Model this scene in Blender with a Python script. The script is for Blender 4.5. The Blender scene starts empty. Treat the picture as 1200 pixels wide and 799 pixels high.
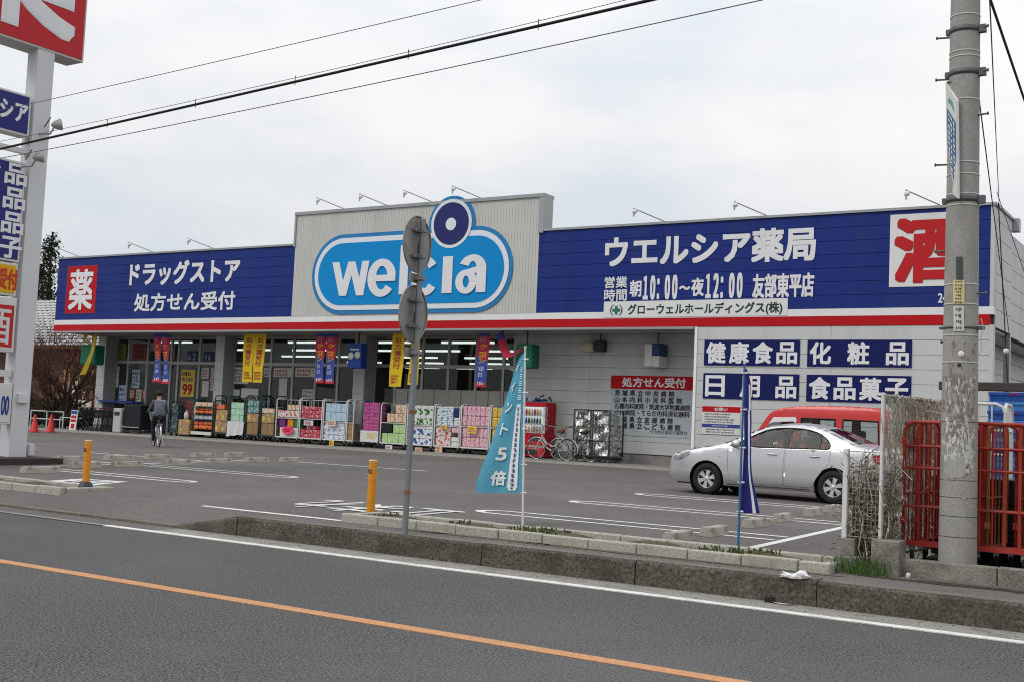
import bpy, bmesh, math, random
from mathutils import Vector, Matrix
from mathutils.geometry import delaunay_2d_cdt
R_ = random.Random(7)
rad = math.radians
scene = bpy.context.scene
COL = scene.collection
# ------------------------------------------------------------------ camera
CAM = Vector((0.0, -31.488, 1.1536)); YAW, PITCH, ROLL, FOC = 0.5694, 0.0690, 0.04415, 1381.4
fw = Vector((-math.sin(YAW)*math.cos(PITCH), math.cos(YAW)*math.cos(PITCH), math.sin(PITCH)))
rt = Vector((math.cos(YAW), math.sin(YAW), 0.0)); up = rt.cross(fw)
cr, sr = math.cos(ROLL), math.sin(ROLL)
rt2 = rt*cr + up*sr; up2 = up*cr - rt*sr
cd = bpy.data.cameras.new('camera'); cam = bpy.data.objects.new('camera', cd); COL.objects.link(cam)
cd.sensor_width = 36.0; cd.lens = FOC/1200*36; cd.clip_end = 2000; cd.clip_start = 0.1
cam.matrix_world = Matrix(((rt2.x, up2.x, -fw.x, CAM.x), (rt2.y, up2.y, -fw.y, CAM.y), (rt2.z, up2.z, -fw.z, CAM.z), (0, 0, 0, 1)))
scene.camera = cam
# ------------------------------------------------------------------ sky, sun, exposure
SUN_EL, SUN_AZ = 50.0, 215.0      # soft light from behind the camera, a little to its left
world = bpy.data.worlds.new('World'); scene.world = world; world.use_nodes = True
nt = world.node_tree; nt.nodes.clear(); N = nt.nodes.new; L = nt.links.new
out = N('ShaderNodeOutputWorld'); bg = N('ShaderNodeBackground'); bg.inputs['Strength'].default_value = 0.10
sky = N('ShaderNodeTexSky'); sky.sky_type = 'NISHITA'; sky.sun_disc = False
sky.sun_elevation = rad(SUN_EL); sky.sun_rotation = rad(SUN_AZ); sky.air_density = 1.0; sky.dust_density = 3.0
tc = N('ShaderNodeTexCoord'); sep = N('ShaderNodeSeparateXYZ'); L(tc.outputs['Generated'], sep.inputs[0])
hs = N('ShaderNodeHueSaturation'); hs.inputs['Saturation'].default_value = 0.10; L(sky.outputs[0], hs.inputs['Color'])
# cloud sheet: overcast brightening to the zenith, with soft darker banks
mz = N('ShaderNodeMapRange'); L(sep.outputs['Z'], mz.inputs['Value']); mz.inputs['From Min'].default_value = 0.0; mz.inputs['From Max'].default_value = 1.0
mz.inputs['To Min'].default_value = 8.4; mz.inputs['To Max'].default_value = 16.5
mp = N('ShaderNodeMapping'); mp.inputs['Scale'].default_value = (1.6, 1.6, 4.2); L(tc.outputs['Generated'], mp.inputs['Vector'])
nz = N('ShaderNodeTexNoise'); nz.inputs['Scale'].default_value = 2.2; nz.inputs['Detail'].default_value = 5; nz.inputs['Roughness'].default_value = 0.5; L(mp.outputs[0], nz.inputs['Vector'])
rp = N('ShaderNodeValToRGB'); L(nz.outputs['Fac'], rp.inputs['Fac'])
rp.color_ramp.elements[0].position = 0.36; rp.color_ramp.elements[0].color = (0.755, 0.81, 0.875, 1)
rp.color_ramp.elements[1].position = 0.66; rp.color_ramp.elements[1].color = (1.0, 0.985, 0.975, 1)
vm = N('ShaderNodeVectorMath'); vm.operation = 'SCALE'; L(rp.outputs['Color'], vm.inputs[0]); L(mz.outputs[0], vm.inputs['Scale'])
mx = N('ShaderNodeMix'); mx.data_type = 'RGBA'; mx.inputs['Factor'].default_value = 0.9
L(hs.outputs['Color'], mx.inputs['A']); L(vm.outputs[0], mx.inputs['B']); L(mx.outputs['Result'], bg.inputs['Color']); L(bg.outputs[0], out.inputs['Surface'])
sl = bpy.data.lights.new('sun', 'SUN'); sl.energy = 1.2; sl.angle = rad(25); sl.color = (1.0, 0.97, 0.93)
sun = bpy.data.objects.new('sun', sl); COL.objects.link(sun)
az = rad(SUN_AZ); sd = Vector((math.sin(az)*math.cos(rad(SUN_EL)), math.cos(az)*math.cos(rad(SUN_EL)), math.sin(rad(SUN_EL))))
sun.rotation_euler = (-sd).to_track_quat('-Z', 'Y').to_euler(); sun.location = (0, -20, 40)
scene.view_settings.view_transform = 'Standard'; scene.view_settings.look = 'None'
scene.view_settings.exposure = 0.0; scene.view_settings.gamma = 1.0; scene.view_settings.use_curve_mapping = False
scene.render.engine = 'CYCLES'; scene.cycles.max_bounces = 6; scene.cycles.transparent_max_bounces = 16; scene.cycles.caustics_reflective = False; scene.cycles.caustics_refractive = False; scene.cycles.filter_width = 1.1

# ------------------------------------------------------------------ measuring helpers: real points on real planes
def ray(px, py):
    return rt2*((px-600)/FOC) + up2*((399.5-py)/FOC) + fw
def A(px, py, Y):                  # the point on the upright plane y = Y
    d = ray(px, py); return CAM + d*((Y-CAM.y)/d.y)
def AX(px, py, X):
    d = ray(px, py); return CAM + d*((X-CAM.x)/d.x)
def G(px, py, dz=0.0):             # the point on the sloping car park (z = 0.01 y)
    d = ray(px, py); return CAM + d*((0.01*CAM.y+dz-CAM.z)/(d.z-0.01*d.y))
def lotz(y): return 0.01*y

# ------------------------------------------------------------------ materials
def S(r, g, b):
    f = lambda c: (c/255/12.92 if c <= 10 else ((c/255+0.055)/1.055)**2.4)
    return (f(r), f(g), f(b))
MATS = {}
def M(name, col, rough=0.55, metal=0.0, var=0.0, vs=3.0, fine=0.0, fs=60.0, bump=0.0, bs=60.0, spec=0.22, rnd=0.0, stain=None, sa=0.0, ss=1.5, coat=0.0, stretch=None):
    if name in MATS: return MATS[name]
    m = bpy.data.materials.new(name); m.use_nodes = True; t = m.node_tree; b = t.nodes['Principled BSDF']
    b.inputs['Roughness'].default_value = rough; b.inputs['Metallic'].default_value = metal; b.inputs['Specular IOR Level'].default_value = spec
    b.inputs['Coat Weight'].default_value = coat; b.inputs['Coat Roughness'].default_value = 0.05
    n, l = t.nodes.new, t.links.new
    tc = n('ShaderNodeTexCoord'); vec = tc.outputs['Object']
    if stretch:
        mp = n('ShaderNodeMapping'); mp.inputs['Scale'].default_value = stretch; l(vec, mp.inputs['Vector']); vec = mp.outputs[0]
    rgb = n('ShaderNodeRGB'); rgb.outputs[0].default_value = (*col, 1); cur = rgb.outputs[0]
    def mul(cur, fac, lo, hi):
        r = n('ShaderNodeMapRange'); r.inputs['To Min'].default_value = lo; r.inputs['To Max'].default_value = hi; l(fac, r.inputs['Value'])
        v = n('ShaderNodeVectorMath'); v.operation = 'SCALE'; l(cur, v.inputs[0]); l(r.outputs[0], v.inputs['Scale']); return v.outputs[0]
    if var:
        a = n('ShaderNodeTexNoise'); a.inputs['Scale'].default_value = vs; a.inputs['Detail'].default_value = 6; a.inputs['Roughness'].default_value = 0.6; l(vec, a.inputs['Vector'])
        cur = mul(cur, a.outputs['Fac'], 1-1.6*var, 1+1.6*var)
    if fine:
        a = n('ShaderNodeTexNoise'); a.inputs['Scale'].default_value = fs; a.inputs['Detail'].default_value = 3; l(vec, a.inputs['Vector'])
        
        rf = n('ShaderNodeMapRange'); rf.inputs['From Min'].default_value = .32; rf.inputs['From Max'].default_value = .68; l(a.outputs['Fac'], rf.inputs['Value']); cur = mul(cur, rf.outputs[0], 1-fine, 1+fine)
    if stain:
        a = n('ShaderNodeTexNoise'); a.inputs['Scale'].default_value = ss; a.inputs['Detail'].default_value = 8; a.inputs['Roughness'].default_value = 0.65; l(vec, a.inputs['Vector'])
        r = n('ShaderNodeMapRange'); r.inputs['From Min'].default_value = 0.48; r.inputs['From Max'].default_value = 0.68; r.inputs['To Max'].default_value = sa; l(a.outputs['Fac'], r.inputs['Value'])
        x = n('ShaderNodeMix'); x.data_type = 'RGBA'; l(r.outputs[0], x.inputs['Factor']); l(cur, x.inputs['A']); x.inputs['B'].default_value = (*stain, 1); cur = x.outputs['Result']
    if rnd:
        o = n('ShaderNodeObjectInfo'); cur = mul(cur, o.outputs['Random'], 1-rnd, 1+rnd)
    l(cur, b.inputs['Base Color'])
    if bump:
        a = n('ShaderNodeTexNoise'); a.inputs['Scale'].default_value = bs; a.inputs['Detail'].default_value = 4; l(vec, a.inputs['Vector'])
        bn = n('ShaderNodeBump'); bn.inputs['Strength'].default_value = bump; bn.inputs['Distance'].default_value = 0.02; l(a.outputs['Fac'], bn.inputs['Height']); l(bn.outputs[0], b.inputs['Normal'])
    MATS[name] = m; return m
def glass(name, tint, rough=0.02, ior=1.45):
    if name in MATS: return MATS[name]
    m = bpy.data.materials.new(name); m.use_nodes = True; t = m.node_tree; t.nodes.clear(); n, l = t.nodes.new, t.links.new
    o = n('ShaderNodeOutputMaterial'); tr = n('ShaderNodeBsdfTransparent'); tr.inputs[0].default_value = (*tint, 1)
    g = n('ShaderNodeBsdfGlossy'); g.inputs['Roughness'].default_value = rough; lw = n('ShaderNodeLayerWeight'); lw.inputs['Blend'].default_value = .5; pw = n('ShaderNodeMath'); pw.operation = 'POWER'; pw.inputs[1].default_value = 4.0; l(lw.outputs['Facing'], pw.inputs[0])
    f = n('ShaderNodeMath'); f.operation = 'MULTIPLY_ADD'; f.inputs[1].default_value = .75; f.inputs[2].default_value = ((ior-1)/(ior+1))**2; l(pw.outputs[0], f.inputs[0])
    x = n('ShaderNodeMixShader'); l(f.outputs[0], x.inputs[0]); l(tr.outputs[0], x.inputs[1]); l(g.outputs[0], x.inputs[2]); l(x.outputs[0], o.inputs[0])
    MATS[name] = m; return m
def emit(name, col, s):
    if name in MATS: return MATS[name]
    m = bpy.data.materials.new(name); m.use_nodes = True; b = m.node_tree.nodes['Principled BSDF']
    b.inputs['Base Color'].default_value = (*col, 1); b.inputs['Emission Color'].default_value = (*col, 1); b.inputs['Emission Strength'].default_value = s
    MATS[name] = m; return m
def printed(name, base, accent, scale=9.0, thr=0.5, third=None, stretch=(1, 1, 1)):   # packaging print: blotches of ink on a wrapper
    if name in MATS: return MATS[name]
    m = bpy.data.materials.new(name); m.use_nodes = True; t = m.node_tree; b = t.nodes['Principled BSDF']; b.inputs['Roughness'].default_value = 0.35
    n, l = t.nodes.new, t.links.new
    tc = n('ShaderNodeTexCoord'); mp = n('ShaderNodeMapping'); mp.inputs['Scale'].default_value = stretch; l(tc.outputs['Object'], mp.inputs['Vector'])
    oi = n('ShaderNodeObjectInfo'); ml = n('ShaderNodeMath'); ml.operation = 'MULTIPLY'; ml.inputs[1].default_value = .12; l(oi.outputs['Random'], ml.inputs[0]); l(ml.outputs[0], mp.inputs['Location'])
    a = n('ShaderNodeTexVoronoi'); a.inputs['Scale'].default_value = scale; l(mp.outputs[0], a.inputs['Vector'])
    r = n('ShaderNodeValToRGB'); r.color_ramp.interpolation = 'CONSTANT'; l(a.outputs['Distance'], r.inputs['Fac'])
    e = r.color_ramp.elements; e[0].color = (*accent, 1); e[1].position = thr; e[1].color = (*base, 1)
    if third: q = e.new(thr*0.45); q.color = (*third, 1)
    l(r.outputs['Color'], b.inputs['Base Color']); MATS[name] = m; return m

# ------------------------------------------------------------------ mesh building
WL = {}
class MB:
    def __init__(s): s.v, s.f, s.mi, s.ms, s.sm = [], [], [], [], []
    def add(s, vs, fs, m, smooth=False):
        if m not in s.ms: s.ms.append(m)
        k = s.ms.index(m); b = len(s.v); s.v += [tuple(v) for v in vs]
        for f in fs: s.f.append(tuple(i+b for i in f)); s.mi.append(k); s.sm.append(smooth)
        return s
    def box(s, x0, x1, y0, y1, z0, z1, m, bev=0.0):
        if bev:
            c = Vector(((x0+x1)/2, (y0+y1)/2, (z0+z1)/2)); h = Vector((abs(x1-x0)/2, abs(y1-y0)/2, abs(z1-z0)/2)); bev = min(bev, h.x*.9, h.y*.9, h.z*.9)
            bm = bmesh.new(); bmesh.ops.create_cube(bm, size=2)
            for v in bm.verts: v.co = Vector((v.co.x*h.x, v.co.y*h.y, v.co.z*h.z)) + c
            bmesh.ops.bevel(bm, geom=bm.edges[:], offset=bev, segments=2, affect='EDGES', profile=0.5)
            bm.verts.index_update(); s.add([v.co for v in bm.verts], [[v.index for v in f.verts] for f in bm.faces], m); bm.free(); return s
        return s.add([(x0, y0, z0), (x1, y0, z0), (x1, y1, z0), (x0, y1, z0), (x0, y0, z1), (x1, y0, z1), (x1, y1, z1), (x0, y1, z1)],
                     [(0, 3, 2, 1), (4, 5, 6, 7), (0, 1, 5, 4), (1, 2, 6, 5), (2, 3, 7, 6), (3, 0, 4, 7)], m)
    def obox(s, o, ax, ay, az, m):   # box from corner o with edge vectors
        o, ax, ay, az = map(Vector, (o, ax, ay, az))
        return s.add([o, o+ax, o+ax+ay, o+ay, o+az, o+ax+az, o+ax+ay+az, o+ay+az], [(0, 3, 2, 1), (4, 5, 6, 7), (0, 1, 5, 4), (1, 2, 6, 5), (2, 3, 7, 6), (3, 0, 4, 7)], m)
    def tube(s, pts, r, m, n=8, cap=True, closed=False):
        pts = [Vector(p) for p in pts]; k = len(pts); rs = r if isinstance(r, (list, tuple)) else [r]*k
        vs, fs = [], []; prev = None
        for i, p in enumerate(pts):
            if closed: t = pts[(i+1) % k]-pts[i-1]
            else: t = (pts[min(i+1, k-1)]-pts[max(i-1, 0)])
            t = t.normalized() if t.length > 1e-9 else Vector((0, 0, 1))
            if prev is None:
                a = Vector((0, 0, 1)) if abs(t.z) < .9 else Vector((1, 0, 0)); u = t.cross(a).normalized()
            else: u = (prev - t*prev.dot(t)); u = u.normalized() if u.length > 1e-6 else t.orthogonal().normalized()
            prev = u; w = t.cross(u)
            for j in range(n):
                a = 2*math.pi*j/n; vs.append(p + (u*math.cos(a)+w*math.sin(a))*rs[i])
        for i in range(k if closed else k-1):
            for j in range(n):
                a, b = i*n+j, i*n+(j+1) % n; c, d = ((i+1) % k)*n+(j+1) % n, ((i+1) % k)*n+j
                fs.append((a, b, c, d))
        s.add(vs, fs, m, True)
        if cap and not closed: s.add(vs[:n], [tuple(range(n))[::-1]], m); s.add(vs[-n:], [tuple(range(n))], m)
        return s
    def lathe(s, prof, o, axis, m, n=16):   # prof [(radius, height)]
        o = Vector(o); t = Vector(axis).normalized(); u = t.orthogonal().normalized(); w = t.cross(u); vs, fs = [], []
        for r, h in prof:
            for j in range(n):
                a = 2*math.pi*j/n; vs.append(o + t*h + (u*math.cos(a)+w*math.sin(a))*max(r, 1e-4))
        for i in range(len(prof)-1):
            for j in range(n): fs.append((i*n+j, i*n+(j+1) % n, (i+1)*n+(j+1) % n, (i+1)*n+j))
        return s.add(vs, fs, m, True)
    def ring(s, o, axis, R, r, m, n=28, k=8):
        o = Vector(o); t = Vector(axis).normalized(); u = t.orthogonal().normalized(); w = t.cross(u)
        return s.tube([o+(u*math.cos(2*math.pi*i/n)+w*math.sin(2*math.pi*i/n))*R for i in range(n)], r, m, k, closed=True)
    def prism(s, pts, ext, m):       # planar outline (3D points) pushed along ext
        e = Vector(ext); pts = [Vector(p) for p in pts]; n = len(pts)
        return s.add(pts+[p+e for p in pts], [tuple(range(n))[::-1], tuple(range(n, 2*n))]+[(i, (i+1) % n, n+(i+1) % n, n+i) for i in range(n)], m)
    def quad(s, a, b, c, d, m): return s.add([a, b, c, d], [(0, 1, 2, 3)], m)
    def build(s, name, parent=None, label=None, cat=None, group=None, kind=None, origin=None, local=False):
        off = Vector((0, 0, 0))
        if parent is not None and not local: off = WL.get(parent, Vector())
        if parent is None and origin is None and not local and kind is None:      # origin at the base of the thing
            xs, ys, zs = zip(*s.v); origin = ((min(xs)+max(xs))/2, (min(ys)+max(ys))/2, min(zs))
        if origin is not None: off = Vector(origin)
        me = bpy.data.meshes.new(name); me.from_pydata([tuple(Vector(v)-off) for v in s.v], [], s.f)
        for m in s.ms: me.materials.append(m)
        me.polygons.foreach_set('material_index', s.mi); me.polygons.foreach_set('use_smooth', s.sm)
        me.validate(); me.update()
        o = bpy.data.objects.new(name, me); COL.objects.link(o)
        if parent is not None:
            o.parent = parent; WL[o] = WL.get(parent, Vector())
            if origin is not None: o.location = Vector(origin)-WL.get(parent, Vector()); WL[o] = Vector(origin)
        elif origin is not None: o.location = origin; WL[o] = Vector(origin)
        tag(o, label, cat, group, kind); return o
def tag(o, label=None, cat=None, group=None, kind=None):
    for k, v in (('label', label), ('category', cat), ('group', group), ('kind', kind)):
        if v: o[k] = v
    return o
def E(name, loc, label, cat, group=None, rz=0.0):
    o = bpy.data.objects.new(name, None); COL.objects.link(o); o.location = loc; o.rotation_euler = (0, 0, rz); o.empty_display_size = 0.2
    WL[o] = Vector(loc); return tag(o, label, cat, group)
def kids(o): return [c for c in bpy.data.objects if c.parent == o]
KID = {}
def copy_tree(o, loc, rz=None, label=None, parent=None):
    if o not in KID: KID[o] = kids(o)
    c = o.copy(); COL.objects.link(c)
    if parent is not None: c.parent = parent
    else:
        c.location = loc
        if rz is not None: c.rotation_euler = (0, 0, rz)
        if label: c['label'] = label
    for ch in KID[o]: copy_tree(ch, None, parent=c)
    return c
def struct(mb, name): return mb.build(name, kind='structure')
# ------------------------------------------------------------------ lettering
GLY = {}; BOLDK = 0.62
def glyphs(strings):
    obs = []
    for b in strings:
        if b in GLY: continue
        c = bpy.data.curves.new('g', 'FONT'); c.body = b; c.size = 1; c.resolution_u = 3
        o = bpy.data.objects.new('g', c); COL.objects.link(o); obs.append((b, o, c)); GLY[b] = None
    dg = bpy.context.evaluated_depsgraph_get(); dg.update()
    for b, o, c in obs:
        me = o.evaluated_get(dg).to_mesh()
        vs = [(v.co.x, v.co.y) for v in me.vertices]; fs = [tuple(p.vertices) for p in me.polygons]; o.evaluated_get(dg).to_mesh_clear()
        GLY[b] = (vs, fs)
    for b, o, c in obs: bpy.data.objects.remove(o); bpy.data.curves.remove(c)
def text(mb, body, m, O, right, upv, w, h, bold=0.03, vertical=False, gap=0.0):
    """letters filling a box w x h whose lower left corner is O; strokes thickened by bold (a share of the letter height)"""
    right, upv, O = Vector(right).normalized(), Vector(upv).normalized(), Vector(O); nrm = right.cross(upv).normalized()
    if vertical:
        n = len(body); ch = h/n
        for i, c in enumerate(body): text(mb, c, m, O+upv*(h-ch*(i+1)+ch*gap/2), right, upv, w, ch*(1-gap), bold)
        return
    if body not in GLY: glyphs([body])
    vs, fs = GLY[body]
    if not vs: return
    x0, x1 = min(v[0] for v in vs), max(v[0] for v in vs); y0, y1 = min(v[1] for v in vs), max(v[1] for v in vs)
    if len(body) == 1 and body in 'ー・～：一': pass
    bold *= BOLDK; b = bold*h; sx = (w-2*b)/max(x1-x0, .01); sy = (h-2*b)/max(y1-y0, .01)
    if body in 'ー一～': sy = sx
    k = 0; offs = [(0, 0)]
    if bold: offs = [(i, j) for i in (-1, 0, 1) for j in (-1, 0, 1)]
    if bold*h >= .05: offs += [(i, j) for i in (-.5, .5) for j in (-1, 0, 1)]+[(i, j) for i in (-1, 0, 1) for j in (-.5, .5)]
    for i, j in offs:
        k += 1
        mb.add([O + right*((v[0]-x0)*sx+b+i*b) + upv*((v[1]-y0)*sy+b+j*b) + nrm*(0.0004*k) for v in vs], fs, m)
def scrawl(mb, m, O, right, upv, w, h, rows, rng, fill=0.55):   # rows of print too small to read
    right, upv, O = Vector(right).normalized(), Vector(upv).normalized(), Vector(O); nrm = right.cross(upv).normalized()
    rh = h/rows
    for r in range(rows):
        x = 0.0; wr = w*rng.uniform(.75, 1)
        while x < wr-rh*.3:
            cw = rh*rng.uniform(.35, .62); a = O+right*x+upv*(h-rh*(r+1)+rh*(1-fill)/2)+nrm*.001; t = rh*fill*.22
            hh = rh*fill*rng.uniform(.8, 1); cw = min(cw, wr-x)
            for q in range(3):
                if rng.random() < .75: mb.quad(a+upv*(hh*q/2.6), a+upv*(hh*q/2.6)+right*cw*.8, a+upv*(hh*q/2.6+t)+right*cw*.8, a+upv*(hh*q/2.6+t), m)
            c = rng.uniform(.1, .6)*cw; a = a+nrm*.0006
            mb.quad(a+right*c, a+right*(c+t), a+right*(c+t)+upv*hh, a+right*c+upv*hh, m)
            x += cw*1.12
Xv, Yv, Zv = Vector((1, 0, 0)), Vector((0, 1, 0)), Vector((0, 0, 1))
# ------------------------------------------------------------------ base materials
ROAD = M('road_asphalt', (0.088, 0.085, 0.085), .92, var=.08, vs=.6, fine=.85, fs=58, bump=.06, bs=70, spec=.15, stain=(.125, .121, .116), sa=.45, ss=.35)
LOT = M('lot_asphalt', (0.130, 0.121, 0.116), .94, var=.10, vs=.5, fine=.35, fs=50, bump=.35, bs=70, spec=.12, stain=(.160, .149, .140), sa=.6, ss=.5)
GUTTER = M('gutter_concrete', (.26, .25, .225), .9, var=.22, vs=2.5, fine=.3, fs=50, bump=.3, bs=50, stain=(.10, .09, .075), sa=.7, ss=2.5)
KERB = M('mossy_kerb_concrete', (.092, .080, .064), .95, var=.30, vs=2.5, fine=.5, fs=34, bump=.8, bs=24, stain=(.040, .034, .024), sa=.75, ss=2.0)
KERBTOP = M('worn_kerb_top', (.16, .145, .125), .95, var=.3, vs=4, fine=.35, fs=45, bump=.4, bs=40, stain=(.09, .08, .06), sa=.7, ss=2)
PALE = M('pale_concrete', (.38, .36, .31), .9, var=.22, vs=3, fine=.25, fs=50, bump=.3, bs=40, stain=(.22, .20, .16), sa=.7, ss=3)
CONC = M('grey_concrete', (.25, .24, .225), .92, var=.22, vs=3, fine=.25, fs=40, bump=.35, bs=35, stain=(.13, .12, .11), sa=.7, ss=2.4)
DIRT = M('dirt_fill', (.10, .085, .06), 1, var=.4, vs=6, fine=.5, fs=50, bump=.8, bs=30, spec=.1)
WPAINT = M('white_road_paint', (.66, .65, .62), .8, var=.12, vs=6, fine=.2, fs=60, stain=(.25, .24, .23), sa=.55, ss=6)
WORN = M('worn_white_paint', (.24, .235, .225), .9, var=.3, vs=5, fine=.4, fs=60, stain=(.10, .10, .10), sa=.9, ss=5)
OPAINT = M('orange_road_paint', (.50, .25, .12), .85, var=.10, vs=5, fine=.25, fs=60, stain=(.34, .21, .14), sa=.6, ss=6)
SIDE = M('pale_grey_siding', (.54, .55, .545), .55, var=.05, vs=1.2, stain=(.42, .42, .40), sa=.5, ss=1.6, stretch=(1, 1, .2))
PANEL = M('warm_grey_panel', (.53, .53, .50), .55, var=.05, vs=1.0, stain=(.44, .43, .40), sa=.5, ss=1.6, stretch=(1, 1, .2))
BACK = M('dark_joint_backing', (.09, .09, .09), .9)
BLUE = M('blue_sign_panel', (.014, .031, .185), .5, var=.10, vs=.9, spec=.12, stain=(.026, .046, .165), sa=.5, ss=1.6, stretch=(1, 1, .22))
BBACK = M('blue_joint_backing', (.012, .018, .08), .8)
RED = M('red_stripe_paint', (.44, .008, .013), .5, var=.06, vs=1, spec=.12)
WHITE = M('white_sign_paint', (.80, .80, .80), .45, var=.05, vs=2)
TRIM = M('grey_metal_coping', (.33, .345, .35), .4, metal=.4, var=.08)
DARKM = M('dark_metal', (.05, .05, .055), .5, metal=.5)
ALU = M('grey_aluminium', (.38, .38, .37), .45, metal=.35, var=.08, vs=5)
BLACK = M('black_rubber', (.018, .018, .019), .75, var=.1, vs=20)
GLS = glass('shop_glass', (.54, .57, .56), .02, 1.38); WOOD = M('brown_wood', (.16, .08, .04), .7, var=.3, vs=4)
def noisy_ribbon(mb, pts, half, m, z):
    pass
# ------------------------------------------------------------------ ground, road, kerbs, car park
g = MB(); g.quad((-600, -600, -.62), (600, -600, -.62), (600, 900, -.62), (-600, 900, -.62), M('far_ground', (.10, .095, .08), .95, var=.3, vs=.2)); struct(g, 'ground')
g = MB(); nx = 60
for i in range(nx):
    xa, xb = -90+i*3.0, -90+(i+1)*3.0
    g.quad((xa, -29, -.45), (xb, -29, -.45), (xb, -21.0, -.45), (xa, -21.0, -.45), ROAD)
g.quad((-90, -40, -.45), (90, -40, -.45), (90, -29, -.45), (-90, -29, -.45), ROAD); struct(g, 'road')
g = MB(); g.box(-12.2, 90, -21.0, -20.44, -.60, -.446, GUTTER); g.box(-90, -12.2, -21.0, -20.44, -.60, -.4465, LOT); struct(g, 'gutter')
g = MB(); g.box(-90, 90, -24.22, -24.07, -.449, -.445, OPAINT); struct(g, 'centre_line')
g = MB(); g.box(-13.0, 90, -21.05, -20.93, -.449, -.440, WPAINT)
g.quad((-40, -20.62, -.441), (-40, -20.74, -.441), (-13.0, -21.05, -.441), (-13.0, -20.93, -.441), WORN); struct(g, 'edge_line')
# the raised kerb: separate cast blocks, one sloping end block at the entrance
g = MB(); rr = random.Random(3)
x = -11.15
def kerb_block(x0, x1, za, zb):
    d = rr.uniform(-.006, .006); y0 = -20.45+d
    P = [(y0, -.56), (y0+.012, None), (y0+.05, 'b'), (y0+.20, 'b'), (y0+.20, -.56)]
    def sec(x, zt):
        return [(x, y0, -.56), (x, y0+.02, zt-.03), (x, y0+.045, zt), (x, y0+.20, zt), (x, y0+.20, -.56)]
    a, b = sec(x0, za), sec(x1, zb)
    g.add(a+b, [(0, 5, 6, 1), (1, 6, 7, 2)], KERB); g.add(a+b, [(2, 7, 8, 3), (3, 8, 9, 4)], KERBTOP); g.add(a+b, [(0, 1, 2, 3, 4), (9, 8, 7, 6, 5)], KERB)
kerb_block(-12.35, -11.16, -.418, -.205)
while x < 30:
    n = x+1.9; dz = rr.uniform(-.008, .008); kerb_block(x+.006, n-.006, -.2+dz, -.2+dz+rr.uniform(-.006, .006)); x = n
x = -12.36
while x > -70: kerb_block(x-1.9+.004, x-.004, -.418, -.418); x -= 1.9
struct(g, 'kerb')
g = MB()      # footway strip behind the kerb, and the ramp of the entrance
g.quad((-11.2, -20.25, -.204), (40, -20.25, -.204), (40, -19.30, -.195), (-11.2, -19.30, -.195), LOT)
g.quad((-90, -20.25, -.419), (-12.35, -20.25, -.419), (-12.35, -19.86, -.1982), (-90, -19.86, -.1982), LOT)
g.quad((-12.35, -20.25, -.419), (-11.2, -20.25, -.204), (-11.2, -19.86, -.1982), (-12.35, -19.86, -.1982), LOT); g.quad((-90, -19.86, -.1986), (-11.2, -19.86, -.1986), (-11.2, -19.45, -.1945), (-90, -19.45, -.1945), LOT); struct(g, 'footway')
g = MB()
ys = [-19.45, -15, -10, -5, -.55]
for a, b in zip(ys, ys[1:]):
    for i in range(24):
        xa, xb = -90+i*3.62, -90+(i+1)*3.62
        g.quad((xa, a, lotz(a)+.0), (xb, a, lotz(a)), (xb, b, lotz(b)), (xa, b, lotz(b)), LOT)
g.quad((-90, -.55, -.006), (-44.6, -.55, -.006), (-44.6, 40, -.006), (-90, 40, -.006), LOT)
g.quad((-44.6, -.55, -.006), (-3.12, -.55, -.006), (-3.12, -.4, -.006), (-44.6, -.4, -.006), LOT)
struct(g, 'parking_lot')
g = MB(); g.box(-44.4, -13.88, -.45, 2.7, -.3, .055, CONC); g.box(-44.45, -13.87, -.62, -.452, -.3, .05, PALE); struct(g, 'shop_walkway')
g = MB(); g.quad((-3.1, -19.2, -.10), (60, -19.2, -.10), (60, 60, -.02), (-3.1, 60, -.02), M('neighbour_gravel', (.12, .11, .10), .95, var=.3, vs=3, fine=.5, fs=40, bump=.7, bs=30)); struct(g, 'neighbour_yard')
# painted stalls
g = MB()
def line(p, q, w=.1, m=WPAINT, dz=.004):
    p, q = Vector(p), Vector(q); d = (q-p).normalized(); s = Vector((-d.y, d.x))*w/2; n = max(1, int((q-p).length/1.5))
    for i in range(n):
        a, b = p+(q-p)*i/n, p+(q-p)*(i+1)/n
        g.quad(*[(c.x, c.y, lotz(c.y)+dz) for c in (a-s, b-s, b+s, a+s)], m)
def hairpin(xt, y, xe, w=.5, m=WPAINT, sy=0.0):
    s = 1 if xe > xt else -1; r = w/2
    line((xt+s*r*1.6, y-r), (xe, y-r+sy), m=m); line((xt+s*r*1.6, y+r), (xe, y+r+sy), m=m)
    k = 10; P = []
    for i in range(k+1):
        a = -math.pi/2+math.pi*i/k; P.append((a, xt+s*r*1.6-s*math.cos(a)*r*1.6, y+math.sin(a)*r))
    for i in range(k):
        (a, xa, ya), (b, xb, yb) = P[i], P[i+1]
        f = lambda a, o: (xt+s*r*1.6-s*math.cos(a)*(r+o)*1.6, y+math.sin(a)*(r+o))
        q = [f(a, -.05), f(b, -.05), f(b, .05), f(a, .05)]; g.quad(*[(u, v, lotz(v)+.004) for u, v in q], m)
hairpin(-9.82, -16.78, -5.2, .52); hairpin(-9.98, -13.72, -5.2, .48); hairpin(-10.2, -10.78, -5.2, .48)
line((-5.05, -18.75), (-5.25, -8.6), .12)
hairpin(-16.3, -16.52, -20.9, .42); hairpin(-16.5, -13.66, -21.0, .45); hairpin(-16.6, -11.2, -21.2, .42, WORN); line((-16.88, -8.6), (-20.9, -8.75), .12)
line((-21.05, -16.6), (-21.9, -8.9), .12); hairpin(-26.6, -8.55, -22.1, .3, WORN); line((-26.2, -11.2), (-22.0, -11.0), .12); line((-26.4, -13.86), (-21.6, -13.85), .12)
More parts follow.
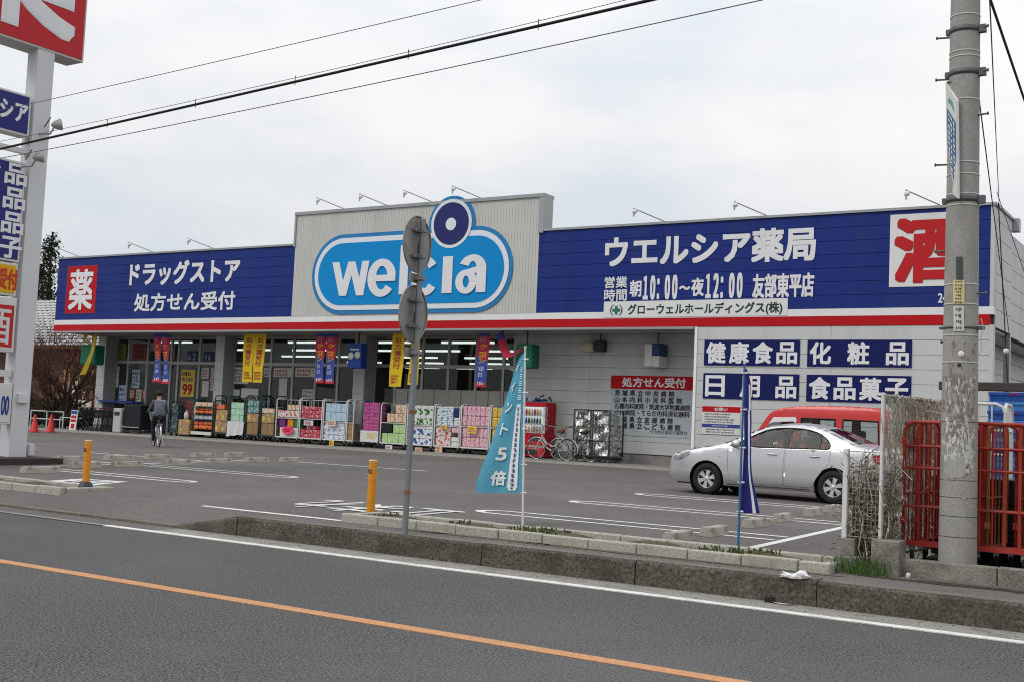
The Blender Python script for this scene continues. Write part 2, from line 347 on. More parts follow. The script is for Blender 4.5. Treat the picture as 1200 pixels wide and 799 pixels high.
line((-24.8, -3.3), (-28.6, -3.3), .12, WORN)
line((-12.55, -19.74), (-9.95, -19.74), .12)
P = [G(57, 563), G(95, 560.5), G(150, 564), G(112, 568)]      # painted wheelchair bay square by the pylon
def patch(ps, m, dz): g.add([(p.x, p.y, lotz(p.y)+dz) for p in ps], [tuple(range(len(ps)))], m)
patch(P, WPAINT, .004); c0 = sum(P, Vector())/4
patch([c0+(p-c0)*.62 for p in P], M('faded_blue_paint', (.10, .14, .20), .85, var=.3, vs=6), .008)
b_ = MB(); text(b_, 'P', WPAINT, Vector((c0.x+.35, c0.y+.3, lotz(c0.y)+.012)), (-1, -.2, 0), (.2, -1, 0), .7, .6, .06); g.add(b_.v, b_.f, WPAINT)
b_ = MB(); glyphs(list('止まれ'))
for i, c in enumerate('止まれ'): text(b_, c, WPAINT, Vector((-9.75-.86*i, -17.25, -.165)), (-1, 0, 0), (0, -1, -.01), .74, 1.5, .012)
g.add(b_.v, b_.f, WPAINT); struct(g, 'parking_lines')
# kerb-block islands between footway and car park
def island(name, x0, x1, y0, y1, zb):
    g = MB(); rr = random.Random(5); h = .105
    for yy, hh in ((y0, h), (y1-.11, h*.9)):
        x = x0
        while x < x1-.05:
            n = min(x+.6, x1); d = rr.uniform(-.008, .008); z = zb+hh+rr.uniform(-.006, .006)
            g.box(x+.005, n-.005, yy+d, yy+d+.115, zb-.14, z, PALE, bev=.014); x = n
    g.box(x0, x0+.11, y0+.12, y1-.12, zb-.14, zb+h*.95, PALE, bev=.014); g.box(x1-.11, x1, y0+.12, y1-.12, zb-.14, zb+h*.95, PALE, bev=.014)
    struct(g, name)
    d = MB(); rr = random.Random(8); n = int((x1-x0)/.12)
    for i in range(n):
        for j in range(6):
            xa, xb = x0+.1+(x1-x0-.2)*i/n, x0+.1+(x1-x0-.2)*(i+1)/n; ya, yb = y0+.1+(y1-y0-.2)*j/6, y0+.1+(y1-y0-.2)*(j+1)/6
            hz = lambda a, b: zb+.045+.03*math.sin(a*5+b*3)+.015*math.sin(a*17)*math.cos(b*23)
            d.add([(xa, ya, hz(xa, ya)), (xb, ya, hz(xb, ya)), (xb, yb, hz(xb, yb)), (xa, yb, hz(xa, yb))], [(0, 1, 2, 3)], DIRT, True)
    d.build('soil', kind='structure')
island('kerb_island', -9.95, -3.62, -19.82, -18.92, -.2)
island('kerb_island', -34, -15.35, -19.95, -18.95, -.235)
g = MB(); rr = random.Random(44)      # earth washed over the footway edge
for k in range(26):
    x = rr.uniform(-8.8, -3.4); w, h = rr.uniform(.2, .7), rr.uniform(.03, .09); y = -19.84-h*.9; n = 14
    g.add([(x+w*math.cos(6.283*i/n)*rr.uniform(.7, 1.1), min(-19.826, y+h*math.sin(6.283*i/n)*rr.uniform(.6, 1.2)), -.1985+.0004*(k % 9)) for i in range(n)], [tuple(range(n))], M('washed_earth', (.115, .092, .066), 1, var=.3, vs=9, fine=.5, fs=60))
for k in range(14):
    x = rr.uniform(-3.2, 1.5); w, h = rr.uniform(.2, .6), rr.uniform(.04, .14); y = rr.uniform(-19.75, -19.5); n = 14
    g.add([(x+w*math.cos(6.283*i/n)*rr.uniform(.7, 1.1), y+h*math.sin(6.283*i/n)*rr.uniform(.6, 1.2), -.1955+.0004*(k % 9)) for i in range(n)], [tuple(range(n))], M('dark_earth', (.055, .046, .036), 1, var=.3, vs=9, fine=.5, fs=60))
g.build('loose_soil', kind='structure')
# wheel stops
def stop(x, y, rz, lab, w=.62):
    b = MB(); pr = [(-.085, 0), (.085, 0), (.06, .10), (.045, .115), (-.045, .115), (-.06, .10)]
    for a, c in ((-w/2, w/2),):
        v = [(p[0], a, p[1]) for p in pr]+[(p[0], c, p[1]) for p in pr]; n = 6
        b.add(v, [tuple(range(n))[::-1], tuple(range(n, 2*n))]+[(i, (i+1) % n, n+(i+1) % n, n+i) for i in range(n)], PALE)
    for k in (-1, 1): b.box(-.075, .075, k*w*.36-.035, k*w*.36+.035, .06, .117, M('stop_recess', (.29, .275, .24), .9, var=.2, vs=6))
    o = b.build('wheel_stop', label=lab, cat='wheel stop', group='concrete wheel stops of the parking stalls', local=True); o.location = (x, y, lotz(y)); o.rotation_euler = (0, 0, rz); return o
ordn = ['nearest', 'second nearest', 'third nearest', 'fourth nearest', 'fifth nearest', 'sixth nearest', 'farthest']
for i, (x, y) in enumerate([(G(*q).x, G(*q).y) for q in ((795, 633), (837, 626.5), (884, 616.5), (917, 610), (953, 603), (976, 599))]):
    stop(x, y, rad(1.5), f'pale concrete wheel stop, {ordn[i]} to the road in the row beside the silver car', .64 if i < 3 else .6)
for i, (x, y) in enumerate([(-19.5, -17.35), (-20.6, -15.5), (-20.62, -14.4), (-20.8, -12.85), (-21.05, -11.35), (-21.15, -10.0), (-21.05, -8.85)]):
    stop(x, y, rad(4), f'pale concrete wheel stop, {ordn[i]} to the road in the front row by the pylon', .8)
for i, (x, y) in enumerate([(-22.75, -14.25), (-22.8, -12.85), (-22.9, -11.6), (-23.4, -9.65), (-23.45, -8.45)]):
    stop(x, y, rad(4), f'pale concrete wheel stop, {ordn[i] if i < 4 else "farthest"} to the road in the rear row beyond the pylon', .8)
# ------------------------------------------------------------------ the drugstore
ALLT = ['ドラッグストア', '処方せん受付', '薬', 'ウエルシア薬局', '営業', '時間', '朝', '１０：００', '～', '夜', '１２：００', '友部東平店', 'グローウェルホールディングス(株)', '酒', '24',
 '健康食品', '化', '粧', '品', '日', '用', '食品菓子', '茨城県立中央病院', '山本内科小児科医院', '石橋内科医院・筑波大学附属病院', '小川病院・てらだ内科消化器科', '茨城県立友部病院', '茨城県立こども病院', 'その他全国処方箋受付', 'お願い',
 *list('処方箋受付クーポン食品子ポイント5倍'), '99', '受付', 'シア', '00', 'コカ', 'Coca']
glyphs(ALLT)
XL, XR, XA, XB = -43.18, -5.76, -29.66, -19.30; ZF, ZW, ZB, ZT, ZS = 4.108, 4.408, 4.61, 7.20, 8.32
store = E('drugstore', (-24.5, 2, 0), 'long grey drugstore with blue fascia, red stripe and white sign lettering', 'shop building')
def part(mb, name, parent=store, label=None, kind=None): return mb.build(name, parent, label=label, kind=kind)
def strips(mb, x0, x1, y0, y1, za, zb, step, m, gap=.012, back=BACK, vx=None):
    """horizontal boards with open joints in front of a dark backing"""
    mb.box(x0, x1, y0+.035, y1, za, zb, back); z = za; xs = [x0]+(vx or [])+[x1]
    while z < zb-.02:
        n = min(z+step, zb)
        for a, b in zip(xs, xs[1:]): mb.box(a+(.004 if a != x0 else 0), b-(.004 if b != x1 else 0), y0, y0+.033, z+gap/2, n-gap/2, m)
        z = n
def vstrips(mb, x0, x1, y0, y1, za, zb, step, m, gap=.012):
    mb.box(x0, x1, y0+.035, y1, za, zb, BACK); k = round((x1-x0)/step)
    for i in range(k): mb.box(x0+(x1-x0)*i/k+gap/2, x0+(x1-x0)*(i+1)/k-gap/2, y0, y0+.033, za, zb, m)
b = MB(); strips(b, XL+.02, XA, 0, .25, ZB, ZT, .37, BLUE, .012, BBACK, [-38.5, -34.1]); part(b, 'sign_panel')
b = MB(); strips(b, XB, XR-.1, 0, .25, ZB, ZT, .37, BLUE, .012, BBACK, [-15.0, -10.4]); b.box(XR-.098, XR-.005, -.004, .25, ZB, ZT, SIDE); part(b, 'sign_panel')
b = MB(); vstrips(b, XA, XB, -.02, .25, ZB, ZS-.02, .115, PANEL, .007); part(b, 'logo_panel')
b = MB(); b.box(XL, XR-.004, -.012, .25, ZW+.002, ZB-.002, M('white_stripe_paint', (.72, .72, .72), .45, var=.05)); part(b, 'white_stripe')
b = MB(); b.box(XL, XR-.1, -.016, .25, ZF+.04, ZW-.001, RED); part(b, 'red_stripe')
b = MB(); b.box(XL-.01, -13.9, -.03, .26, ZF-.03, ZF+.038, TRIM); part(b, 'drip_edge')
b = MB(); b.box(XL-.04, XA-.05, -.05, .30, ZT, ZT+.07, TRIM); b.box(XB+.17, XR+.04, -.05, .30, ZT, ZT+.07, TRIM)
b.box(XA-.06, XB+.16, -.07, .55, ZS-.02, ZS+.09, TRIM); b.box(XA-.06, XA+.02, -.06, .5, ZT-.05, ZS-.021, TRIM); b.box(XB-.02, XB+.16, -.06, .5, ZT-.05, ZS-.021, TRIM)
b.box(XR-.04, XR+.05, .301, 2.45, ZT, ZT+.07, TRIM); b.box(XR-.04, XR+.16, 2.451, 2.75, ZT-.28, ZT+.07, TRIM); part(b, 'coping')
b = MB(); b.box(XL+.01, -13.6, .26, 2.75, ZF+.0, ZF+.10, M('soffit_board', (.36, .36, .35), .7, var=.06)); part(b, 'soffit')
SW = .385
def sidestrips(mb, X, y0, y1, za, zb, step, m):
    mb.box(X-.25, X-.035, y0, y1, za, zb, BACK); z = za
    while z < zb-.02:
        n = min(z+step, zb); mb.box(X-.033, X, y0, y1, z+.008, n-.008, m); z = n
b = MB(); sidestrips(b, XR, .26, 2.38, ZF, ZT, .46, SIDE); sidestrips(b, XR-.02, 2.44, 24, 4.05, 6.75, .46, SIDE); part(b, 'side_wall')
b = MB(); sidestrips(b, XR-.9, .26, 24, 0, 4.05, .46, SIDE); b.box(XR-.16, XR, 2.30, 2.46, 0, 4.1, TRIM)
b.box(XR-.87, XR-.1, .3, 24, 4.052, 4.10, SIDE); part(b, 'side_wall')
b = MB(); strips(b, -13.80, XR-.09, 0, .25, .30, ZF+.037, .385, SIDE, .010, BACK, [-9.9]); b.box(XR-.088, XR, -.006, .25, .3, ZF+.037, SIDE)
b.box(-13.88, -13.802, -.03, .25, .3, ZF+.03, WHITE); b.box(-13.88, XR-.002, -.03, .26, -.1, .298, CONC); b.box(-13.88, -13.7, .26, 2.0, .0, ZF, SIDE); part(b, 'wall')
b = MB(); strips(b, -21.35, -13.9, 2.0, 2.25, .36, ZF, .385, SIDE, .010, BACK, [-18.4]); b.box(-21.35, -13.9, 1.96, 2.25, .05, .33, CONC); b.box(-21.35, -13.9, 1.99, 2.25, .331, .359, DARKM)
b.box(-21.36, -21.25, 2.251, 2.75, .05, ZF, SIDE); part(b, 'wall')
b = MB(); b.box(XL, XR-.9, 23.8, 24, 0, 6.7, SIDE); b.box(XL, XL+.2, 2.7, 23.8, 0, 6.7, SIDE); b.box(XL+.2, XL+.4, .26, 2.69, 4.2, ZT, SIDE); part(b, 'rear_wall')
b = MB(); b.box(XL+.1, XR-.1, .3, 23.9, 6.7, 6.9, TRIM); part(b, 'roof')
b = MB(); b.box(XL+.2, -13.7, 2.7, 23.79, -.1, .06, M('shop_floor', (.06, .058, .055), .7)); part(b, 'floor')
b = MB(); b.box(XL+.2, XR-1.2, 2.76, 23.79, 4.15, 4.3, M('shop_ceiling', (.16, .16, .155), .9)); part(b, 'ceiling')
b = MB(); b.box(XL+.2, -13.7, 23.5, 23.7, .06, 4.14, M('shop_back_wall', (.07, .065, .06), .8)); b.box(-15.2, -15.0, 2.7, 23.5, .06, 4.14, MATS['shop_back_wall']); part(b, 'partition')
# pillars
for x0, x1 in ((-42.79, -42.28), (-35.56, -35.08), (-28.31, -27.79)):
    b = MB(); strips(b, x0, x1, 2.0, 2.64, .06, ZF, .385, SIDE, .010, M('joint_grey', (.36, .365, .36), .7)); b.box(x0-.002, x1+.002, 1.97, 2.66, .055, .32, CONC); part(b, 'pillar')
# glazed bays at y = 2.6: each bay a frame with its pane
TZ0, TZ1, GT = 2.98, 3.10, 4.02
def bay(x0, x1, closed=True, sill=.12, door=False):
    b = MB(); w = .05; y0, y1 = 2.58, 2.66
    b.box(x0, x0+w, y0, y1, .06, ZF, ALU); b.box(x1-w, x1, y0, y1, .06, ZF, ALU); b.box(x0+w, x1-w, y0+.003, y1, TZ0, TZ1, ALU); b.box(x0+w, x1-w, y0+.003, y1, GT, ZF, ALU)
    if closed: b.box(x0+w, x1-w, y0+.003, y1, .06, sill, ALU)
    o = part(b, 'window' if not door else 'doorway')
    p = MB(); p.box(x0+w+.004, x1-w-.004, 2.612, 2.622, TZ1+.004, GT-.004, GLS)
    if closed: p.box(x0+w+.004, x1-w-.004, 2.612, 2.622, sill+.004, TZ0-.004, GLS)
    p.build('pane', o); return o
for x0, x1 in ((-42.28, -41.5), (-41.5, -40.27), (-38.8, -38.36), (-38.36, -37.1), (-37.1, -35.56)): bay(x0, x1)
bay(-40.27, -38.8, False, door=True)
for x0, x1 in zip((-35.08, -33.06, -31.88, -30.7, -29.58), (-33.06, -31.88, -30.7, -29.58, -28.31)): bay(x0, x1)
for x0, x1 in zip((-27.79, -26.82, -25.6, -24.45, -23.26, -22.12), (-26.82, -25.6, -24.45, -23.26, -22.12, -21.37)): bay(x0, x1)
b = MB(); 
for x0, x1 in ((-26.75, -25.65), (-25.55, -24.5), (-24.4, -23.3), (-23.2, -22.2), (-22.05, -21.42)):
    b.box(x0, (x0+x1)/2-.015, 2.594, 2.606, .2, 2.22, M('beige_board', (.43, .42, .385), .7, var=.06)); b.box((x0+x1)/2+.015, x1, 2.594, 2.606, .2, 2.22, MATS['beige_board'])
part(b, 'backing_board')
# ceiling strip lights seen through the glass
LT = emit('fluorescent_tube', (1, 1, .98), 2.6)
for r in range(5):
    y = 4.0+r*4.35
    for k in range(7):
        x0 = -41.5+k*3.75+.7*math.sin(r*2.1+k*.4); ll = 2.3; b = MB(); b.box(x0, x0+ll, y-.06, y+.06, 3.965, 4.04, LT); b.box(x0-.02, x0+ll+.02, y-.09, y+.09, 4.042, 4.148, WHITE); part(b, 'ceiling_light')
# shop fittings behind the glass
shf = M('shelf_metal', (.5, .5, .48), .5)
for i in range(9):
    x0 = -41.2+i*2.35; e = E('display_shelf', (x0+.4, 7.5, .06), 'tall shop display shelf filled with goods behind the shop windows', 'shelf', 'display shelves inside the shop')
    b = MB(); b.box(x0, x0+.9, 4.9, 9.8, .06, .2, shf); b.box(x0+.42, x0+.48, 4.9, 9.8, .2, 1.9, shf)
    for z in (.55, .95, 1.35, 1.7): b.box(x0, x0+.9, 4.9, 9.8, z, z+.03, shf)
    b.build('frame', e)
    d = MB()
    for z in (.2, .58, .98, 1.38):
        y = 4.9
        while y < 9.6:
            w = R_.uniform(.12, .3); m = M('goods_%d' % R_.randrange(7), [(.4, .05, .05), (.5, .45, .1), (.08, .15, .4), (.5, .5, .5), (.1, .3, .12), (.35, .1, .25), (.5, .28, .1)][R_.randrange(7)], .5); d.box(x0+.55, x0+.85, y, y+w-.02, z, z+R_.uniform(.2, .34), m); y += w
    tag(d.build('goods', e), kind='stuff')
# posters and window stickers: real sheets behind the glass
PP = M('white_paper', (.62, .62, .60), .8); REDINK = M('red_ink', (.42, .02, .03), .7); BLKINK = M('black_ink', (.03, .03, .035), .7); YEL = M('yellow_paper', (.72, .52, .10), .7); BLUEINK = M('blue_ink', (.03, .06, .25), .7)
def poster(px0, py0, px1, py1, m, ink=None, rows=4, Y=2.60, head=None, big=None, bm=None):
    a, c = A(px0, py1, Y), A(px1, py0, Y); b = MB(); w, h = c.x-a.x, c.z-a.z; b.box(a.x, c.x, Y-.004, Y, a.z, c.z, m); O = Vector((a.x, Y-.006, a.z))
    if head: b.box(a.x+.01, c.x-.01, Y-.008, Y-.0045, c.z-h*.3, c.z-.01, head)
    if big: text(b, big, bm, O+Vector((w*.14, 0, h*.06)), Xv, Zv, w*.72, h*.42, .06); scrawl(b, ink, O+Vector((w*.08, 0, h*.55)), Xv, Zv, w*.84, h*.4, 2, R_, .8)
    elif ink: scrawl(b, ink, O+Vector((w*.08, 0, h*.08)), Xv, Zv, w*.84, h*(.6 if head else .84), rows, R_, .75)
    part(b, 'poster')
poster(130, 429, 140, 453, PP, BLKINK, 5); poster(138.5, 451, 148.5, 472, M('pale_blue_paper', (.42, .52, .58), .8), BLUEINK, 3); poster(154, 433, 164.5, 454, MATS['pale_blue_paper'], BLKINK, 4)
poster(152, 456, 158, 466, M('red_paper', (.45, .10, .09), .8), PP, 3); poster(159, 456, 166, 470, M('cream_paper', (.62, .56, .38), .8), BLKINK, 3); poster(167, 457, 172, 467, MATS['red_paper'], PP, 3)
poster(211, 433, 229, 464, YEL, BLKINK, 3, big='99', bm=REDINK); poster(236, 431, 245, 443, PP, REDINK, 3); poster(246, 431, 251, 457, PP, REDINK, 7); poster(236, 446, 245, 464, PP)
poster(272, 430, 292, 449, PP, BLKINK, 4); poster(309, 431, 317, 441, PP, BLKINK, 2); poster(320.5, 431, 342, 441, PP, REDINK, 2); poster(346, 431, 371, 441, PP, REDINK, 2); poster(326, 443, 337, 468, PP)
poster(354, 456, 369, 466, PP, BLKINK, 2, head=None); poster(271.5, 456, 281, 466, PP); poster(282, 455, 303, 467, PP)
for q in ((219, 411, 233, 424), (238, 412, 252, 424)): poster(*q, M('navy_sticker', (.02, .03, .10), .5), M('pale_ink', (.25, .28, .38), .6), 1)
poster(136, 403, 148, 423, M('olive_paper', (.22, .2, .05), .8), BLKINK, 3); poster(155, 402, 172, 421, M('dim_red_paper', (.25, .06, .05), .8), BLKINK, 3)
b = MB(); p, q = A(126, 481, 2.4), A(166, 474, 2.4); b.box(p.x, q.x, 1.9, 2.5, 1.28, 1.36, M('blue_awning', (.02, .06, .25), .6)); part(b, 'counter_awning')
# floodlights along the roof edge: post, slanting arm, lamp head
for px, py, Y in [(86, 300, 0), (172, 294, 0), (242, 290, 0), (394, 243, 0), (444, 240, 0), (496, 236, 0), (553, 231, 0), (766, 255, 0), (884, 248, 0), (1085, 237, 0)]:
    o = A(px, py, 0); zt = ZS+.08 if XA < o.x < XB else ZT+.06; x = o.x; b = MB()
    b.tube([(x+.45, .1, zt-.02), (x-.35, -.62, zt+.34)], .018, ALU, 6); b.tube([(x+.45, .1, zt-.06), (x+.45, .1, zt+.02)], .035, ALU, 6)
    b.tube([(x-.35, -.62, zt+.36), (x-.35, -.62, zt+.10)], .025, ALU, 6); b.lathe([(.02, .0), (.07, .04), (.08, .11), (.05, .14), (.01, .14)], (x-.35, -.62, zt+.33), (0.1, .5, -1), WHITE, 12); part(b, 'floodlight')
# --- lettering on the fascia
LET = M('white_cut_letters', (.72, .72, .735), .55, var=.06, vs=2)
def ftext(body, x0, x1, z0, z1, m=LET, y=-.012, bold=.05, nm='lettering', gy=None): 
    b = MB(); text(b, body, m, (x0, y, z0), Xv, Zv, x1-x0, z1-z0, bold); part(b, nm)
def plate(x0, x1, z0, z1, m, y=0, t=.010, nm='sign_plate', edge=None, parent=store):
    b = MB(); b.box(x0, x1, y-t, y-.001, z0, z1, m)
    if edge: 
        for q in ((x0-.03, x1+.03, z1, z1+.03), (x0-.03, x1+.03, z0-.03, z0), (x0-.03, x0, z0, z1), (x1, x1+.03, z0, z1)): b.box(q[0], q[1], y-t-.002, y-.001, q[2], q[3], edge)
    return part(b, nm, parent)
plate(-42.5, -40.62, 4.90, 6.85, RED, edge=M('dull_red_edge', (.30, .03, .05), .5)); ftext('薬', -42.32, -40.80, 5.02, 6.72, y=-.02, bold=.035)
ftext('ドラッグストア', -38.58, -32.4, 5.94, 6.88, bold=.055); ftext('処方せん受付', -38.2, -32.55, 4.90, 5.62, bold=.045)
ftext('ウエルシア薬局', -16.93, -10.38, 5.95, 6.91, bold=.055)
ftext('営業', -16.90, -16.13, 5.33, 5.68, bold=.035); ftext('時間', -16.90, -16.13, 4.94, 5.30, bold=.035); ftext('朝', -16.04, -15.65, 5.05, 5.55, bold=.04); ftext('１０：００', -15.6, -14.48, 4.95, 5.68, bold=.05)
ftext('～', -14.43, -14.08, 5.22, 5.42, bold=.12); ftext('夜', -14.05, -13.65, 5.03, 5.57, bold=.04); ftext('１２：００', -13.6, -12.47, 4.95, 5.68, bold=.05); ftext('友部東平店', -12.18, -10.40, 4.94, 5.62, bold=.04)
plate(-16.89, -11.13, ZB-.17, 4.92, M('white_plate', (.70, .70, .69), .5), y=-.013); GRN = M('green_ink', (.02, .17, .10), .5); DKG = M('dark_green_ink', (.015, .05, .045), .5)
ftext('グローウェルホールディングス(株)', -16.08, -11.28, 4.46, 4.83, DKG, y=-.026, bold=.035)
b = MB(); cx, cz = -16.46, 4.655; b.box(cx-.045, cx+.045, -.03, -.0245, cz-.13, cz+.13, GRN); b.box(cx-.13, cx-.046, -.03, -.0245, cz-.045, cz+.045, GRN); b.box(cx+.046, cx+.13, -.03, -.0245, cz-.045, cz+.045, GRN)
for s in (1, -1):
    pts = [(cx+s*.19*math.cos(a), -.027, cz+.19*math.sin(a)) for a in [rad(-65+13*i) for i in range(11)]]; b.tube(pts, [.006+.012*math.sin(math.pi*i/10) for i in range(11)], DKG, 6)
part(b, 'emblem')
plate(-8.38, -6.45, 5.16, 7.09, M('white_plate', (.7, .7, .69), .5)); ftext('酒', -8.26, -6.56, 5.25, 6.98, M('bright_red_letters', (.48, .012, .016), .5), y=-.02, bold=.062); ftext('24', -7.12, -6.88, 4.72, 4.97, y=-.01, bold=.04)
# logo: stadium, ring and dot in stacked sheets
LB0 = M('logo_rim_blue', (.030, .20, .44), .45, var=.06, spec=.12); LB1 = M('logo_bright_blue', (.004, .24, .58), .45, var=.08, vs=1.2, spec=.12); NAVY = M('navy_ink', (.018, .022, .13), .4)
def stadium(b, x0, x1, z0, z1, y, t, m, rl=1.42, k=16):
    r = min(rl, (z1-z0)/2); pts = []
    for cx, cz, a0 in ((x1-r, z1-r, 0), (x0+r, z1-r, 90), (x0+r, z0+r, 180), (x1-r, z0+r, 270)):
        for i in range(k+1): a = rad(a0+90*i/k); pts.append((cx+r*math.cos(a), y, cz+r*math.sin(a)))
    b.prism(pts, (0, t, 0), m)
def disc(b, cx, cz, r, y, t, m, rz=None): b.prism([(cx+r*math.cos(2*math.pi*i/48), y, cz+(rz or r)*math.sin(2*math.pi*i/48)) for i in range(48)], (0, t, 0), m)
CX, CZ = -22.69, 7.62; WL_ = M('logo_white', (.70, .74, .78), .45)
b = MB(); stadium(b, -28.74, -20.22, 4.66, 7.49, -.05, .028, LB0); disc(b, CX, CZ, .935, -.058, .036, LB0); stadium(b, -28.60, -20.36, 4.80, 7.35, -.066, .014, WL_, 1.28); disc(b, CX, CZ, .82, -.074, .014, WL_)
stadium(b, -28.42, -20.54, 4.98, 7.17, -.082, .014, LB1, 1.10); disc(b, CX, CZ, .82, -.092, .008, WL_); disc(b, CX, CZ, .71, -.100, .007, NAVY); disc(b, CX, CZ-.02, .21, -.108, .007, WL_); part(b, 'logo')
def lx(zx): return A(330+zx/3.75, 330, 0).x
def lett():
    b = MB(); y, t = -.105, .02; z0, zx, za = 5.30, 6.50, 6.98
    cnt = [0]
    def pz(pts): cnt[0] += 1; yy = y-.0004*(cnt[0] % 40); b.prism([(x, yy, z) for x, z in pts], (0, t, 0), LET)
    def arc(cx, cz, rx, rz, th, tv, a0, a1, k=28):
        for i in range(k):
            A0, A1 = rad(a0+(a1-a0)*i/k), rad(a0+(a1-a0)*(i+1)/k)
            pz([(cx+rx*math.cos(A0), cz+rz*math.sin(A0)), (cx+rx*math.cos(A1), cz+rz*math.sin(A1)), (cx+(rx-th)*math.cos(A1), cz+(rz-tv)*math.sin(A1)), (cx+(rx-th)*math.cos(A0), cz+(rz-tv)*math.sin(A0))])
    w0, w1 = lx(228), lx(388); W = w1-w0; s = .34
    for f0, f1, zz0, zz1 in ((0, .23, zx, z0), (.23, .44, z0, zx), (.44, .70, zx, z0), (.70, .82, z0, zx)):
        x0, x1 = w0+W*f0, w0+W*f1; pz([(x0, zz0), (x0+s*.92, zz0), (x1+s*.92, zz1), (x1, zz1)])
    e0, e1 = lx(386), lx(509); cx, rx, cz, rz = (e0+e1)/2, (e1-e0)/2, (z0+zx)/2-.01, (zx-z0)/2+.06
    arc(cx, cz, rx, rz, .36, .25, 5, 322); pz([(cx-rx+.3, cz-.12), (cx+rx-.01, cz-.12), (cx+rx-.01, cz+.10), (cx-rx+.3, cz+.10)])
    pz([(lx(526), z0), (lx(562), z0), (lx(562), za), (lx(526), za)])
    c0, c1 = lx(576), lx(698); cx, rx = (c0+c1)/2, (c1-c0)/2; arc(cx, cz, rx, rz, .37, .25, 38, 322)
    pz([(lx(714), z0), (lx(757), z0), (lx(757), zx+.02), (lx(714), zx+.02)])
    a0, a1 = lx(772), lx(905); pz([(a1-.37, z0), (a1, z0), (a1, zx-.35), (a1-.37, zx-.35)]); cx, rx = (a0+a1)/2+.06, (a1-a0)/2-.06
    arc(cx, zx-.42, rx, .47, .37, .22, 0, 158); arc(a0+.42, z0+.36, .42, .40, .30, .20, 0, 360); pz([(a0+.42, z0+.55), (a1-.36, z0+.66), (a1-.36, z0+.86), (a0+.42, z0+.76)])
    part(b, 'lettering')
lett()
# --- panels on the right block
P1, P2, P3, P4, Q1, Q2, Q3, Q4 = -13.573, -10.75, -10.54, -7.751, 3.771, 3.046, 2.826, 2.101; NV = M('navy_panel', (.008, .013, .095), .5, var=.06, spec=.12)
for x0, x1, z0, z1 in ((P1, P2, Q2, Q1), (P3, P4, Q2, Q1), (P1, P2, Q4, Q3), (P3, P4, Q4, Q3)): plate(x0, x1, z0, z1, NV, y=-.001, t=.02)
def chars(s, x0, x1, z0, z1, bold=.05):
    n = len(s); w = (z1-z0)*.98
    for i, c in enumerate(s): b = MB(); text(b, c, LET, (x0+(x1-x0-w)*i/(n-1), -.024, z0), Xv, Zv, w, z1-z0, bold); part(b, 'lettering')
chars('健康食品', P1+.07, P2-.07, Q2+.06, Q1-.06); chars('化粧品', P3+.07, P4-.07, Q2+.06, Q1-.06); chars('日用品', P1+.07, P2-.07, Q4+.06, Q3-.06); chars('食品菓子', P3+.07, P4-.07, Q4+.06, Q3-.06)
plate(-13.57, -12.42, 1.09, 1.88, PP, y=-.001, t=.015)
b = MB(); b.box(-13.57, -12.42, -.020, -.0165, 1.72, 1.88, RED); b.box(-13.57, -12.42, -.020, -.0165, 1.28, 1.38, BLUEINK); text(b, 'お願い', PP, (-13.2, -.022, 1.75), Xv, Zv, .4, .1, .05)
scrawl(b, BLKINK, (-13.5, -.018, 1.40), Xv, Zv, 1.0, .30, 4, R_); scrawl(b, PP, (-13.25, -.022, 1.30), Xv, Zv, .5, .06, 1, R_); scrawl(b, BLKINK, (-13.45, -.018, 1.12), Xv, Zv, .95, .14, 2, R_); part(b, 'notice_print')
# --- prescription notice on the recessed wall
plate(-17.59, -14.3, .92, 2.40, M('pale_blue_grey_plate', (.46, .50, .52), .5), y=2.0, t=.02); plate(-17.60, -14.29, 2.39, 2.81, RED, y=1.998, t=.024)
b = MB(); text(b, '処方せん受付', LET, (-17.2, 1.972, 2.45), Xv, Zv, 2.2, .31, .05)
INK = BLKINK
def row(s, px0, py0, px1, py1, m=INK, bold=.045):
    a, c = A(px0, py1, 1.98), A(px1, py0, 1.98); text(b, s, m, (a.x, 1.974, a.z), Xv, Zv, c.x-a.x, (c.z-a.z), bold)
zz = lambda x, y: (700+x/8.875, 430+y/8.875)
for s, q in (('茨城県立中央病院', (185, 238, 800, 296)), ('山本内科小児科医院', (180, 306, 880, 366)), ('石橋内科医院・筑波大学附属病院', (180, 374, 968, 438)), ('小川病院・てらだ内科消化器科', (180, 440, 960, 506)), ('茨城県立友部病院', (180, 510, 785, 574)), ('茨城県立こども病院', (180, 575, 865, 644)), ('その他全国処方箋受付', (550, 670, 935, 712))):
    (x0, y0), (x1, y1) = zz(q[0], q[1]), zz(q[2], q[3]); mid = (x0+x1)/2
    a0, a1 = A(x0, y0, 1.98), A(x1, y1, 1.98); h = .185 if s[0] != 'そ' else .12; n = len(s); ztop = a0.z+.02 if s[0] != 'そ' else a1.z+.14
    if '・' in s or s[0] == 'そ': text(b, s, INK, (a0.x, 1.974, ztop-h), Xv, Zv, a1.x-a0.x, h, .035 if s[0] != 'そ' else .0)
    else:
        glyphs(list(s)); w = h*.98
        for i, c in enumerate(s): text(b, c, INK, (a0.x+(a1.x-a0.x-w)*i/(n-1), 1.974, ztop-h), Xv, Zv, w, h, .045)
part(b, 'lettering')
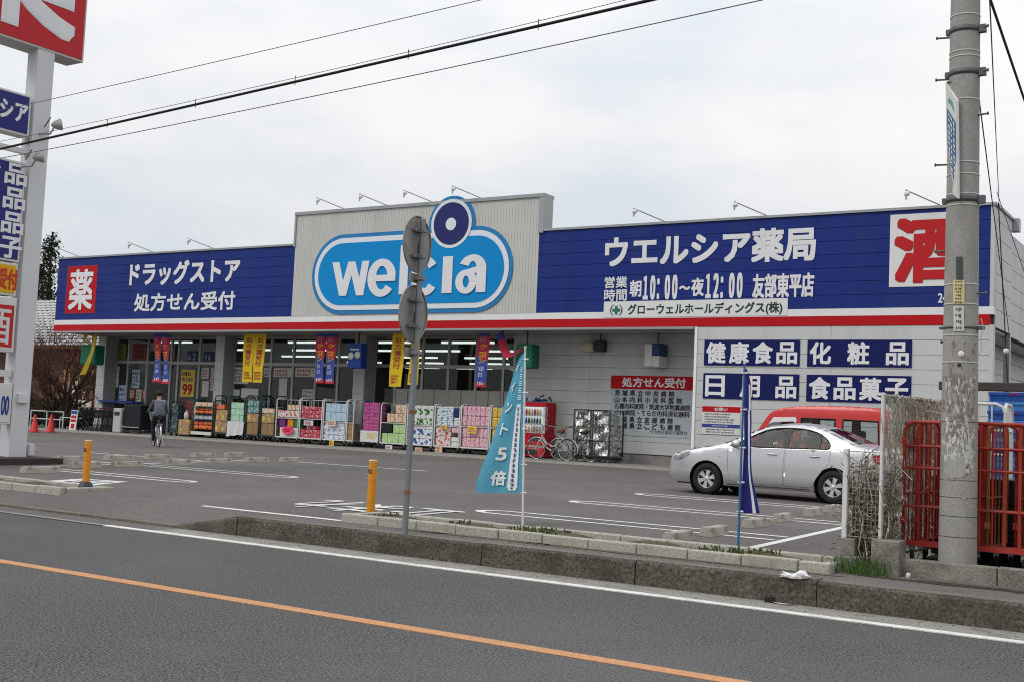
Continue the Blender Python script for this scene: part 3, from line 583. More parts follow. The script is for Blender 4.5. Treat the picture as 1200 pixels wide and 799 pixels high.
# wall fittings under the canopy
b = MB(); p = A(689, 406, 1.8); b.lathe([(.0, 0), (.16, .02), (.18, .2), (.16, .36), (.0, .38)], (p.x-.15, 1.78, p.z), (1, 0, 0), M('cream_lamp', (.55, .52, .38), .5), 16); b.box(p.x+.28, p.x+.62, 1.7, 1.95, p.z-.16, p.z+.2, DARKM, .03); b.tube([(p.x+.4, 1.9, p.z), (p.x+.4, 1.9, ZF)], .02, DARKM, 6); part(b, 'wall_lamp')
b = MB(); p, q = A(761, 430, 1.6), A(778, 403, 1.6); b.box(p.x, q.x, 1.3, 1.9, p.z+.35, q.z, M('navy_box', (.03, .06, .17), .5), .02); b.box(p.x, q.x, 1.3, 1.9, p.z, p.z+.34, PP, .02); b.box(p.x-.02, p.x+.22, 1.27, 1.5, p.z+.02, q.z-.02, PP, .01); b.tube([(q.x-.2, 1.6, q.z), (q.x-.2, 1.6, ZF)], .02, DARKM, 6); part(b, 'light_box')
# projecting blue pharmacy sign
b = MB(); p, q = A(409, 431, .9), A(426, 402, .9); b.box(p.x, q.x, .8, 1.15, p.z, q.z, M('bright_navy_box', (.015, .05, .26), .4), .02); b.tube([((p.x+q.x)/2, 1, q.z), ((p.x+q.x)/2, 1, ZF)], .03, DARKM, 6)
zc = (p.z+q.z)/2; 
for k in (-1, 1): b.lathe([(.0, 0), (.13, .01), (.13, .02), (0, .03)], ((p.x+q.x)/2+k*.15, .80, zc+k*.02), (0, -1, 0), PP, 14)
b.box(p.x+.1, q.x-.1, .79, .7999, q.z-.25, q.z-.2, PP); part(b, 'hanging_sign')
# ------------------------------------------------------------------ trolleys of goods along the shop front
WIRE = M('white_cage_wire', (.58, .58, .56), .45, var=.05); GWIRE = M('dark_green_cage_wire', (.02, .05, .045), .5); FLW = .055
YC = 0.95; CD = 0.62
def cage(px0, px1, ptop, m, label, shelves=(.5,), mesh=True, wires=5, back=True):
    pb = 505+(px0-190)*.0575
    a, c = A(px0, pb, YC), A(px1, pb, YC); x0, x1 = a.x, c.x; zt = A((px0+px1)/2, ptop, YC).z
    e = E('roll_cage', ((x0+x1)/2, YC+CD/2, FLW), label, 'roll cage', 'roll cages lined up along the shop front'); y0, y1 = YC, YC+CD; zb = FLW+.2
    b = MB(); r = .022
    for x in (x0+r, x1-r):
        b.tube([(x, y0+r, zb), (x, y0+r, zt-.08), (x, y0+r+.08, zt), (x, y1-r-.08, zt), (x, y1-r, zt-.08), (x, y1-r, zb)], r, m, 8)
        for k in range(1, 4): b.tube([(x, y0+r, zb+(zt-zb)*k/4), (x, y1-r, zb+(zt-zb)*k/4)], .009, m, 5)
    if back:
        b.tube([(x0+r, y1-r, zt-.05), (x1-r, y1-r, zt-.05)], r*.8, m, 6)
        for k in range(1, wires+1): x = x0+(x1-x0)*k/(wires+1); b.tube([(x, y1-r, zb), (x, y1-r, zt-.05)], .008, m, 4)
    b.tube([(x0+r, y0+r, zb), (x1-r, y0+r, zb)], r, m, 6); b.build('frame', e)
    b = MB(); b.box(x0+.01, x1-.01, y0+.01, y1-.01, zb, zb+.03, m); b.build('base', e)
    for s in shelves:
        z = zb+(zt-zb)*s; b = MB(); b.box(x0+.03, x1-.03, y0+.02, y1-.03, z-.025, z, m); b.build('shelf', e)
    for x in (x0+.09, x1-.09):
        for y in (y0+.08, y1-.08):
            w = MB(); w.lathe([(.0, -.02), (.06, -.02), (.07, -.01), (.07, .01), (.06, .02), (0, .02)], (x, y, FLW+.072), (1, 0, 0), BLACK, 12); w.box(x-.03, x+.03, y-.02, y+.02, FLW+.10, zb-.001, ALU); w.build('wheel', e)
    return x0, x1, zb+.03, zt, zb
rowsn = {1: ['only row'], 2: ['upper row', 'lower row'], 3: ['top row', 'middle row', 'bottom row']}
def rown(i, n): return rowsn[n][i] if n in rowsn else ('top row' if i == 0 else 'bottom row' if i == n-1 else ['second', 'third', 'fourth', 'fifth', 'sixth', 'seventh', 'eighth', 'ninth'][i-1]+' row')
def coln(j, n): return '' if n == 1 else ('left end' if j == 0 else 'right end' if j == n-1 else ('middle' if n == 3 else ['second', 'third', 'fourth', 'fifth', 'sixth'][j-1]+' from left'))
def pack(name, kind, x0, x1, z0, z1, rows, cols, m, lab, where, grp, top=None, dep=.34, y=None, bulge=.02, cat='pack', jit=.006):
    """a stack of packs, every pack its own object"""
    y = YC+.05 if y is None else y; w = (x1-x0)/cols; h = (z1-z0)/rows
    for i in range(rows):
        for j in range(cols):
            xa, za = x0+w*j, z1-h*(i+1); b = MB(); dx, dy = R_.uniform(-jit, jit), R_.uniform(-.015, .015)
            if top: b.box(.004, w-.004, 0, dep, h*.62, h-.003, top, bev=min(bulge, h*.18)); b.box(.004, w-.004, .002, dep-.002, .002, h*.619, m, bev=.006)
            else: b.box(.004, w-.004, 0, dep, .002, h-.003, m, bev=bulge)
            o = b.build(name, label=plabel(lab, i, rows, j, cols, where), cat=cat, group=grp, local=True); o.location = (xa+dx, y+dy, za)
def plabel(lab, i, rows, j, cols, where):
    p = [lab.rstrip(',')]
    if rows > 1: p.append(rown(i, rows))
    if cols > 1: p.append(coln(j, cols))
    if where: p.append(where)
    return ', '.join(p)
def bx(px, py, Y=None): return A(px, py, YC if Y is None else Y)
def tagcard(px, py, w, h, m, lab):
    p = bx(px, py, YC-.04); b = MB(); b.box(p.x-w/2, p.x+w/2, YC-.045, YC-.035, p.z-h/2, p.z+h/2, m); scrawl(b, REDINK, (p.x-w*.4, YC-.047, p.z-h*.35), Xv, Zv, w*.8, h*.7, 2, R_, .8)
    b.build('price_card', label=lab, cat='price card', group='price cards on the trolleys')
PG = printed('print_green', (.62, .66, .55), (.03, .22, .03), 7, .46, (.02, .12, .02)); PB = printed('print_blue', (.60, .66, .70), (.02, .12, .42), 7, .46, (.02, .06, .25)); PLB = printed('print_lightblue', (.58, .66, .70), (.05, .22, .42), 9, .36)
PPK = printed('print_pink', (.66, .42, .47), (.55, .10, .20), 11, .30); PMG = printed('print_magenta', (.42, .06, .23), (.60, .40, .50), 12, .16); PYL = printed('print_yellow', (.62, .42, .05), (.68, .62, .40), 10, .25)
PRD = printed('print_red', (.48, .05, .08), (.66, .50, .48), 9, .30); POR = printed('print_orange', (.60, .11, .02), (.70, .55, .40), 10, .22); PMT = printed('print_mint', (.36, .58, .40), (.58, .66, .58), 10, .30)
PSB = printed('print_skyblue', (.36, .52, .64), (.50, .62, .70), 8, .34); PBW = printed('print_bluewhite', (.60, .64, .72), (.06, .10, .30), 7, .25, stretch=(1, 1, 2.2)); PCB = M('brown_cardboard', (.30, .19, .09), .85, var=.10, rnd=.12); PTC = printed('print_cardtag', (.34, .22, .11), (.62, .42, .08), 4.5, .35)
PRW = printed('print_redwhite', (.64, .56, .52), (.52, .08, .05), 8, .36); PWH = M('white_wrap', (.62, .62, .62), .4, rnd=.05); PLG = printed('print_limegreen', (.36, .56, .22), (.60, .66, .52), 9, .30); PPO = printed('print_paleorange', (.62, .50, .38), (.58, .25, .10), 9, .36); PSV = printed('print_silver', (.42, .42, .44), (.10, .10, .14), 9, .28)
gw = 'goods stacked on the trolleys along the shop front'
# A dark bottle rack by the door
x0, x1, zb, zt, z_ = cage(197, 207, 470, GWIRE, 'dark green narrow roll cage of bottles beside the shop door', (.33, .62))
pack('bottle_case', 'case', x0+.06, x1-.06, zb, zt-.1, 5, 1, printed('print_bottle', (.03, .06, .07), (.25, .32, .34), 10, .3), 'dark case of bottles,', 'beside the shop door', gw, cat='case')
# B planter-like bin
p, q = bx(208, 508), bx(222, 492); b = MB(); b.box(p.x, q.x, YC, YC+.5, .12, .72, PTC, .02); b.box(p.x+.05, q.x-.02, YC+.05, YC+.45, .06, .12, BLACK); b.build('sale_bin', label='brown cardboard sale bin with yellow tag between bottle rack and orange snacks', cat='sale bin')
for k, (dx, h) in enumerate(((.15, .35), (.55, .6))): b = MB(); b.lathe([(.0, 0), (.10, .01), (.10, h*.7), (.04, h*.85), (.04, h), (0, h)], (p.x+dx*1.2, YC+.25, .722), (0, 0, 1), PWH, 10); b.build('bottle', label=('small' if k == 0 else 'tall')+' white bottle standing in the cardboard sale bin', cat='bottle')
b = MB(); p2 = bx(214, 486); b.box(p2.x-.55, p2.x+.5, YC+.35, YC+.75, .06, 1.55, GWIRE, .02); scrawl(b, MATS['goods_4'] if 'goods_4' in MATS else GRN, (p2.x-.5, YC+.345, .8), Xv, Zv, .9, .7, 4, R_, .8); b.build('drinks_rack', label='dark drinks rack standing behind the cardboard sale bin', cat='rack')
# C orange snacks
x0, x1, zb, zt, z_ = cage(224, 248, 468, GWIRE, 'dark roll cage of orange snack bags, white base board', (.36, .55, .76)); H = zt-zb
pack('snack_bag', 'bag', x0+.05, x1-.05, zb+.08, zb+H*.34, 2, 4, POR, 'orange snack bag,', 'lower orange snack shelf', gw, cat='snack bag', bulge=.05)
pack('snack_bag', 'bag', x0+.05, x1-.05, zb+H*.37, zb+H*.53, 1, 4, PSV, 'silver snack bag,', 'between orange bags in the snack cage', gw, cat='snack bag', bulge=.05)
pack('snack_bag', 'bag', x0+.05, x1-.05, zb+H*.56, zb+H*.76, 2, 4, POR, 'orange snack bag,', 'upper orange snack shelf', gw, cat='snack bag', bulge=.05)
pack('snack_bag', 'bag', x0+.05, x1-.05, zb+H*.78, zb+H*.93, 1, 3, PPO, 'tan snack bag,', 'on top of the orange snack cage', gw, cat='snack bag', bulge=.05)
b = MB(); b.box(x0, x1, YC-.035, YC-.02, zb-.12, zb+.0, PWH); b.build('front_board', label='white front board along the foot of the orange snack cage', cat='board')
# D brown cage
x0, x1, zb, zt, z_ = cage(249, 265.5, 463, GWIRE, 'dark green roll cage of brown parcels right of the orange snacks', ())
pack('parcel', 'box', x0+.05, x1-.05, zb, zb+(zt-zb)*.62, 2, 2, PTC, 'brown parcel with yellow tag,', 'right of the snacks', gw, cat='parcel')
pack('parcel', 'box', x0+.05, x0+.5, zb+(zt-zb)*.63, zb+(zt-zb)*.76, 1, 1, POR, 'orange carton on top of the brown parcels,', '', gw, cat='parcel')
# E mint packs
x0, x1, zb, zt, z_ = cage(266.5, 284.5, 464, GWIRE, 'dark green roll cage of mint packs over a white sheet', ()); H = zt-zb
pack('tissue_pack', 'pack', x0+.04, x1-.04, zb+H*.32, zb+H*.84, 3, 3, PMT, 'mint green tissue pack,', 'above the white sheet', gw)
b = MB(); n = 8
for i in range(n):
    f = lambda k: (x0-.02+(x1-x0+.06)*k/n, YC-.03-.03*math.sin(k*1.7), zb-.12+.10*k/n-.02*math.sin(k*2.1)); a, c = f(i), f(i+1); b.add([a, c, (c[0], YC-.02, zb+H*.33), (a[0], YC-.02, zb+H*.33), (a[0], YC-.005, zb+H*.33), (c[0], YC-.005, zb+H*.33), (c[0], c[1]+.012, c[2]), (a[0], a[1]+.012, a[2])], [(0, 1, 2, 3), (4, 5, 6, 7), (3, 2, 5, 4), (0, 7, 6, 1)], PWH)
b.build('cover_sheet', label='white cloth sheet hanging below the mint green tissue packs', cat='sheet')
# F, G cardboard
for (p0, p1), nm, tp in (((286, 302), 'left', 463), ((303, 320.5), 'right', 463)):
    x0, x1, zb, zt, z_ = cage(p0, p1, tp, GWIRE, f'dark green roll cage of cardboard boxes with yellow tags, {nm} of the two', ()); H = zt-zb
    pack('cardboard_box', 'box', x0+.05, x1-.05, zb, zb+H*.30, 1, 2, PCB, 'cardboard box,', f'foot of {nm} cardboard cage', gw, cat='box', bulge=.008)
    pack('cardboard_box', 'box', x0+.05, x1-.05, zb+H*.31, zb+H*.54, 1, 2, PTC, 'cardboard box with yellow tag,', f'in the {nm} cardboard cage', gw, cat='box', bulge=.008)
    pack('wrapped_pack', 'pack', x0+.05, x1-.05, zb+H*.55, zb+H*(.88 if nm == 'left' else .68), 2 if nm == 'left' else 1, 2, printed('print_teal', (.12, .26, .26), (.45, .55, .52), 9, .3) if nm == 'left' else PPO, ('teal' if nm == 'left' else 'tan')+' wrapped pack,', f'top of {nm} cardboard cage', gw)
# H white cage, mixed
x0, x1, zb, zt, z_ = cage(321.5, 348.5, 466, WIRE, 'white roll cage of mixed goods with a bright pink sign', (.50,)); H = zt-zb
pack('detergent_pack', 'pack', x0+.05, x1-.05, zb+H*.50, zb+H*.68, 1, 5, PRW, 'white and red pack,', 'shelf of pink-sign cage', gw); pack('detergent_pack', 'pack', x0+(x1-x0)*.45, x1-.05, zb+H*.69, zb+H*.83, 1, 3, PPO, 'pale pack,', 'top of pink-sign cage', gw)
pack('carton', 'box', x0+.2, x1-.05, zb, zb+H*.24, 1, 2, PWH, 'white carton,', 'foot of pink-sign cage', gw, cat='carton')
for k, (f, m, nmc) in enumerate(((.12, 'purple', (.14, .03, .18)), (.48, 'orange', (.60, .24, .02)), (.78, 'dark green', (.03, .16, .06)))):
    pack('carton', 'box', x0+(x1-x0)*f, x0+(x1-x0)*(f+.26), zb+H*.25, zb+H*.46, 1, 1, M(m+'_carton', nmc, .5), f'{m} carton on the white cartons of the pink-sign cage', '', gw, cat='carton')
p = bx(337, 503.5, YC-.05); b = MB(); pts = [(p.x+.30*math.cos(a)*(1+.12*(-1)**i), YC-.05, p.z+.15*math.sin(a)*(1+.15*(-1)**i)) for i, a in enumerate([2*math.pi*i/22 for i in range(22)])]; b.prism(pts, (0, .012, 0), M('bright_pink_card', (.75, .06, .16), .6)); scrawl(b, REDINK, (p.x-.18, YC-.053, p.z-.07), Xv, Zv, .36, .14, 1, R_, .9); b.build('price_card', label='bright pink starburst price card on the white mixed-goods cage', cat='price card', group='price cards on the trolleys')
# I red packs
x0, x1, zb, zt, z_ = cage(349.2, 376, 466.5, WIRE, 'white roll cage of red packs with a white card in its middle', (.50,)); H = zt-zb
pack('diaper_pack', 'pack', x0+.04, x1-.04, zb+H*.50, zb+H*.80, 3, 4, PRD, 'red printed pack,', 'upper half of red cage', gw); pack('diaper_pack', 'pack', x0+.06, x1-.04, zb, zb+H*.21, 2, 4, PRD, 'red printed pack,', 'lower half of red cage', gw); pack('diaper_pack', 'pack', x0+.35, x1-.3, zb+H*.215, zb+H*.31, 1, 2, PRD, 'loose red pack,', 'lower stack of red cage', gw)
tagcard(361.5, 495, .45, .18, PWH, 'white price card across the middle of the red pack cage')
# J blue packs
x0, x1, zb, zt, z_ = cage(376.6, 404, 467.5, WIRE, 'white roll cage of light blue and blue-white packs', (.46,)); H = zt-zb
pack('tissue_pack', 'pack', x0+.08, x1-.03, zb+H*.46, zb+H*.90, 2, 4, PSB, 'light blue tissue pack,', 'in the light blue cage', gw); pack('tissue_pack', 'pack', x0+.04, x1-.1, zb, zb+H*.45, 4, 4, PBW, 'white pack with blue marks,', 'below the light blue packs', gw)
tagcard(388.5, 495, .38, .22, M('cream_card', (.66, .60, .48), .7), 'cream price card on the light blue pack cage'); tagcard(388.5, 518.5, .22, .2, YEL, 'small yellow price card at the foot of the light blue cage')
x0, x1, zb, zt, z_ = cage(404.5, 413, 468, WIRE, 'narrow white roll cage end standing against the pillar', (.45,)); pack('carton', 'box', x0+.05, x1-.05, zb, zb+(zt-zb)*.4, 3, 1, PCB, 'brown carton,', 'in the narrow cage against the pillar', gw, cat='carton', bulge=.008)
# L magenta
x0, x1, zb, zt, z_ = cage(422, 443.5, 470, DARKM, 'black roll cage of magenta packs right of the pillar', ()); H = zt-zb
pack('tissue_box', 'pack', x0+.05, x1-.05, zb+H*.27, zb+H*.98, 8, 3, PMG, 'magenta box,', 'magenta cage', gw, cat='box', bulge=.01); b = MB(); b.box(x0+.01, x1-.01, YC-.03, YC-.012, zb-.02, zb+H*.27, PWH); scrawl(b, YEL, (x0+.3, YC-.033, zb+H*.07), Xv, Zv, .5, .22, 2, R_, .9); b.build('front_board', label='white front board with yellow print on the magenta cage', cat='board')
# M
x0, x1, zb, zt, z_ = cage(444, 474, 472, WIRE, 'white roll cage of orange and lime packs left of the sign pole', (.52,)); H = zt-zb
pack('tissue_pack', 'pack', x0+.25, x1-.05, zb+H*.52, zb+H*.74, 1, 5, PPO, 'orange and white pack,', 'left of the sign pole', gw); pack('tissue_pack', 'pack', x0+.62, x1-.05, zb+H*.745, zb+H*.97, 1, 2, PPO, 'orange and white pack,', 'highest left of sign pole', gw)
pack('tissue_pack', 'pack', x0+.05, x1-.05, zb, zb+H*.24, 1, 4, PLG, 'lime green pack,', 'at the foot of the lime cage', gw); pack('tissue_pack', 'pack', x0+.55, x1-.05, zb+H*.245, zb+H*.47, 1, 2, PLG, 'lime green pack,', 'on the lower lime packs', gw); pack('carton', 'box', x0+.06, x0+.5, zb+H*.25, zb+H*.46, 1, 1, BLACK, 'black carton beside the upper lime green packs', '', gw, cat='carton')
tagcard(455.5, 525, .3, .24, PWH, 'white price card hanging from the lime pack cage'); tagcard(457, 484, .01, .01, PWH, 'tiny white price card on the shelf edge of the lime cage')
# N green over blue
x0, x1, zb, zt, z_ = cage(475, 506, 473, WIRE, 'white roll cage of green packs over blue packs behind the sign pole', (.50,)); H = zt-zb
pack('toilet_roll_pack', 'pack', x0+.28, x1-.04, zb+H*.50, zb+H*.97, 2, 3, PG, 'green and white toilet roll pack,', 'cage behind sign pole', gw, top=PWH); pack('toilet_roll_pack', 'pack', x0+.28, x1-.04, zb, zb+H*.47, 2, 3, PB, 'blue and white toilet roll pack,', 'cage behind sign pole', gw, top=PWH)
pack('carton', 'box', x0+.03, x0+.27, zb+H*.52, zb+H*.7, 1, 1, PCB, 'small brown carton beside the green toilet roll packs', '', gw, cat='carton'); tagcard(490.5, 527.5, .3, .22, PPO, 'white and red price card at the foot of the green pack cage')
# O
x0, x1, zb, zt, z_ = cage(507, 537.5, 474, WIRE, 'white roll cage of pale blue packs over red and white packs', (.50,)); H = zt-zb
pack('toilet_roll_pack', 'pack', x0+.05, x0+(x1-x0)*.70, zb+H*.50, zb+H*.96, 4, 3, PLB, 'pale blue and white pack,', 'right of the green packs', gw, top=PWH); pack('carton', 'box', x0+(x1-x0)*.72, x1-.05, zb+H*.72, zb+H*.93, 1, 1, NAVY, 'navy carton beside the pale blue packs', '', gw, cat='carton'); pack('carton', 'box', x0+(x1-x0)*.74, x1-.06, zb+H*.5, zb+H*.70, 3, 1, PWH, 'small white carton,', 'beside the pale blue packs', gw, cat='carton')
pack('toilet_roll_pack', 'pack', x0+.05, x0+(x1-x0)*.64, zb, zb+H*.47, 2, 3, PRW, 'red and white roll pack,', 'below the pale blue packs', gw); pack('carton', 'box', x0+(x1-x0)*.67, x1-.06, zb, zb+H*.22, 2, 1, PWH, 'white carton,', 'beside the red-white packs', gw, cat='carton'); pack('carton', 'box', x0+(x1-x0)*.67, x1-.06, zb+H*.33, zb+H*.46, 1, 1, PPK, 'pink carton above the white cartons beside red-white packs', '', gw, cat='carton')
tagcard(514, 526, .3, .24, PPO, 'orange price card at the foot of the red-white pack cage'); tagcard(520, 500, .25, .14, YEL, 'yellow price card on the shelf of the pale blue pack cage')
# P pink, Q yellow
x0, x1, zb, zt, z_ = cage(538, 572, 474, WIRE, 'white roll cage filled with pink packs', (.50,)); H = zt-zb
pack('toilet_roll_pack', 'pack', x0+.04, x1-.04, zb+H*.50, zb+H*.97, 2, 6, PPK, 'pink toilet roll pack,', 'upper shelf of the pink cage', gw, bulge=.03); pack('toilet_roll_pack', 'pack', x0+.06, x1-.06, zb, zb+H*.46, 2, 6, PPK, 'pink toilet roll pack,', 'lower shelf of the pink cage', gw, bulge=.03)
tagcard(553, 503, .36, .24, YEL, 'yellow price card in the middle of the pink pack cage')
x0, x1, zb, zt, z_ = cage(572.5, 601, 475, WIRE, 'white roll cage filled with yellow packs, partly behind the light blue banner', (.50,)); H = zt-zb
pack('toilet_roll_pack', 'pack', x0+.04, x1-.04, zb+H*.50, zb+H*.95, 2, 4, PYL, 'yellow toilet roll pack,', 'upper shelf of the yellow cage', gw, bulge=.03); pack('toilet_roll_pack', 'pack', x0+.06, x1-.06, zb, zb+H*.46, 2, 4, PYL, 'yellow toilet roll pack,', 'lower shelf of the yellow cage', gw, bulge=.03)
# ------------------------------------------------------------------ banners hanging from the canopy
YB_ = M('yellow_banner_cloth', (.66, .46, .02), .8, var=.06, vs=4); RB = M('red_banner_print', (.45, .03, .06), .8); BB = M('blue_banner_cloth', (.05, .08, .30), .8, var=.1); GOLD = M('gold_print', (.75, .40, .05), .7); BRED = M('dark_red_print', (.35, .03, .05), .7)
def banner(x0, x1, z0, z1, y, kind, lab, slant=0.0, twist=0.0, seed=1):
    rr = random.Random(seed); e = E('hanging_banner', ((x0+x1)/2, y, z0), lab, 'banner', 'cloth banners hanging from the shop canopy'); w, h = x1-x0, z1-z0; nz, nx_ = 14, 4
    f = lambda u, v: Vector((x0+w*u+slant*(1-v)*h, y+.03*math.sin(v*5+seed+u*2)+.10*twist*math.sin(u*3+v*4), z0+h*v))
    if kind == 'y':
        b = MB()
        for i in range(nz):
            for j in range(nx_): b.add([f(j/nx_, i/nz), f((j+1)/nx_, i/nz), f((j+1)/nx_, (i+1)/nz), f(j/nx_, (i+1)/nz)], [(0, 1, 2, 3)], YB_, True)
        b.build('cloth', e); t = MB(); text(t, '処方箋受付', BRED, (0, 0, 0), Xv, Zv, w*.56, h*.60, .03, True, .10); scrawl(t, BRED, (-w*.08, 0, -h*.27), Xv, Zv, w*.75, h*.17, 3, rr, .8)
        o_ = (.22, .33)
    else:
        b = MB()
        for i in range(nz):
            for j in range(nx_):
                v = (i+.5)/nz; m = RB if .50 < v < .93 and not (j == 0 and v < .6) else BB
                if v < .1: m = RB
                b.add([f(j/nx_, i/nz), f((j+1)/nx_, i/nz), f((j+1)/nx_, (i+1)/nz), f(j/nx_, (i+1)/nz)], [(0, 1, 2, 3)], m, True)
        b.build('cloth', e); t = MB(); text(t, 'クーポン', GOLD, (0, h*.14, 0) if 0 else (0, 0, 0), Xv, Zv, w*.66, h*.36, .05, True, .08); scrawl(t, M('pale_blue_ink', (.35, .40, .62), .7), (0, 0, -h*.26), Xv, Zv, w*.6, h*.22, 2, rr, .8); scrawl(t, PP, (-.02, 0, -h*.40), Xv, Zv, w*.75, h*.07, 1, rr, .9); scrawl(t, M('dull_pink_ink', (.4, .15, .25), .7), (0, 0, h*.38), Xv, Zv, w*.6, h*.14, 1, rr, .8)
        o_ = (.17, .44)
    q = MB(); q.ms = t.ms; q.f = t.f; q.mi = t.mi; q.sm = t.sm
    for v in t.v:
        u_, v_ = v[0]/w+o_[0], v[2]/h+o_[1]; p = f(u_, v_); q.v.append((p.x, p.y-.006+v[1], p.z))
    q.build('print', e); r = MB(); r.tube([f(0, 1)+Vector((-.03, 0, .01)), f(1, 1)+Vector((.03, 0, .01))], .012, ALU, 6); r.tube([f(.5, 1), f(.5, 1)+Vector((0, 0, .08))], .008, ALU, 5); r.build('rod', e); return e
zt_ = ZF-.06
banner(-32.56, -32.03, 2.25, zt_, .6, 'y', 'yellow cloth banner over the cardboard cages, left of its pair', -.02, 0, 1); banner(-32.0, -31.48, 2.24, zt_, .6, 'y', 'yellow cloth banner over the cardboard cages, right of its pair', -.02, 0, 2)
banner(-25.47, -24.93, 2.22, zt_, .6, 'y', 'yellow cloth banner left of the round sign pole', -.02, 0, 3); banner(-24.72, -24.3, 2.3, zt_, .7, 'y', 'yellow cloth banner half hidden behind the round sign pole', -.03, .3, 4)
banner(-37.62, -37.16, 2.15, zt_, .6, 'b', 'red and blue coupon banner above the shop door, left of its pair', .05, .4, 5); banner(-37.12, -36.66, 2.10, zt_, .6, 'b', 'red and blue coupon banner above the shop door, right of its pair', .05, .5, 6)
banner(-28.93, -28.47, 2.28, zt_, .6, 'b', 'red and blue coupon banner by the blue box sign, left of its pair', -.02, .3, 7); banner(-28.43, -27.97, 2.26, zt_, .6, 'b', 'red and blue coupon banner by the blue box sign, right of its pair', -.02, .3, 8)
banner(-21.86, -21.40, 2.28, zt_, .6, 'b', 'single red and blue coupon banner above the yellow packs', -.03, .4, 9)
b = MB(); P = [A(586, 390, .6), A(587, 398, .6), A(590, 408, .5), A(595, 417, .4), A(603, 416, .4), A(610, 408, .5)]
for i in range(5):
    a, c = P[i], P[i+1]; w = Vector((.10, .05, .07)); b.add([a-w, c-w, c+w, a+w], [(0, 1, 2, 3)], BB if i < 1 else RB, True); b.add([a-w+Vector((0, .02, 0)), c-w+Vector((0, .02, 0)), c+w+Vector((0, .02, 0)), a+w+Vector((0, .02, 0))], [(3, 2, 1, 0)], BB, True)
b.build('hanging_banner', label='twisted red and blue banner blown against the green box', cat='banner', group='cloth banners hanging from the shop canopy')
def greenbox(p, q, lab, ribbon=False):
    b = MB(); a, c = A(*p, .7), A(*q, .7); b.box(a.x, c.x, .6, 1.1, a.z, c.z, M('green_box', (.012, .14, .075), .5, var=.1), .06); b.tube([((a.x+c.x)/2, .8, c.z), ((a.x+c.x)/2, .8, ZF)], .025, DARKM, 6); b.build('hanging_lantern', label=lab, cat='hanging box', group='green boxes hanging under the canopy')
greenbox((95.5, 427), (114.5, 404), 'green box hanging under the left end of the canopy, yellow ribbon across it'); greenbox((605, 431), (626, 403), 'green box hanging under the canopy above the vending machine')
b = MB(); P = [A(112, 392, .4), A(110, 402, .38), A(108, 412, .36), A(103, 425, .4), A(97, 439, .45)]; w = [.16, .12, .10, .16, .2]
for i in range(4):
    for dy, o_ in ((0, 1), (.02, -1)):
        v = [P[i]+Vector((-w[i], dy, 0)), P[i+1]+Vector((-w[i+1], dy, 0)), P[i+1]+Vector((w[i+1], dy, .05)), P[i]+Vector((w[i], dy, .05))]; b.add(v, [(0, 1, 2, 3) if o_ > 0 else (3, 2, 1, 0)], M('ochre_ribbon', (.42, .30, .03), .8, var=.15))
P = [A(101, 392, .5), A(97, 405, .5)]; b.add([P[0]+Vector((-.16, 0, 0)), P[1]+Vector((-.02, 0, 0)), P[1]+Vector((.06, 0, .1)), P[0]+Vector((.18, 0, 0))], [(0, 1, 2, 3)], MATS['ochre_ribbon']); b.build('ribbon', label='twisted ochre yellow ribbon banner hanging over the left green box', cat='ribbon')
# ------------------------------------------------------------------ vending machine
VR = M('vending_red', (.46, .012, .02), .35, var=.05); vx1, vx0, vy, vz = -19.57, -20.72, 1.27, .055
vm_ = E('vending_machine', ((vx0+vx1)/2, 1.6, vz), 'red drinks vending machine with lit display, behind the parked bicycles', 'vending machine')
b = MB(); b.box(vx0, vx1, vy+.02, 1.95, vz+.04, 1.86, VR, .02); b.box(vx0, vx1, vy, vy+.018, vz+.05, .86, VR); b.box(vx0, vx1, vy, vy+.018, 1.72, 1.86, VR); b.box(vx0, vx0+.06, vy, vy+.018, .861, 1.719, PWH); b.box(vx1-.08, vx1, vy, vy+.018, .861, 1.719, PWH); b.box(vx0, vx1, vy-.004, vy-.001, .40, .46, ALU); b.build('body', vm_)
b = MB(); b.box(vx0+.07, vx1-.09, vy+.012, vy+.0185, .87, 1.71, emit('vending_backlight', (.55, .62, .62), .5))
for k in (1, 2): b.box(vx0+.07, vx1-.09, vy-.002, vy+.0115, .87+.28*k-.02, .87+.28*k+.01, PWH)
dsp = b.build('display_window', vm_)
for r in range(3):
    for k in range(9):
        x = vx0+.14+k*.105; cc = [(.5, .03, .03), (.05, .3, .08), (.45, .3, .05), (.06, .1, .35), (.5, .5, .5), (.1, .05, .03)][(k*2+r*3) % 6]; q = MB(); q.lathe([(0, 0), (.036, .005), (.036, .14), (.016, .18), (.016, .21), (0, .21)], (x, vy-.03, .885+.28*r), (0, 0, 1), M('drink_%d' % ((k*2+r*3) % 6), cc, .35), 8); q.build('sample_bottle', vm_)
b = MB(); b.box(vx0+.62, vx0+.92, vy-.006, vy-.001, .6, .78, DARKM); b.box(vx0+.25, vx1-.25, vy-.012, vy-.001, .16, .32, BLACK); b.build('coin_panel', vm_)
b = MB(); text(b, 'Coca-Cola', PP, (vx1+.003, 1.42, .95), (0, 0, 1), (0, -1, 0), .78, .26, .02)
b.v = [(vx1+.003+.0004*i % .003, v[1], v[2]) for i, v in enumerate(b.v)]; b.build('lettering', vm_)
b = MB(); rr = random.Random(4)
for k in range(26):
    x, y, z = rr.uniform(-20.45, -19.7), rr.uniform(1.35, 1.8), rr.uniform(1.88, 1.97); r = rr.uniform(.07, .16); b.add([(x+rr.uniform(-r, r), y+rr.uniform(-r, r), z+rr.uniform(-r*.6, r)) for _ in range(4)], [(0, 1, 2), (0, 2, 3), (1, 3, 2), (0, 3, 1)], M('crumpled_blue_sheet', (.03, .09, .2), .4, rnd=.1) if k % 3 else PSB)
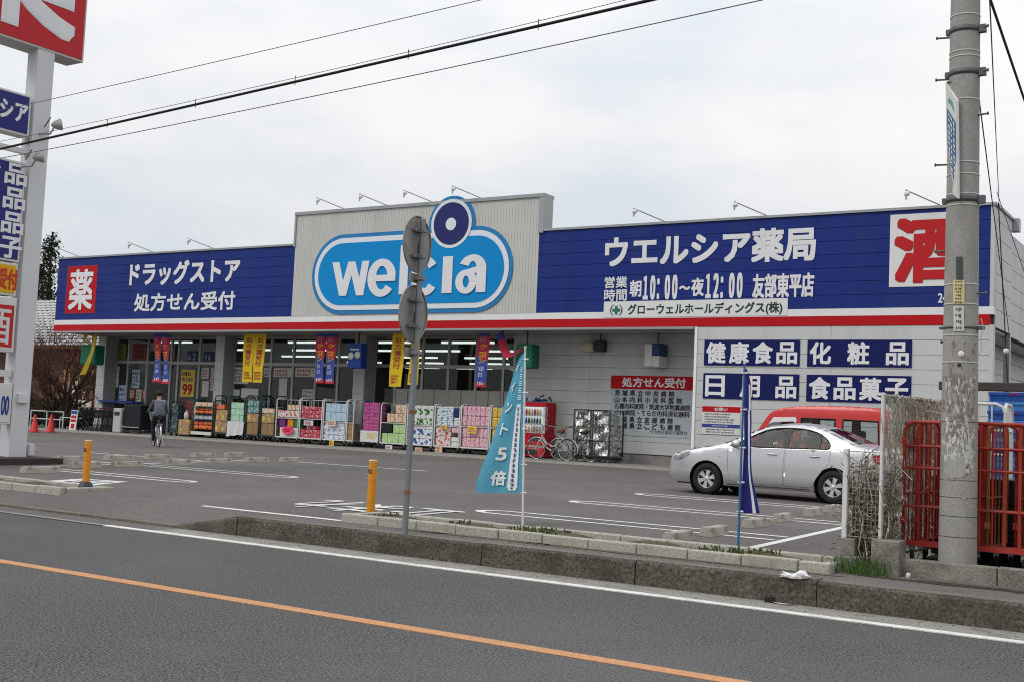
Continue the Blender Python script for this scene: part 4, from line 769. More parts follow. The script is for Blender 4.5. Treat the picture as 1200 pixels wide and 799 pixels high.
b.build('crumpled_sheet', label='crumpled blue plastic sheet lying on top of the red vending machine', cat='plastic sheet')
# ------------------------------------------------------------------ foil-covered trolleys
FOIL = M('silver_foil', (.66, .66, .65), .18, metal=1, var=.3, vs=3, bump=1.0, bs=6); DG = M('black_green_frame', (.02, .028, .026), .5)
def foilcage(p0, p1, lab, side=False):
    a, c = A(p0, 540, .75), A(p1, 540, .75); x0, x1, y0, y1, z0, z1 = a.x, c.x, .75, 1.65, .24, 1.66; e = E('covered_trolley', ((x0+x1)/2, 1.2, FLW), lab, 'covered trolley', 'foil covered trolleys by the prescription notice'); b = MB(); r = .03
    for x in (x0, x1):
        b.tube([(x, y0, z0), (x, y0, z1), (x, y1, z1), (x, y1, z0)], r, DG, 8); 
        for k in (1, 2): b.tube([(x, y0, z0+(z1-z0)*k/3), (x, y1, z0+(z1-z0)*k/3)], .014, DG, 6)
    for z in (z0, z1, z0+(z1-z0)*.33, z0+(z1-z0)*.63): b.tube([(x0, y0-.01, z), (x1, y0-.01, z)], .022 if z in (z0, z1) else .012, DG, 6)
    for k in range(1, 5): b.tube([(x0+(x1-x0)*k/5, y0-.012, z0), (x0+(x1-x0)*k/5, y0-.012, z1)], .005, DG, 4)
    b.box(x0, x1, y0, y1, z0-.10, z0-.032, DG); b.build('frame', e)
    b = MB(); rr = random.Random(int(p0)); n, m_ = 12, 22
    def F(u, v): return Vector((x0+.035+(x1-x0-.07)*u, y0+.035+.030*math.sin(6*u+9*v+p0)+.022*math.sin(17*u-11*v+2*p0)+.018*math.sin(5*u-23*v)+rr.uniform(-.007, .007), z0+.03+(z1-z0-.08)*v))
    g_ = [[F(i/n, j/m_) for i in range(n+1)] for j in range(m_+1)]
    for j in range(m_):
        for i in range(n): b.add([g_[j][i], g_[j][i+1], g_[j+1][i+1], g_[j+1][i]], [(0, 1, 2, 3)], FOIL, True)
    if side:
        g2 = [[Vector((x1-.02+rr.uniform(-.03, .04)+.05*(1-abs(2*i/8-1)), y0+.06+(y1-y0-.1)*i/8*(1-.25*j/m_), z0+.03+(z1-z0-.1-.25*(i/8)**2)*j/m_)) for i in range(9)] for j in range(m_+1)]
        for j in range(m_):
            for i in range(8): b.add([g2[j][i], g2[j][i+1], g2[j+1][i+1], g2[j+1][i]], [(0, 1, 2, 3)], FOIL, True)
    b.build('foil_cover', e)
    for x in (x0+.08, x1-.08):
        for y in (y0+.08, y1-.08): w = MB(); w.lathe([(0, -.02), (.055, -.02), (.06, 0), (.055, .02), (0, .02)], (x, y, FLW+.061), (1, 0, 0), ALU, 12); w.box(x-.025, x+.025, y-.02, y+.02, FLW+.08, z0-.101, DG); w.build('wheel', e)
foilcage(671, 690.5, 'foil covered dark trolley behind the bicycles, left of the two'); foilcage(693, 713, 'foil covered dark trolley in front of the prescription notice, right of the two', True)
# ------------------------------------------------------------------ bicycles
CHR = M('chrome', (.6, .6, .6), .25, metal=.9); 
def bicycle(loc, rz, lab, fcol, grp=None, basket=True, saddle=(.06, .03, .02), lean=0.0):
    FR = M('bike_paint_%d' % int(fcol[0]*100), fcol, .3, metal=.6); e = E('bicycle', loc, lab, 'bicycle', grp, rz); e.rotation_euler = (lean, 0, rz)
    Rw, wb = .33, 1.08; xf, xr = -wb/2, wb/2
    b = MB(); bb = (.10, 0, .28); st = (.27, 0, .78); hd = (-.34, 0, .86); h2 = (-.40, 0, .62)
    b.tube([hd, h2], .02, FR, 8); b.tube([h2, (-.25, 0, .42), (-.05, 0, .31), bb], .019, FR, 8); b.tube([(-.37, 0, .76), (-.18, 0, .52), (.02, 0, .42), (.17, 0, .48)], .015, FR, 8); b.tube([bb, st], .017, FR, 8)
    for s in (-1, 1): b.tube([bb, (xr, s*.06, Rw)], .010, FR, 6); b.tube([(.22, 0, .64), (xr, s*.06, Rw)], .009, FR, 6); b.tube([h2, (-.46, s*.05, .55), (xf, s*.055, Rw)], .012, CHR, 6)
    b.build('frame', e, local=True)
    for x, nm in ((xf, 'f'), (xr, 'r')):
        b = MB(); b.ring((x, 0, Rw), (0, 1, 0), Rw-.02, .012, CHR, 32, 6)
        for k in range(14): a = 2*math.pi*k/14; b.tube([(x, .02*(-1)**k, Rw), (x+(Rw-.02)*math.cos(a), 0, Rw+(Rw-.02)*math.sin(a))], .0035, CHR, 4, cap=False)
        b.tube([(x, -.05, Rw), (x, .05, Rw)], .025, CHR, 8); w = b.build('wheel', e, local=True); t = MB(); t.ring((x, 0, Rw), (0, 1, 0), Rw-.004, .019, BLACK, 32, 8); t.build('tyre', w, local=True)
        b = MB(); a0, a1 = (rad(20), rad(150)) if nm == 'f' else (rad(-15), rad(140)); P = [(x+(Rw+.03)*math.cos(a0+(a1-a0)*k/14), 0, Rw+(Rw+.03)*math.sin(a0+(a1-a0)*k/14)) for k in range(15)]; b.tube(P, .02, CHR, 6); b.build('mudguard', e, local=True)
    b = MB(); b.tube([st, (.285, 0, .86)], .014, CHR, 6); b.tube([(.12, 0, .89), (.24, 0, .90), (.33, 0, .91), (.41, 0, .92)], [.02, .05, .085, .06], M('saddle_%d' % int(saddle[0]*100), saddle, .6), 8); b.build('saddle', e, local=True)
    b = MB(); b.tube([hd, (-.33, 0, 1.0)], .014, CHR, 6); b.tube([(-.10, -.29, 1.05), (-.27, -.2, 1.06), (-.33, 0, 1.0), (-.27, .2, 1.06), (-.10, .29, 1.05)], .012, CHR, 6)
    for s in (-1, 1): b.tube([(-.02, s*.30, 1.045), (-.12, s*.285, 1.05)], .018, BLACK, 6)
    b.build('handlebar', e, local=True)
    if basket:
        b = MB(); 
        for k in range(6):
            z = .80+.05*k; g_ = .13+.012*k; b.tube([(-.40-.26-.004*k, -g_, z), (-.42, -g_, z), (-.42, g_, z), (-.66-.004*k, g_, z)], .005, ALU, 4, closed=True)
        for k in range(8):
            y = -.13+.26*k/7
            for x in (-.66, -.42): b.tube([(x, y, .80), (x*1.0-(.02 if x < -.5 else 0), y*1.4, 1.05)], .004, ALU, 4)
        for k in range(6):
            x = -.64+.2*k/5
            for s in (-1, 1): b.tube([(x, s*.13, .80), (x, s*.19, 1.05)], .004, ALU, 4)
        b.build('basket', e, local=True)
    b = MB(); b.box(.34, .70, -.07, .07, .70, .715, CHR); b.tube([(.42, .06, .70), (xr, .07, Rw)], .006, CHR, 5); b.tube([(.42, -.06, .70), (xr, -.07, Rw)], .006, CHR, 5); b.build('carrier', e, local=True)
    b = MB(); b.lathe([(0, -.006), (.09, -.006), (.09, .006), (0, .006)], (.10, -.055, .28), (0, 1, 0), DARKM, 20); b.tube([(.10, -.06, .28), (.02, -.09, .14)], .010, CHR, 6); b.tube([(.10, .06, .28), (.18, .09, .42)], .010, CHR, 6); b.box(-.04, .06, -.15, -.08, .125, .15, BLACK); b.box(.14, .24, .08, .15, .405, .43, BLACK); b.tube([(xr, .09, Rw), (xr+.08, .12, .02)], .008, CHR, 5); b.build('crank', e, local=True)
    return e
bk = A(650, 541, .55)
bicycle((bk.x+.02, .30, .055), 0.05, 'silver city bicycle with brown saddle parked nearest before the vending machine', (.55, .55, .52), 'bicycles parked by the vending machine', saddle=(.13, .06, .03))
bicycle((bk.x+.62, .72, .055), 0.10, 'second parked bicycle behind the silver one, dark brown saddle', (.35, .33, .30), 'bicycles parked by the vending machine', saddle=(.05, .025, .015))
# ------------------------------------------------------------------ cyclist
hx, hy = -29.05, -6.35; ang = math.atan2(.545, -.84)     # heading left and away
cyc = bicycle((hx, hy, lotz(hy)), ang-math.pi, 'bicycle ridden by the person crossing the car park', (.16, .17, .19), saddle=(.02, .02, .02), basket=True)
def skinned(name, joints, edges, rads, mats, choose, M4, label, cat=None, levels=2):
    me = bpy.data.meshes.new(name); me.from_pydata(joints, edges, []); o = bpy.data.objects.new(name, me); COL.objects.link(o)
    s = o.modifiers.new('skin', 'SKIN'); s.use_smooth_shade = True; d = o.modifiers.new('sub', 'SUBSURF'); d.levels = d.render_levels = levels
    if not me.skin_vertices: me.attributes.new('skin', 'FLOAT', 'POINT')
    for i, r in enumerate(rads): me.skin_vertices[0].data[i].radius = (r, r) if not isinstance(r, tuple) else r
    me.skin_vertices[0].data[0].use_root = True
    dg = bpy.context.evaluated_depsgraph_get(); dg.update(); m2 = bpy.data.meshes.new_from_object(o.evaluated_get(dg)); bpy.data.objects.remove(o); m2.name = name
    m2.materials.clear()
    for m in mats: m2.materials.append(m)
    for p in m2.polygons: p.material_index = choose(p.center); p.use_smooth = True
    m2.transform(M4); p = bpy.data.objects.new(name, m2); COL.objects.link(p); tag(p, label, cat); return p
SKINM = M('skin', (.45, .27, .19), .5); JKT = M('grey_blue_jacket', (.11, .12, .15), .85, var=.15, vs=8); TRS = M('dark_trousers', (.022, .024, .032), .85, var=.15, vs=8); HAIR = M('dark_hair', (.015, .012, .010), .6, var=.2, vs=30)
J = [(.26, 0, .98), (.20, 0, 1.15), (.10, 0, 1.36), (.06, 0, 1.44), (.04, 0, 1.50), (.02, 0, 1.58), (.01, 0, 1.66), (.10, .17, 1.38), (-.04, .24, 1.18), (-.12, .28, 1.08), (.10, -.17, 1.38), (-.04, -.24, 1.18), (-.12, -.28, 1.08),
     (.24, .10, .94), (-.08, .12, .84), (.12, .11, .50), (.02, .11, .47), (.24, -.10, .94), (-.02, -.12, .62), (.04, -.11, .24), (-.06, -.11, .19), (-.16, .285, 1.05), (-.16, -.285, 1.05)]
Eg = [(0, 1), (1, 2), (2, 3), (3, 4), (4, 5), (5, 6), (2, 7), (7, 8), (8, 9), (2, 10), (10, 11), (11, 12), (0, 13), (13, 14), (14, 15), (15, 16), (0, 17), (17, 18), (18, 19), (19, 20), (9, 21), (12, 22)]
Rd = [.16, .155, .17, .07, .055, .095, .085, .075, .052, .042, .075, .052, .042, .105, .075, .052, .042, .105, .075, .052, .042, .035, .035]
def ch(c):
    if c.z > 1.435: return 0
    if c.x < -.125 and c.z > 1.0: return 0
    if c.z > .97 and not (abs(c.y) > .3): return 1
    return 1 if c.z > 1.0 else 2
Mc = Matrix.Translation((hx, hy, lotz(hy))) @ Matrix.Rotation(ang-math.pi, 4, 'Z')
per = skinned('person', J, Eg, Rd, [SKINM, JKT, TRS], ch, Mc, 'person in a grey jacket and dark trousers riding a bicycle away', 'person')
b = MB(); b.lathe([(.0, -.02), (.09, 0), (.108, .05), (.105, .10), (.07, .145), (0, .155)], (.03, 0, 1.585), (0.05, 0, 1), HAIR, 16); h = b.build('hair', per, local=True); h.data.transform(Mc)
# ------------------------------------------------------------------ vehicles
def inside(p, poly):
    x, y = p; c = False; n = len(poly)
    for i in range(n):
        (x1, y1), (x2, y2) = poly[i], poly[(i+1) % n]
        if (y1 > y) != (y2 > y) and x < (x2-x1)*(y-y1)/(y2-y1)+x1: c = not c
    return c
def dense(poly, st=.05):
    o = []
    for (a, b), (c, d) in zip(poly, poly[1:]+poly[:1]):
        n = max(1, int(math.hypot(c-a, d-b)/st))
        for i in range(n): o.append((a+(c-a)*i/n, b+(d-b)*i/n))
    return o
def inset(P, k):
    n = len(P); ar = sum(P[i][0]*P[(i+1) % n][1]-P[(i+1) % n][0]*P[i][1] for i in range(n)); s = 1 if ar > 0 else -1; o = []
    for i in range(n):
        (a, b), (c, d), (e, f) = P[i-1], P[i], P[(i+1) % n]; l1, l2 = math.hypot(c-a, d-b), math.hypot(e-c, f-d); n1, n2 = (-(d-b)/l1*s, (c-a)/l1*s), (-(f-d)/l2*s, (e-c)/l2*s); m = (n1[0]+n2[0], n1[1]+n2[1]); q = max(.5, 1+n1[0]*n2[0]+n1[1]*n2[1]); o.append((c+m[0]*k/q, d+m[1]*k/q))
    return o
def smoothp(P, it=2, keep=()):
    for _ in range(it):
        q = []
        for i, (a, b) in enumerate(zip(P, P[1:])):
            q.append((a[0]*.75+b[0]*.25, a[1]*.75+b[1]*.25)); q.append((a[0]*.25+b[0]*.75, a[1]*.25+b[1]*.75))
        P = [P[0]]+q+[P[-1]]
    return P
def panel(mb, poly, holes, fy, m, dy=0.0, grid=.07, both=True, rim=False):
    loops = [dense(poly)]+[dense(h) for h in holes]; vs, ed = [], []
    for lp in loops:
        b = len(vs); n = len(lp); vs += lp; ed += [(b+i, b+(i+1) % n) for i in range(n)]
    x0, x1 = min(p[0] for p in poly), max(p[0] for p in poly); z0, z1 = min(p[1] for p in poly), max(p[1] for p in poly)
    if rim:      # two rows of points just inside the outline keep its rounded edge smooth
        lp = loops[0]; n = len(lp)
        for off in (.022, .05):
            for i in range(n):
                (ax_, az_), (bx_, bz_) = lp[i-1], lp[(i+1) % n]; tx, tz = bx_-ax_, bz_-az_; q = math.hypot(tx, tz) or 1
                for sg_ in (1, -1):
                    p = (lp[i][0]-sg_*tz/q*off, lp[i][1]+sg_*tx/q*off)
                    if inside(p, poly) and not any(inside(p, h) for h in holes) and min((p[0]-o[0])**2+(p[1]-o[1])**2 for o in vs) > .014**2: vs.append(p); break
    x = x0+grid/2
    while x < x1:
        z = z0+grid/2
        while z < z1:
            if inside((x, z), poly) and not any(inside((x, z), h) for h in holes) and min((x-p[0])**2+(z-p[1])**2 for lp in loops for p in lp) > (.4*grid if not rim else .062)**2: vs.append((x, z))
            z += grid
        x += grid
    V, _, F, *_ = delaunay_2d_cdt([Vector(p) for p in vs], ed, [], 0, 1e-6)
    F = [f for f in F if (lambda c: inside(c, poly) and not any(inside(c, h) for h in holes))((sum(V[i].x for i in f)/3, sum(V[i].y for i in f)/3))]
    for s in ((-1, 1) if both else (-1,)): mb.add([(v.x, s*(fy(v.x, v.y)+dy), v.y) for v in V], [f if s < 0 else f[::-1] for f in F], m, True)
def skin_top(mb, P, fy, crown, mfun, n=8):
    rows = []
    for x, z in P:
        y = fy(x, z); rows.append([(x, y*(2*j/n-1), z+crown(x, z)*(1-(2*j/n-1)**2)) for j in range(n+1)])
    for i in range(len(P)-1):
        for j in range(n):
            m = mfun(P[i], P[i+1], j, n)
            if m is not None: mb.add([rows[i][j], rows[i+1][j], rows[i+1][j+1], rows[i][j+1]], [(0, 1, 2, 3)], m, True)
def side_panel(P, fy, m, s, dy, grid):
    b = MB(); panel(b, P, [], fy, m, dy, grid, both=False)
    if s > 0: b.v = [(v[0], -v[1], v[2]) for v in b.v]; b.f = [f[::-1] for f in b.f]
    return b
def weld(o):
    bm = bmesh.new(); bm.from_mesh(o.data); bmesh.ops.remove_doubles(bm, verts=bm.verts, dist=.0015); bmesh.ops.recalc_face_normals(bm, faces=bm.faces); bm.to_mesh(o.data); bm.free()
SILV = M('silver_car_paint', (.60, .605, .61), .34, metal=.85, var=.01, coat=.35); CRED = M('red_van_paint', (.52, .024, .020), .35, var=.05, coat=.5)
CGL = glass('car_glass', (.50, .54, .53), .01, 1.28); VGL = glass('van_glass', (.76, .80, .79), .01, 1.35); DPL = M('dark_plastic', (.02, .02, .022), .5); TRIMB = M('black_window_trim', (.012, .012, .012), .35); SEAT = M('grey_seat_fabric', (.07, .068, .065), .9); LAMP = M('headlamp_glass', (.28, .29, .30), .12, metal=.5, var=.35, vs=16); HUB = M('wheel_cover_silver', (.55, .55, .55), .35, metal=.5); AMB = M('amber_lens', (.6, .22, .03), .25); REDL = M('red_lens', (.35, .01, .01), .2)
def wheelset(e, xs, R, yw, spokes=6, cover=HUB):
    for x in xs:
        for s in (-1, 1):
            w = MB(); w.lathe([(R*.58, .02), (R*.60, 0), (R*.9, -.01), (R, .03), (R, .15), (R*.9, .19), (R*.6, .18)], (x, s*yw, R), (0, -s, 0), BLACK, 36); o = w.build('wheel', e, local=True)
            r = MB(); y = s*(yw-.012); r.lathe([(R*.59, .0), (R*.57, .012), (R*.54, .03)], (x, s*yw, R), (0, -s, 0), cover, 36); r.lathe([(R*.57, .05), (0, .05)], (x, s*yw, R), (0, -s, 0), DPL, 24); r.lathe([(0, .005), (R*.13, .008), (R*.17, .02), (R*.17, .05)], (x, s*yw, R), (0, -s, 0), cover, 20)
            for k in range(spokes):
                a = 2*math.pi*k/spokes+.3; d = Vector((math.cos(a), 0, math.sin(a))); t = Vector((-math.sin(a), 0, math.cos(a))); c = Vector((x, s*(yw-.012), R)); i0, i1 = R*.12, R*.56
                pts = [c+d*i0-t*R*.075, c+d*i1-t*R*.15, c+d*i1+t*R*.15, c+d*i0+t*R*.075]; r.prism(pts if s < 0 else pts[::-1], (0, -s*.03, 0), cover)
            r.build('rim', o, local=True)
def seats(e, xs, zb, w, h):
    b = MB()
    for x in xs:
        for s in (-1, 1): b.box(x-.25, x+.25, s*.36-.24, s*.36+.24, zb, zb+.16, SEAT, .05); b.obox((x+.18, s*.36-.24, zb+.1), (.12, 0, 0), (0, .48, 0), (.16, 0, h), SEAT); b.box(x+.36, x+.46, s*.36-.12, s*.36+.12, zb+h+.12, zb+h+.3, SEAT, .04)
    b.build('seats', e, local=True)
def sedan(loc, rz, label):
    e = E('parked_car', loc, label, 'car', None, rz)
    top = [(-2.10, .22), (-2.19, .30), (-2.21, .46), (-2.20, .60), (-2.17, .70), (-2.08, .775), (-1.80, .86), (-1.38, .945), (-1.02, 1.005), (-.62, 1.19), (-.20, 1.375), (.05, 1.425), (.38, 1.45), (.72, 1.438), (1.02, 1.385), (1.35, 1.25), (1.68, 1.10), (1.80, 1.075), (2.06, 1.045), (2.15, 1.0), (2.19, .88), (2.205, .62), (2.19, .42), (2.12, .26)]
    T = smoothp(top, 2); R = .312; AR = .372; ax = (-1.30, 1.30); bz = .20
    bot = [(2.12, .25), (1.75, .22)]
    for x in reversed(ax): bot += [(x+AR*math.cos(rad(a)), .305+AR*math.sin(rad(a))) for a in range(-14, 195, 8)] + ([(x-AR-.05, bz), (-x+AR+.05 if x > 0 else x-AR-.1, bz)] if x > 0 else [(-1.75, .22)])
    outline = T+[p for p in bot if p[1] > .15]
    tz = lambda x: max((z for (a, z), (c, d) in zip(T, T[1:]) for _ in (0,) if min(a, c) <= x <= max(a, c)), default=1.4)
    def fy(x, z):
        w = .845
        if z < .42: w -= .045*((.42-z)/.22)**2
        if z > .62: w -= .02*((z-.62)/.35)**1.5 if z < .97 else .02
        if z > .97: w -= (z-.97)*.44
        if x < -1.35: w *= 1-.21*((-1.35-x)/.86)**3
        if x > 1.45: w *= 1-.15*((x-1.45)/.76)**2.4
        d = tz(x)-z
        if -2.0 < x < 2.1 and d < .07: w -= .05*(1-d/.07)**2
        return w
    win = smoothp([(-.70, 1.0), (-.66, 1.045), (-.18, 1.30), (.05, 1.365), (.38, 1.385), (.70, 1.372), (.95, 1.315), (1.14, 1.20), (1.22, 1.09), (1.20, 1.02)], 1)+[(1.15, 1.01), (-.2, .985)]
    dF = [(-.86, .93), (-.84, .50), (-.76, .27), (.30, .27), (.33, .975), (-.25, .965), (-.70, .965)]; dR = [(.35, .975), (.32, .27), (.88, .27), (.98, .46), (1.10, .62), (1.22, .74), (1.24, .99), (.8, .985)]
    sh = lambda P: inset(P, .005)
    b = MB(); panel(b, outline, [win, dF, dR], fy, SILV, rim=True)
    cr_ = lambda x, z: .055 if -2.0 < x < -1.0 or x > 1.75 else (.02 if x < -2.0 else .045)
    def mf(p, q, j, n):
        x, z = (p[0]+q[0])/2, (p[1]+q[1])/2
        if -1.0 < x < -.22 and z > 1.0: return None if 0 < j < n-1 else SILV
        if 1.04 < x < 1.66 and z > 1.09: return None if 0 < j < n-1 else SILV
        if x < -2.1 and .28 < z < .40: return DPL if 1 < j < n-2 else SILV
        if x < -2.0 and .58 < z < .70: return DPL if 1 < j < n-2 else SILV
        return SILV
    skin_top(b, T, fy, cr_, mf); body = b.build('body', e, local=True); weld(body)
    for nm, P in (('door', dF), ('door', dR)):
        for s in (-1, 1):
            b = MB(); panel(b, sh(P), [], (lambda x, z, s=s: fy(x, z)), SILV, .001, both=False)
            if s > 0: b.v = [(v[0], -v[1], v[2]) for v in b.v]; b.f = [f[::-1] for f in b.f]
            o = b.build(nm, e, local=True); weld(o)
            hx_ = .08 if P is dF else .93; b = MB(); b.tube([(hx_-.09, s*(fy(hx_, .86)+.012), .862), (hx_-.05, s*(fy(hx_, .86)+.034), .865), (hx_+.06, s*(fy(hx_, .86)+.034), .868), (hx_+.10, s*(fy(hx_, .86)+.012), .866)], .014, SILV, 8); b.box(hx_-.07, hx_+.08, s*(fy(hx_, .86)+.001), s*(fy(hx_, .86)+.004), .845, .885, DPL); b.build('handle', o, local=True)
    
    W = [(p, q) for p, q in zip(T, T[1:])]
    def mg(p, q, j, n):
        x, z = (p[0]+q[0])/2, (p[1]+q[1])/2
        return CGL if (0 < j < n-1) and ((GX < 0 and -1.0 < x < -.22 and z > 1.0) or (GX > 0 and 1.04 < x < 1.66 and z > 1.09)) else None
    for GX, nm in ((-1, 'windscreen'), (1, 'rear_window')): g2 = MB(); skin_top(g2, T, fy, lambda x, z: cr_(x, z)-.004, mg); g2.build(nm, e, local=True)
    for s in (-1, 1):
        q = side_panel(win, fy, CGL, s, -.012, 9); q.sm = [False]*len(q.f); q.build('window', e, local=True)
    for s in (-1, 1):
        b = MB(); lp = dense(win, .04); b.tube([(x, s*(fy(x, z)+.002), z) for x, z in lp], .011, TRIMB, 6, closed=True)
        for x0, x1, za, zb_, lean in ((.27, .39, .985, 1.385, .02), (.99, 1.03, 1.01, 1.30, -.02)):
            b.add([(x0, s*(fy(x0, za)+.002), za), (x1, s*(fy(x1, za)+.002), za), (x1+lean, s*(fy(x1, zb_)+.002), zb_), (x0+lean, s*(fy(x0, zb_)+.002), zb_)], [(0, 1, 2, 3)], TRIMB)
        b.prism([(x_, s*(fy(x_, z_)+.003), z_) for x_, z_ in ((-.86, .985), (-.60, .985), (-.60, 1.065))], (0, s*.006, 0), TRIMB); b.tube([(x, s*(fy(x, .235)+.004), .232) for x in [-.86+.17*k for k in range(11)]], .010, DPL, 6)  # dark tube along the sill paints in the underbody shade, not window trim
        b.build('window_trim', e, local=True)
    hl = [(-2.12, .66), (-2.05, .735), (-1.88, .80), (-1.66, .845), (-1.70, .76), (-1.85, .68), (-2.0, .64)]
    for s in (-1, 1):
        b = MB(); panel(b, hl, [], fy, LAMP, .006, .05, both=False); 
        if s > 0: b.v = [(v[0], -v[1], v[2]) for v in b.v]
        b.build('headlight', e, local=True)
        b = MB(); tl = [(2.15, .96), (2.19, .80), (2.10, .77), (2.03, .84), (2.02, .94)]; panel(b, tl, [], fy, REDL, .006, .05, both=False)
        if s > 0: b.v = [(v[0], -v[1], v[2]) for v in b.v]
        b.build('tail_light', e, local=True)
        b = MB(); x, z = -.62, 1.03; y = s*(fy(x, z)); b.lathe([(0, -.10), (.07, -.09), (.085, 0), (.08, .05), (0, .06)], (x, y+s*.13, z), (1, 0, 0), SILV, 14); b.box(x-.03, x+.05, min(y, y+s*.07), max(y, y+s*.07), z-.05, z-.01, DPL); b.build('mirror', e, local=True)
        b = MB(); b.box(-1.06, -.99, s*(fy(-1.02, .76))-.004, s*(fy(-1.02, .76))+.008, .755, .772, M('clear_marker', (.45, .36, .25), .3), .006); b.build('side_marker', e, local=True)
        b = MB(); b.lathe([(0, .0), (.05, .0), (.055, .02)], (-2.12, s*.60, .35), (-1, s*.4, 0), LAMP, 12); b.build('fog_light', e, local=True)
    wheelset(e, ax, R, .835)
    b = MB(); b.box(-2.0, 2.05, -.70, .70, .19, .24, BLACK); b.box(-1.75, -.86, -.62, .62, .24, .78, BLACK); b.box(.95, 1.75, -.62, .62, .24, .8, BLACK); b.box(-.86, .95, -.76, .76, .24, .30, DPL); panel(b, dF, [], fy, DPL, -.022, .2); panel(b, dR, [], fy, DPL, -.022, .2)
    for x in ax:
        for s in (-1, 1): b.lathe([(AR+.01, 0), (AR+.01, .28)], (x, s*.80, .305), (0, -s, 0), BLACK, 24)
    b.build('underbody', e, local=True)
    b = MB(); b.box(-1.0, -.66, -.72, .72, .70, .95, DPL, .05); b.ring((-.52, -.36*1, .93), (1, 0, .5), .18, .016, DPL, 24, 6); b.box(.92, 1.75, -.66, .66, .62, .98, SEAT, .04); b.build('dashboard', e, local=True)
    seats(e, (-.05, .62), .42, .48, .42); return e
ca, cb = Vector((-9.363, -9.347)), Vector((-6.786, -9.486)); cm = (ca+cb)/2; ad = (cb-ca).normalized(); nn = Vector((-ad.y, ad.x))
cc_ = cm+nn*.74
sedan((cc_.x, cc_.y, lotz(cc_.y)-.005), math.atan2(ad.y, ad.x), 'silver four door sedan parked nose to the left in front of the red van')
def kei_van(loc, rz, label):
    e = E('parked_van', loc, label, 'van', None, rz)
    T = smoothp([(-1.60, .28), (-1.68, .42), (-1.69, .75), (-1.63, .92), (-1.42, 1.05), (-1.12, 1.55), (-.98, 1.74), (-.70, 1.83), (-.1, 1.88), (.7, 1.885), (1.35, 1.87), (1.58, 1.82), (1.66, 1.66), (1.69, 1.0), (1.69, .5), (1.64, .28)], 2); R = .27; AR = .31; ax = (-.98, 1.02); bz = .24
    bot = [(1.55, .25)]
    for x in reversed(ax): bot += [(x+AR*math.cos(rad(a)), .27+AR*math.sin(rad(a))) for a in range(-4, 188, 8)]
    outline = T+bot+[(-1.5, .25)]
    def fy(x, z):
        w = .735
        if z > 1.0: w -= (z-1.0)*.12
        if z > 1.7: w -= .6*(z-1.7)**2*4*.5
        if x < -1.3: w *= 1-.10*((-1.3-x)/.4)**2
        if x > 1.5: w *= 1-.05*((x-1.5)/.2)**2
        return w
    w1 = [(-1.20, 1.08), (-.99, 1.46), (-.90, 1.58), (-.42, 1.60), (-.42, 1.06)]; w2 = [(-.26, 1.06), (-.26, 1.60), (.52, 1.60), (.52, 1.06)]; w3 = [(.70, 1.06), (.70, 1.60), (1.48, 1.58), (1.52, 1.06)]
    b = MB(); panel(b, outline, [w1, w2, w3], fy, CRED, rim=True)
    def mf(p, q, j, n):
        x, z = (p[0]+q[0])/2, (p[1]+q[1])/2
        if -1.45 < x < -1.0 and 1.06 < z < 1.72: return CGL if 0 < j < n-1 else CRED
        if x > 1.6 and 1.1 < z < 1.66: return CGL if 0 < j < n-1 else CRED
        return CRED
    skin_top(b, T, fy, lambda x, z: .035 if z > 1.6 else .03, mf); weld(b.build('body', e, local=True))
    for P in (w1, w2, w3):
        for s in (-1, 1): q = side_panel(P, fy, VGL, s, -.012, 9); q.sm = [False]*len(q.f); q.build('window', e, local=True)
    for s in (-1, 1):
        b = MB()
        for P in (w2, w3): b.tube([(x, s*(fy(x, z)+.002), z) for x, z in dense(P, .1)], .018, TRIMB, 6, closed=True)
        b.tube([(x, s*(fy(x, z)+.004), z) for x, z in [(-1.20, 1.07), (-.42, 1.06), (.6, 1.05)]], .012, TRIMB, 6); b.tube([(-.44, s*(fy(-.44, 1.06)), 1.06), (-.44, s*fy(-.44, 1.55), 1.55)], .014, TRIMB, 6)
        b.build('window_trim', e, local=True)
    wv = M('white_visor', (.68, .68, .66), .4)
    for s in (-1, 1): b = MB(); P = [(-1.02, 1.44), (-.92, 1.60), (-.40, 1.62), (-.36, 1.56), (-.38, 1.48), (-.44, 1.52), (-.90, 1.49)]; b.prism([(x, s*(fy(x, z)+.012), z) for x, z in P], (0, s*.012, 0), wv); b.build('door_visor', e, local=True)
    for s in (-1, 1):
        b = MB(); b.box(-.40, -.30, s*.74-.01, s*.74+.02, .95, .98, DPL); b.build('handle', e, local=True); b = MB(); b.box(-1.20, -1.08, s*.80-.05, s*.80+.07, 1.05, 1.25, DPL, .02); b.build('mirror', e, local=True)
        b = MB(); b.lathe([(0, 0), (.10, 0), (.11, .03)], (-1.68, s*.5, .70), (-1, 0, 0), LAMP, 14); b.build('headlight', e, local=True)
    wheelset(e, ax, R, .72, 5, M('steel_wheel', (.3, .3, .3), .4, metal=.5))
    b = MB(); b.box(-1.5, 1.55, -.66, .66, .22, .30, BLACK); b.box(-1.4, -1.0, -.6, .6, .7, 1.02, DPL); b.build('underbody', e, local=True); seats(e, (-.55, .45), .62, .48, .45); return e
va = A(893.5, 505, -5.2); kei_van((va.x+1.15, -4.45, lotz(-4.45)), 0.0, 'red boxy van with white door visor parked behind the silver sedan')
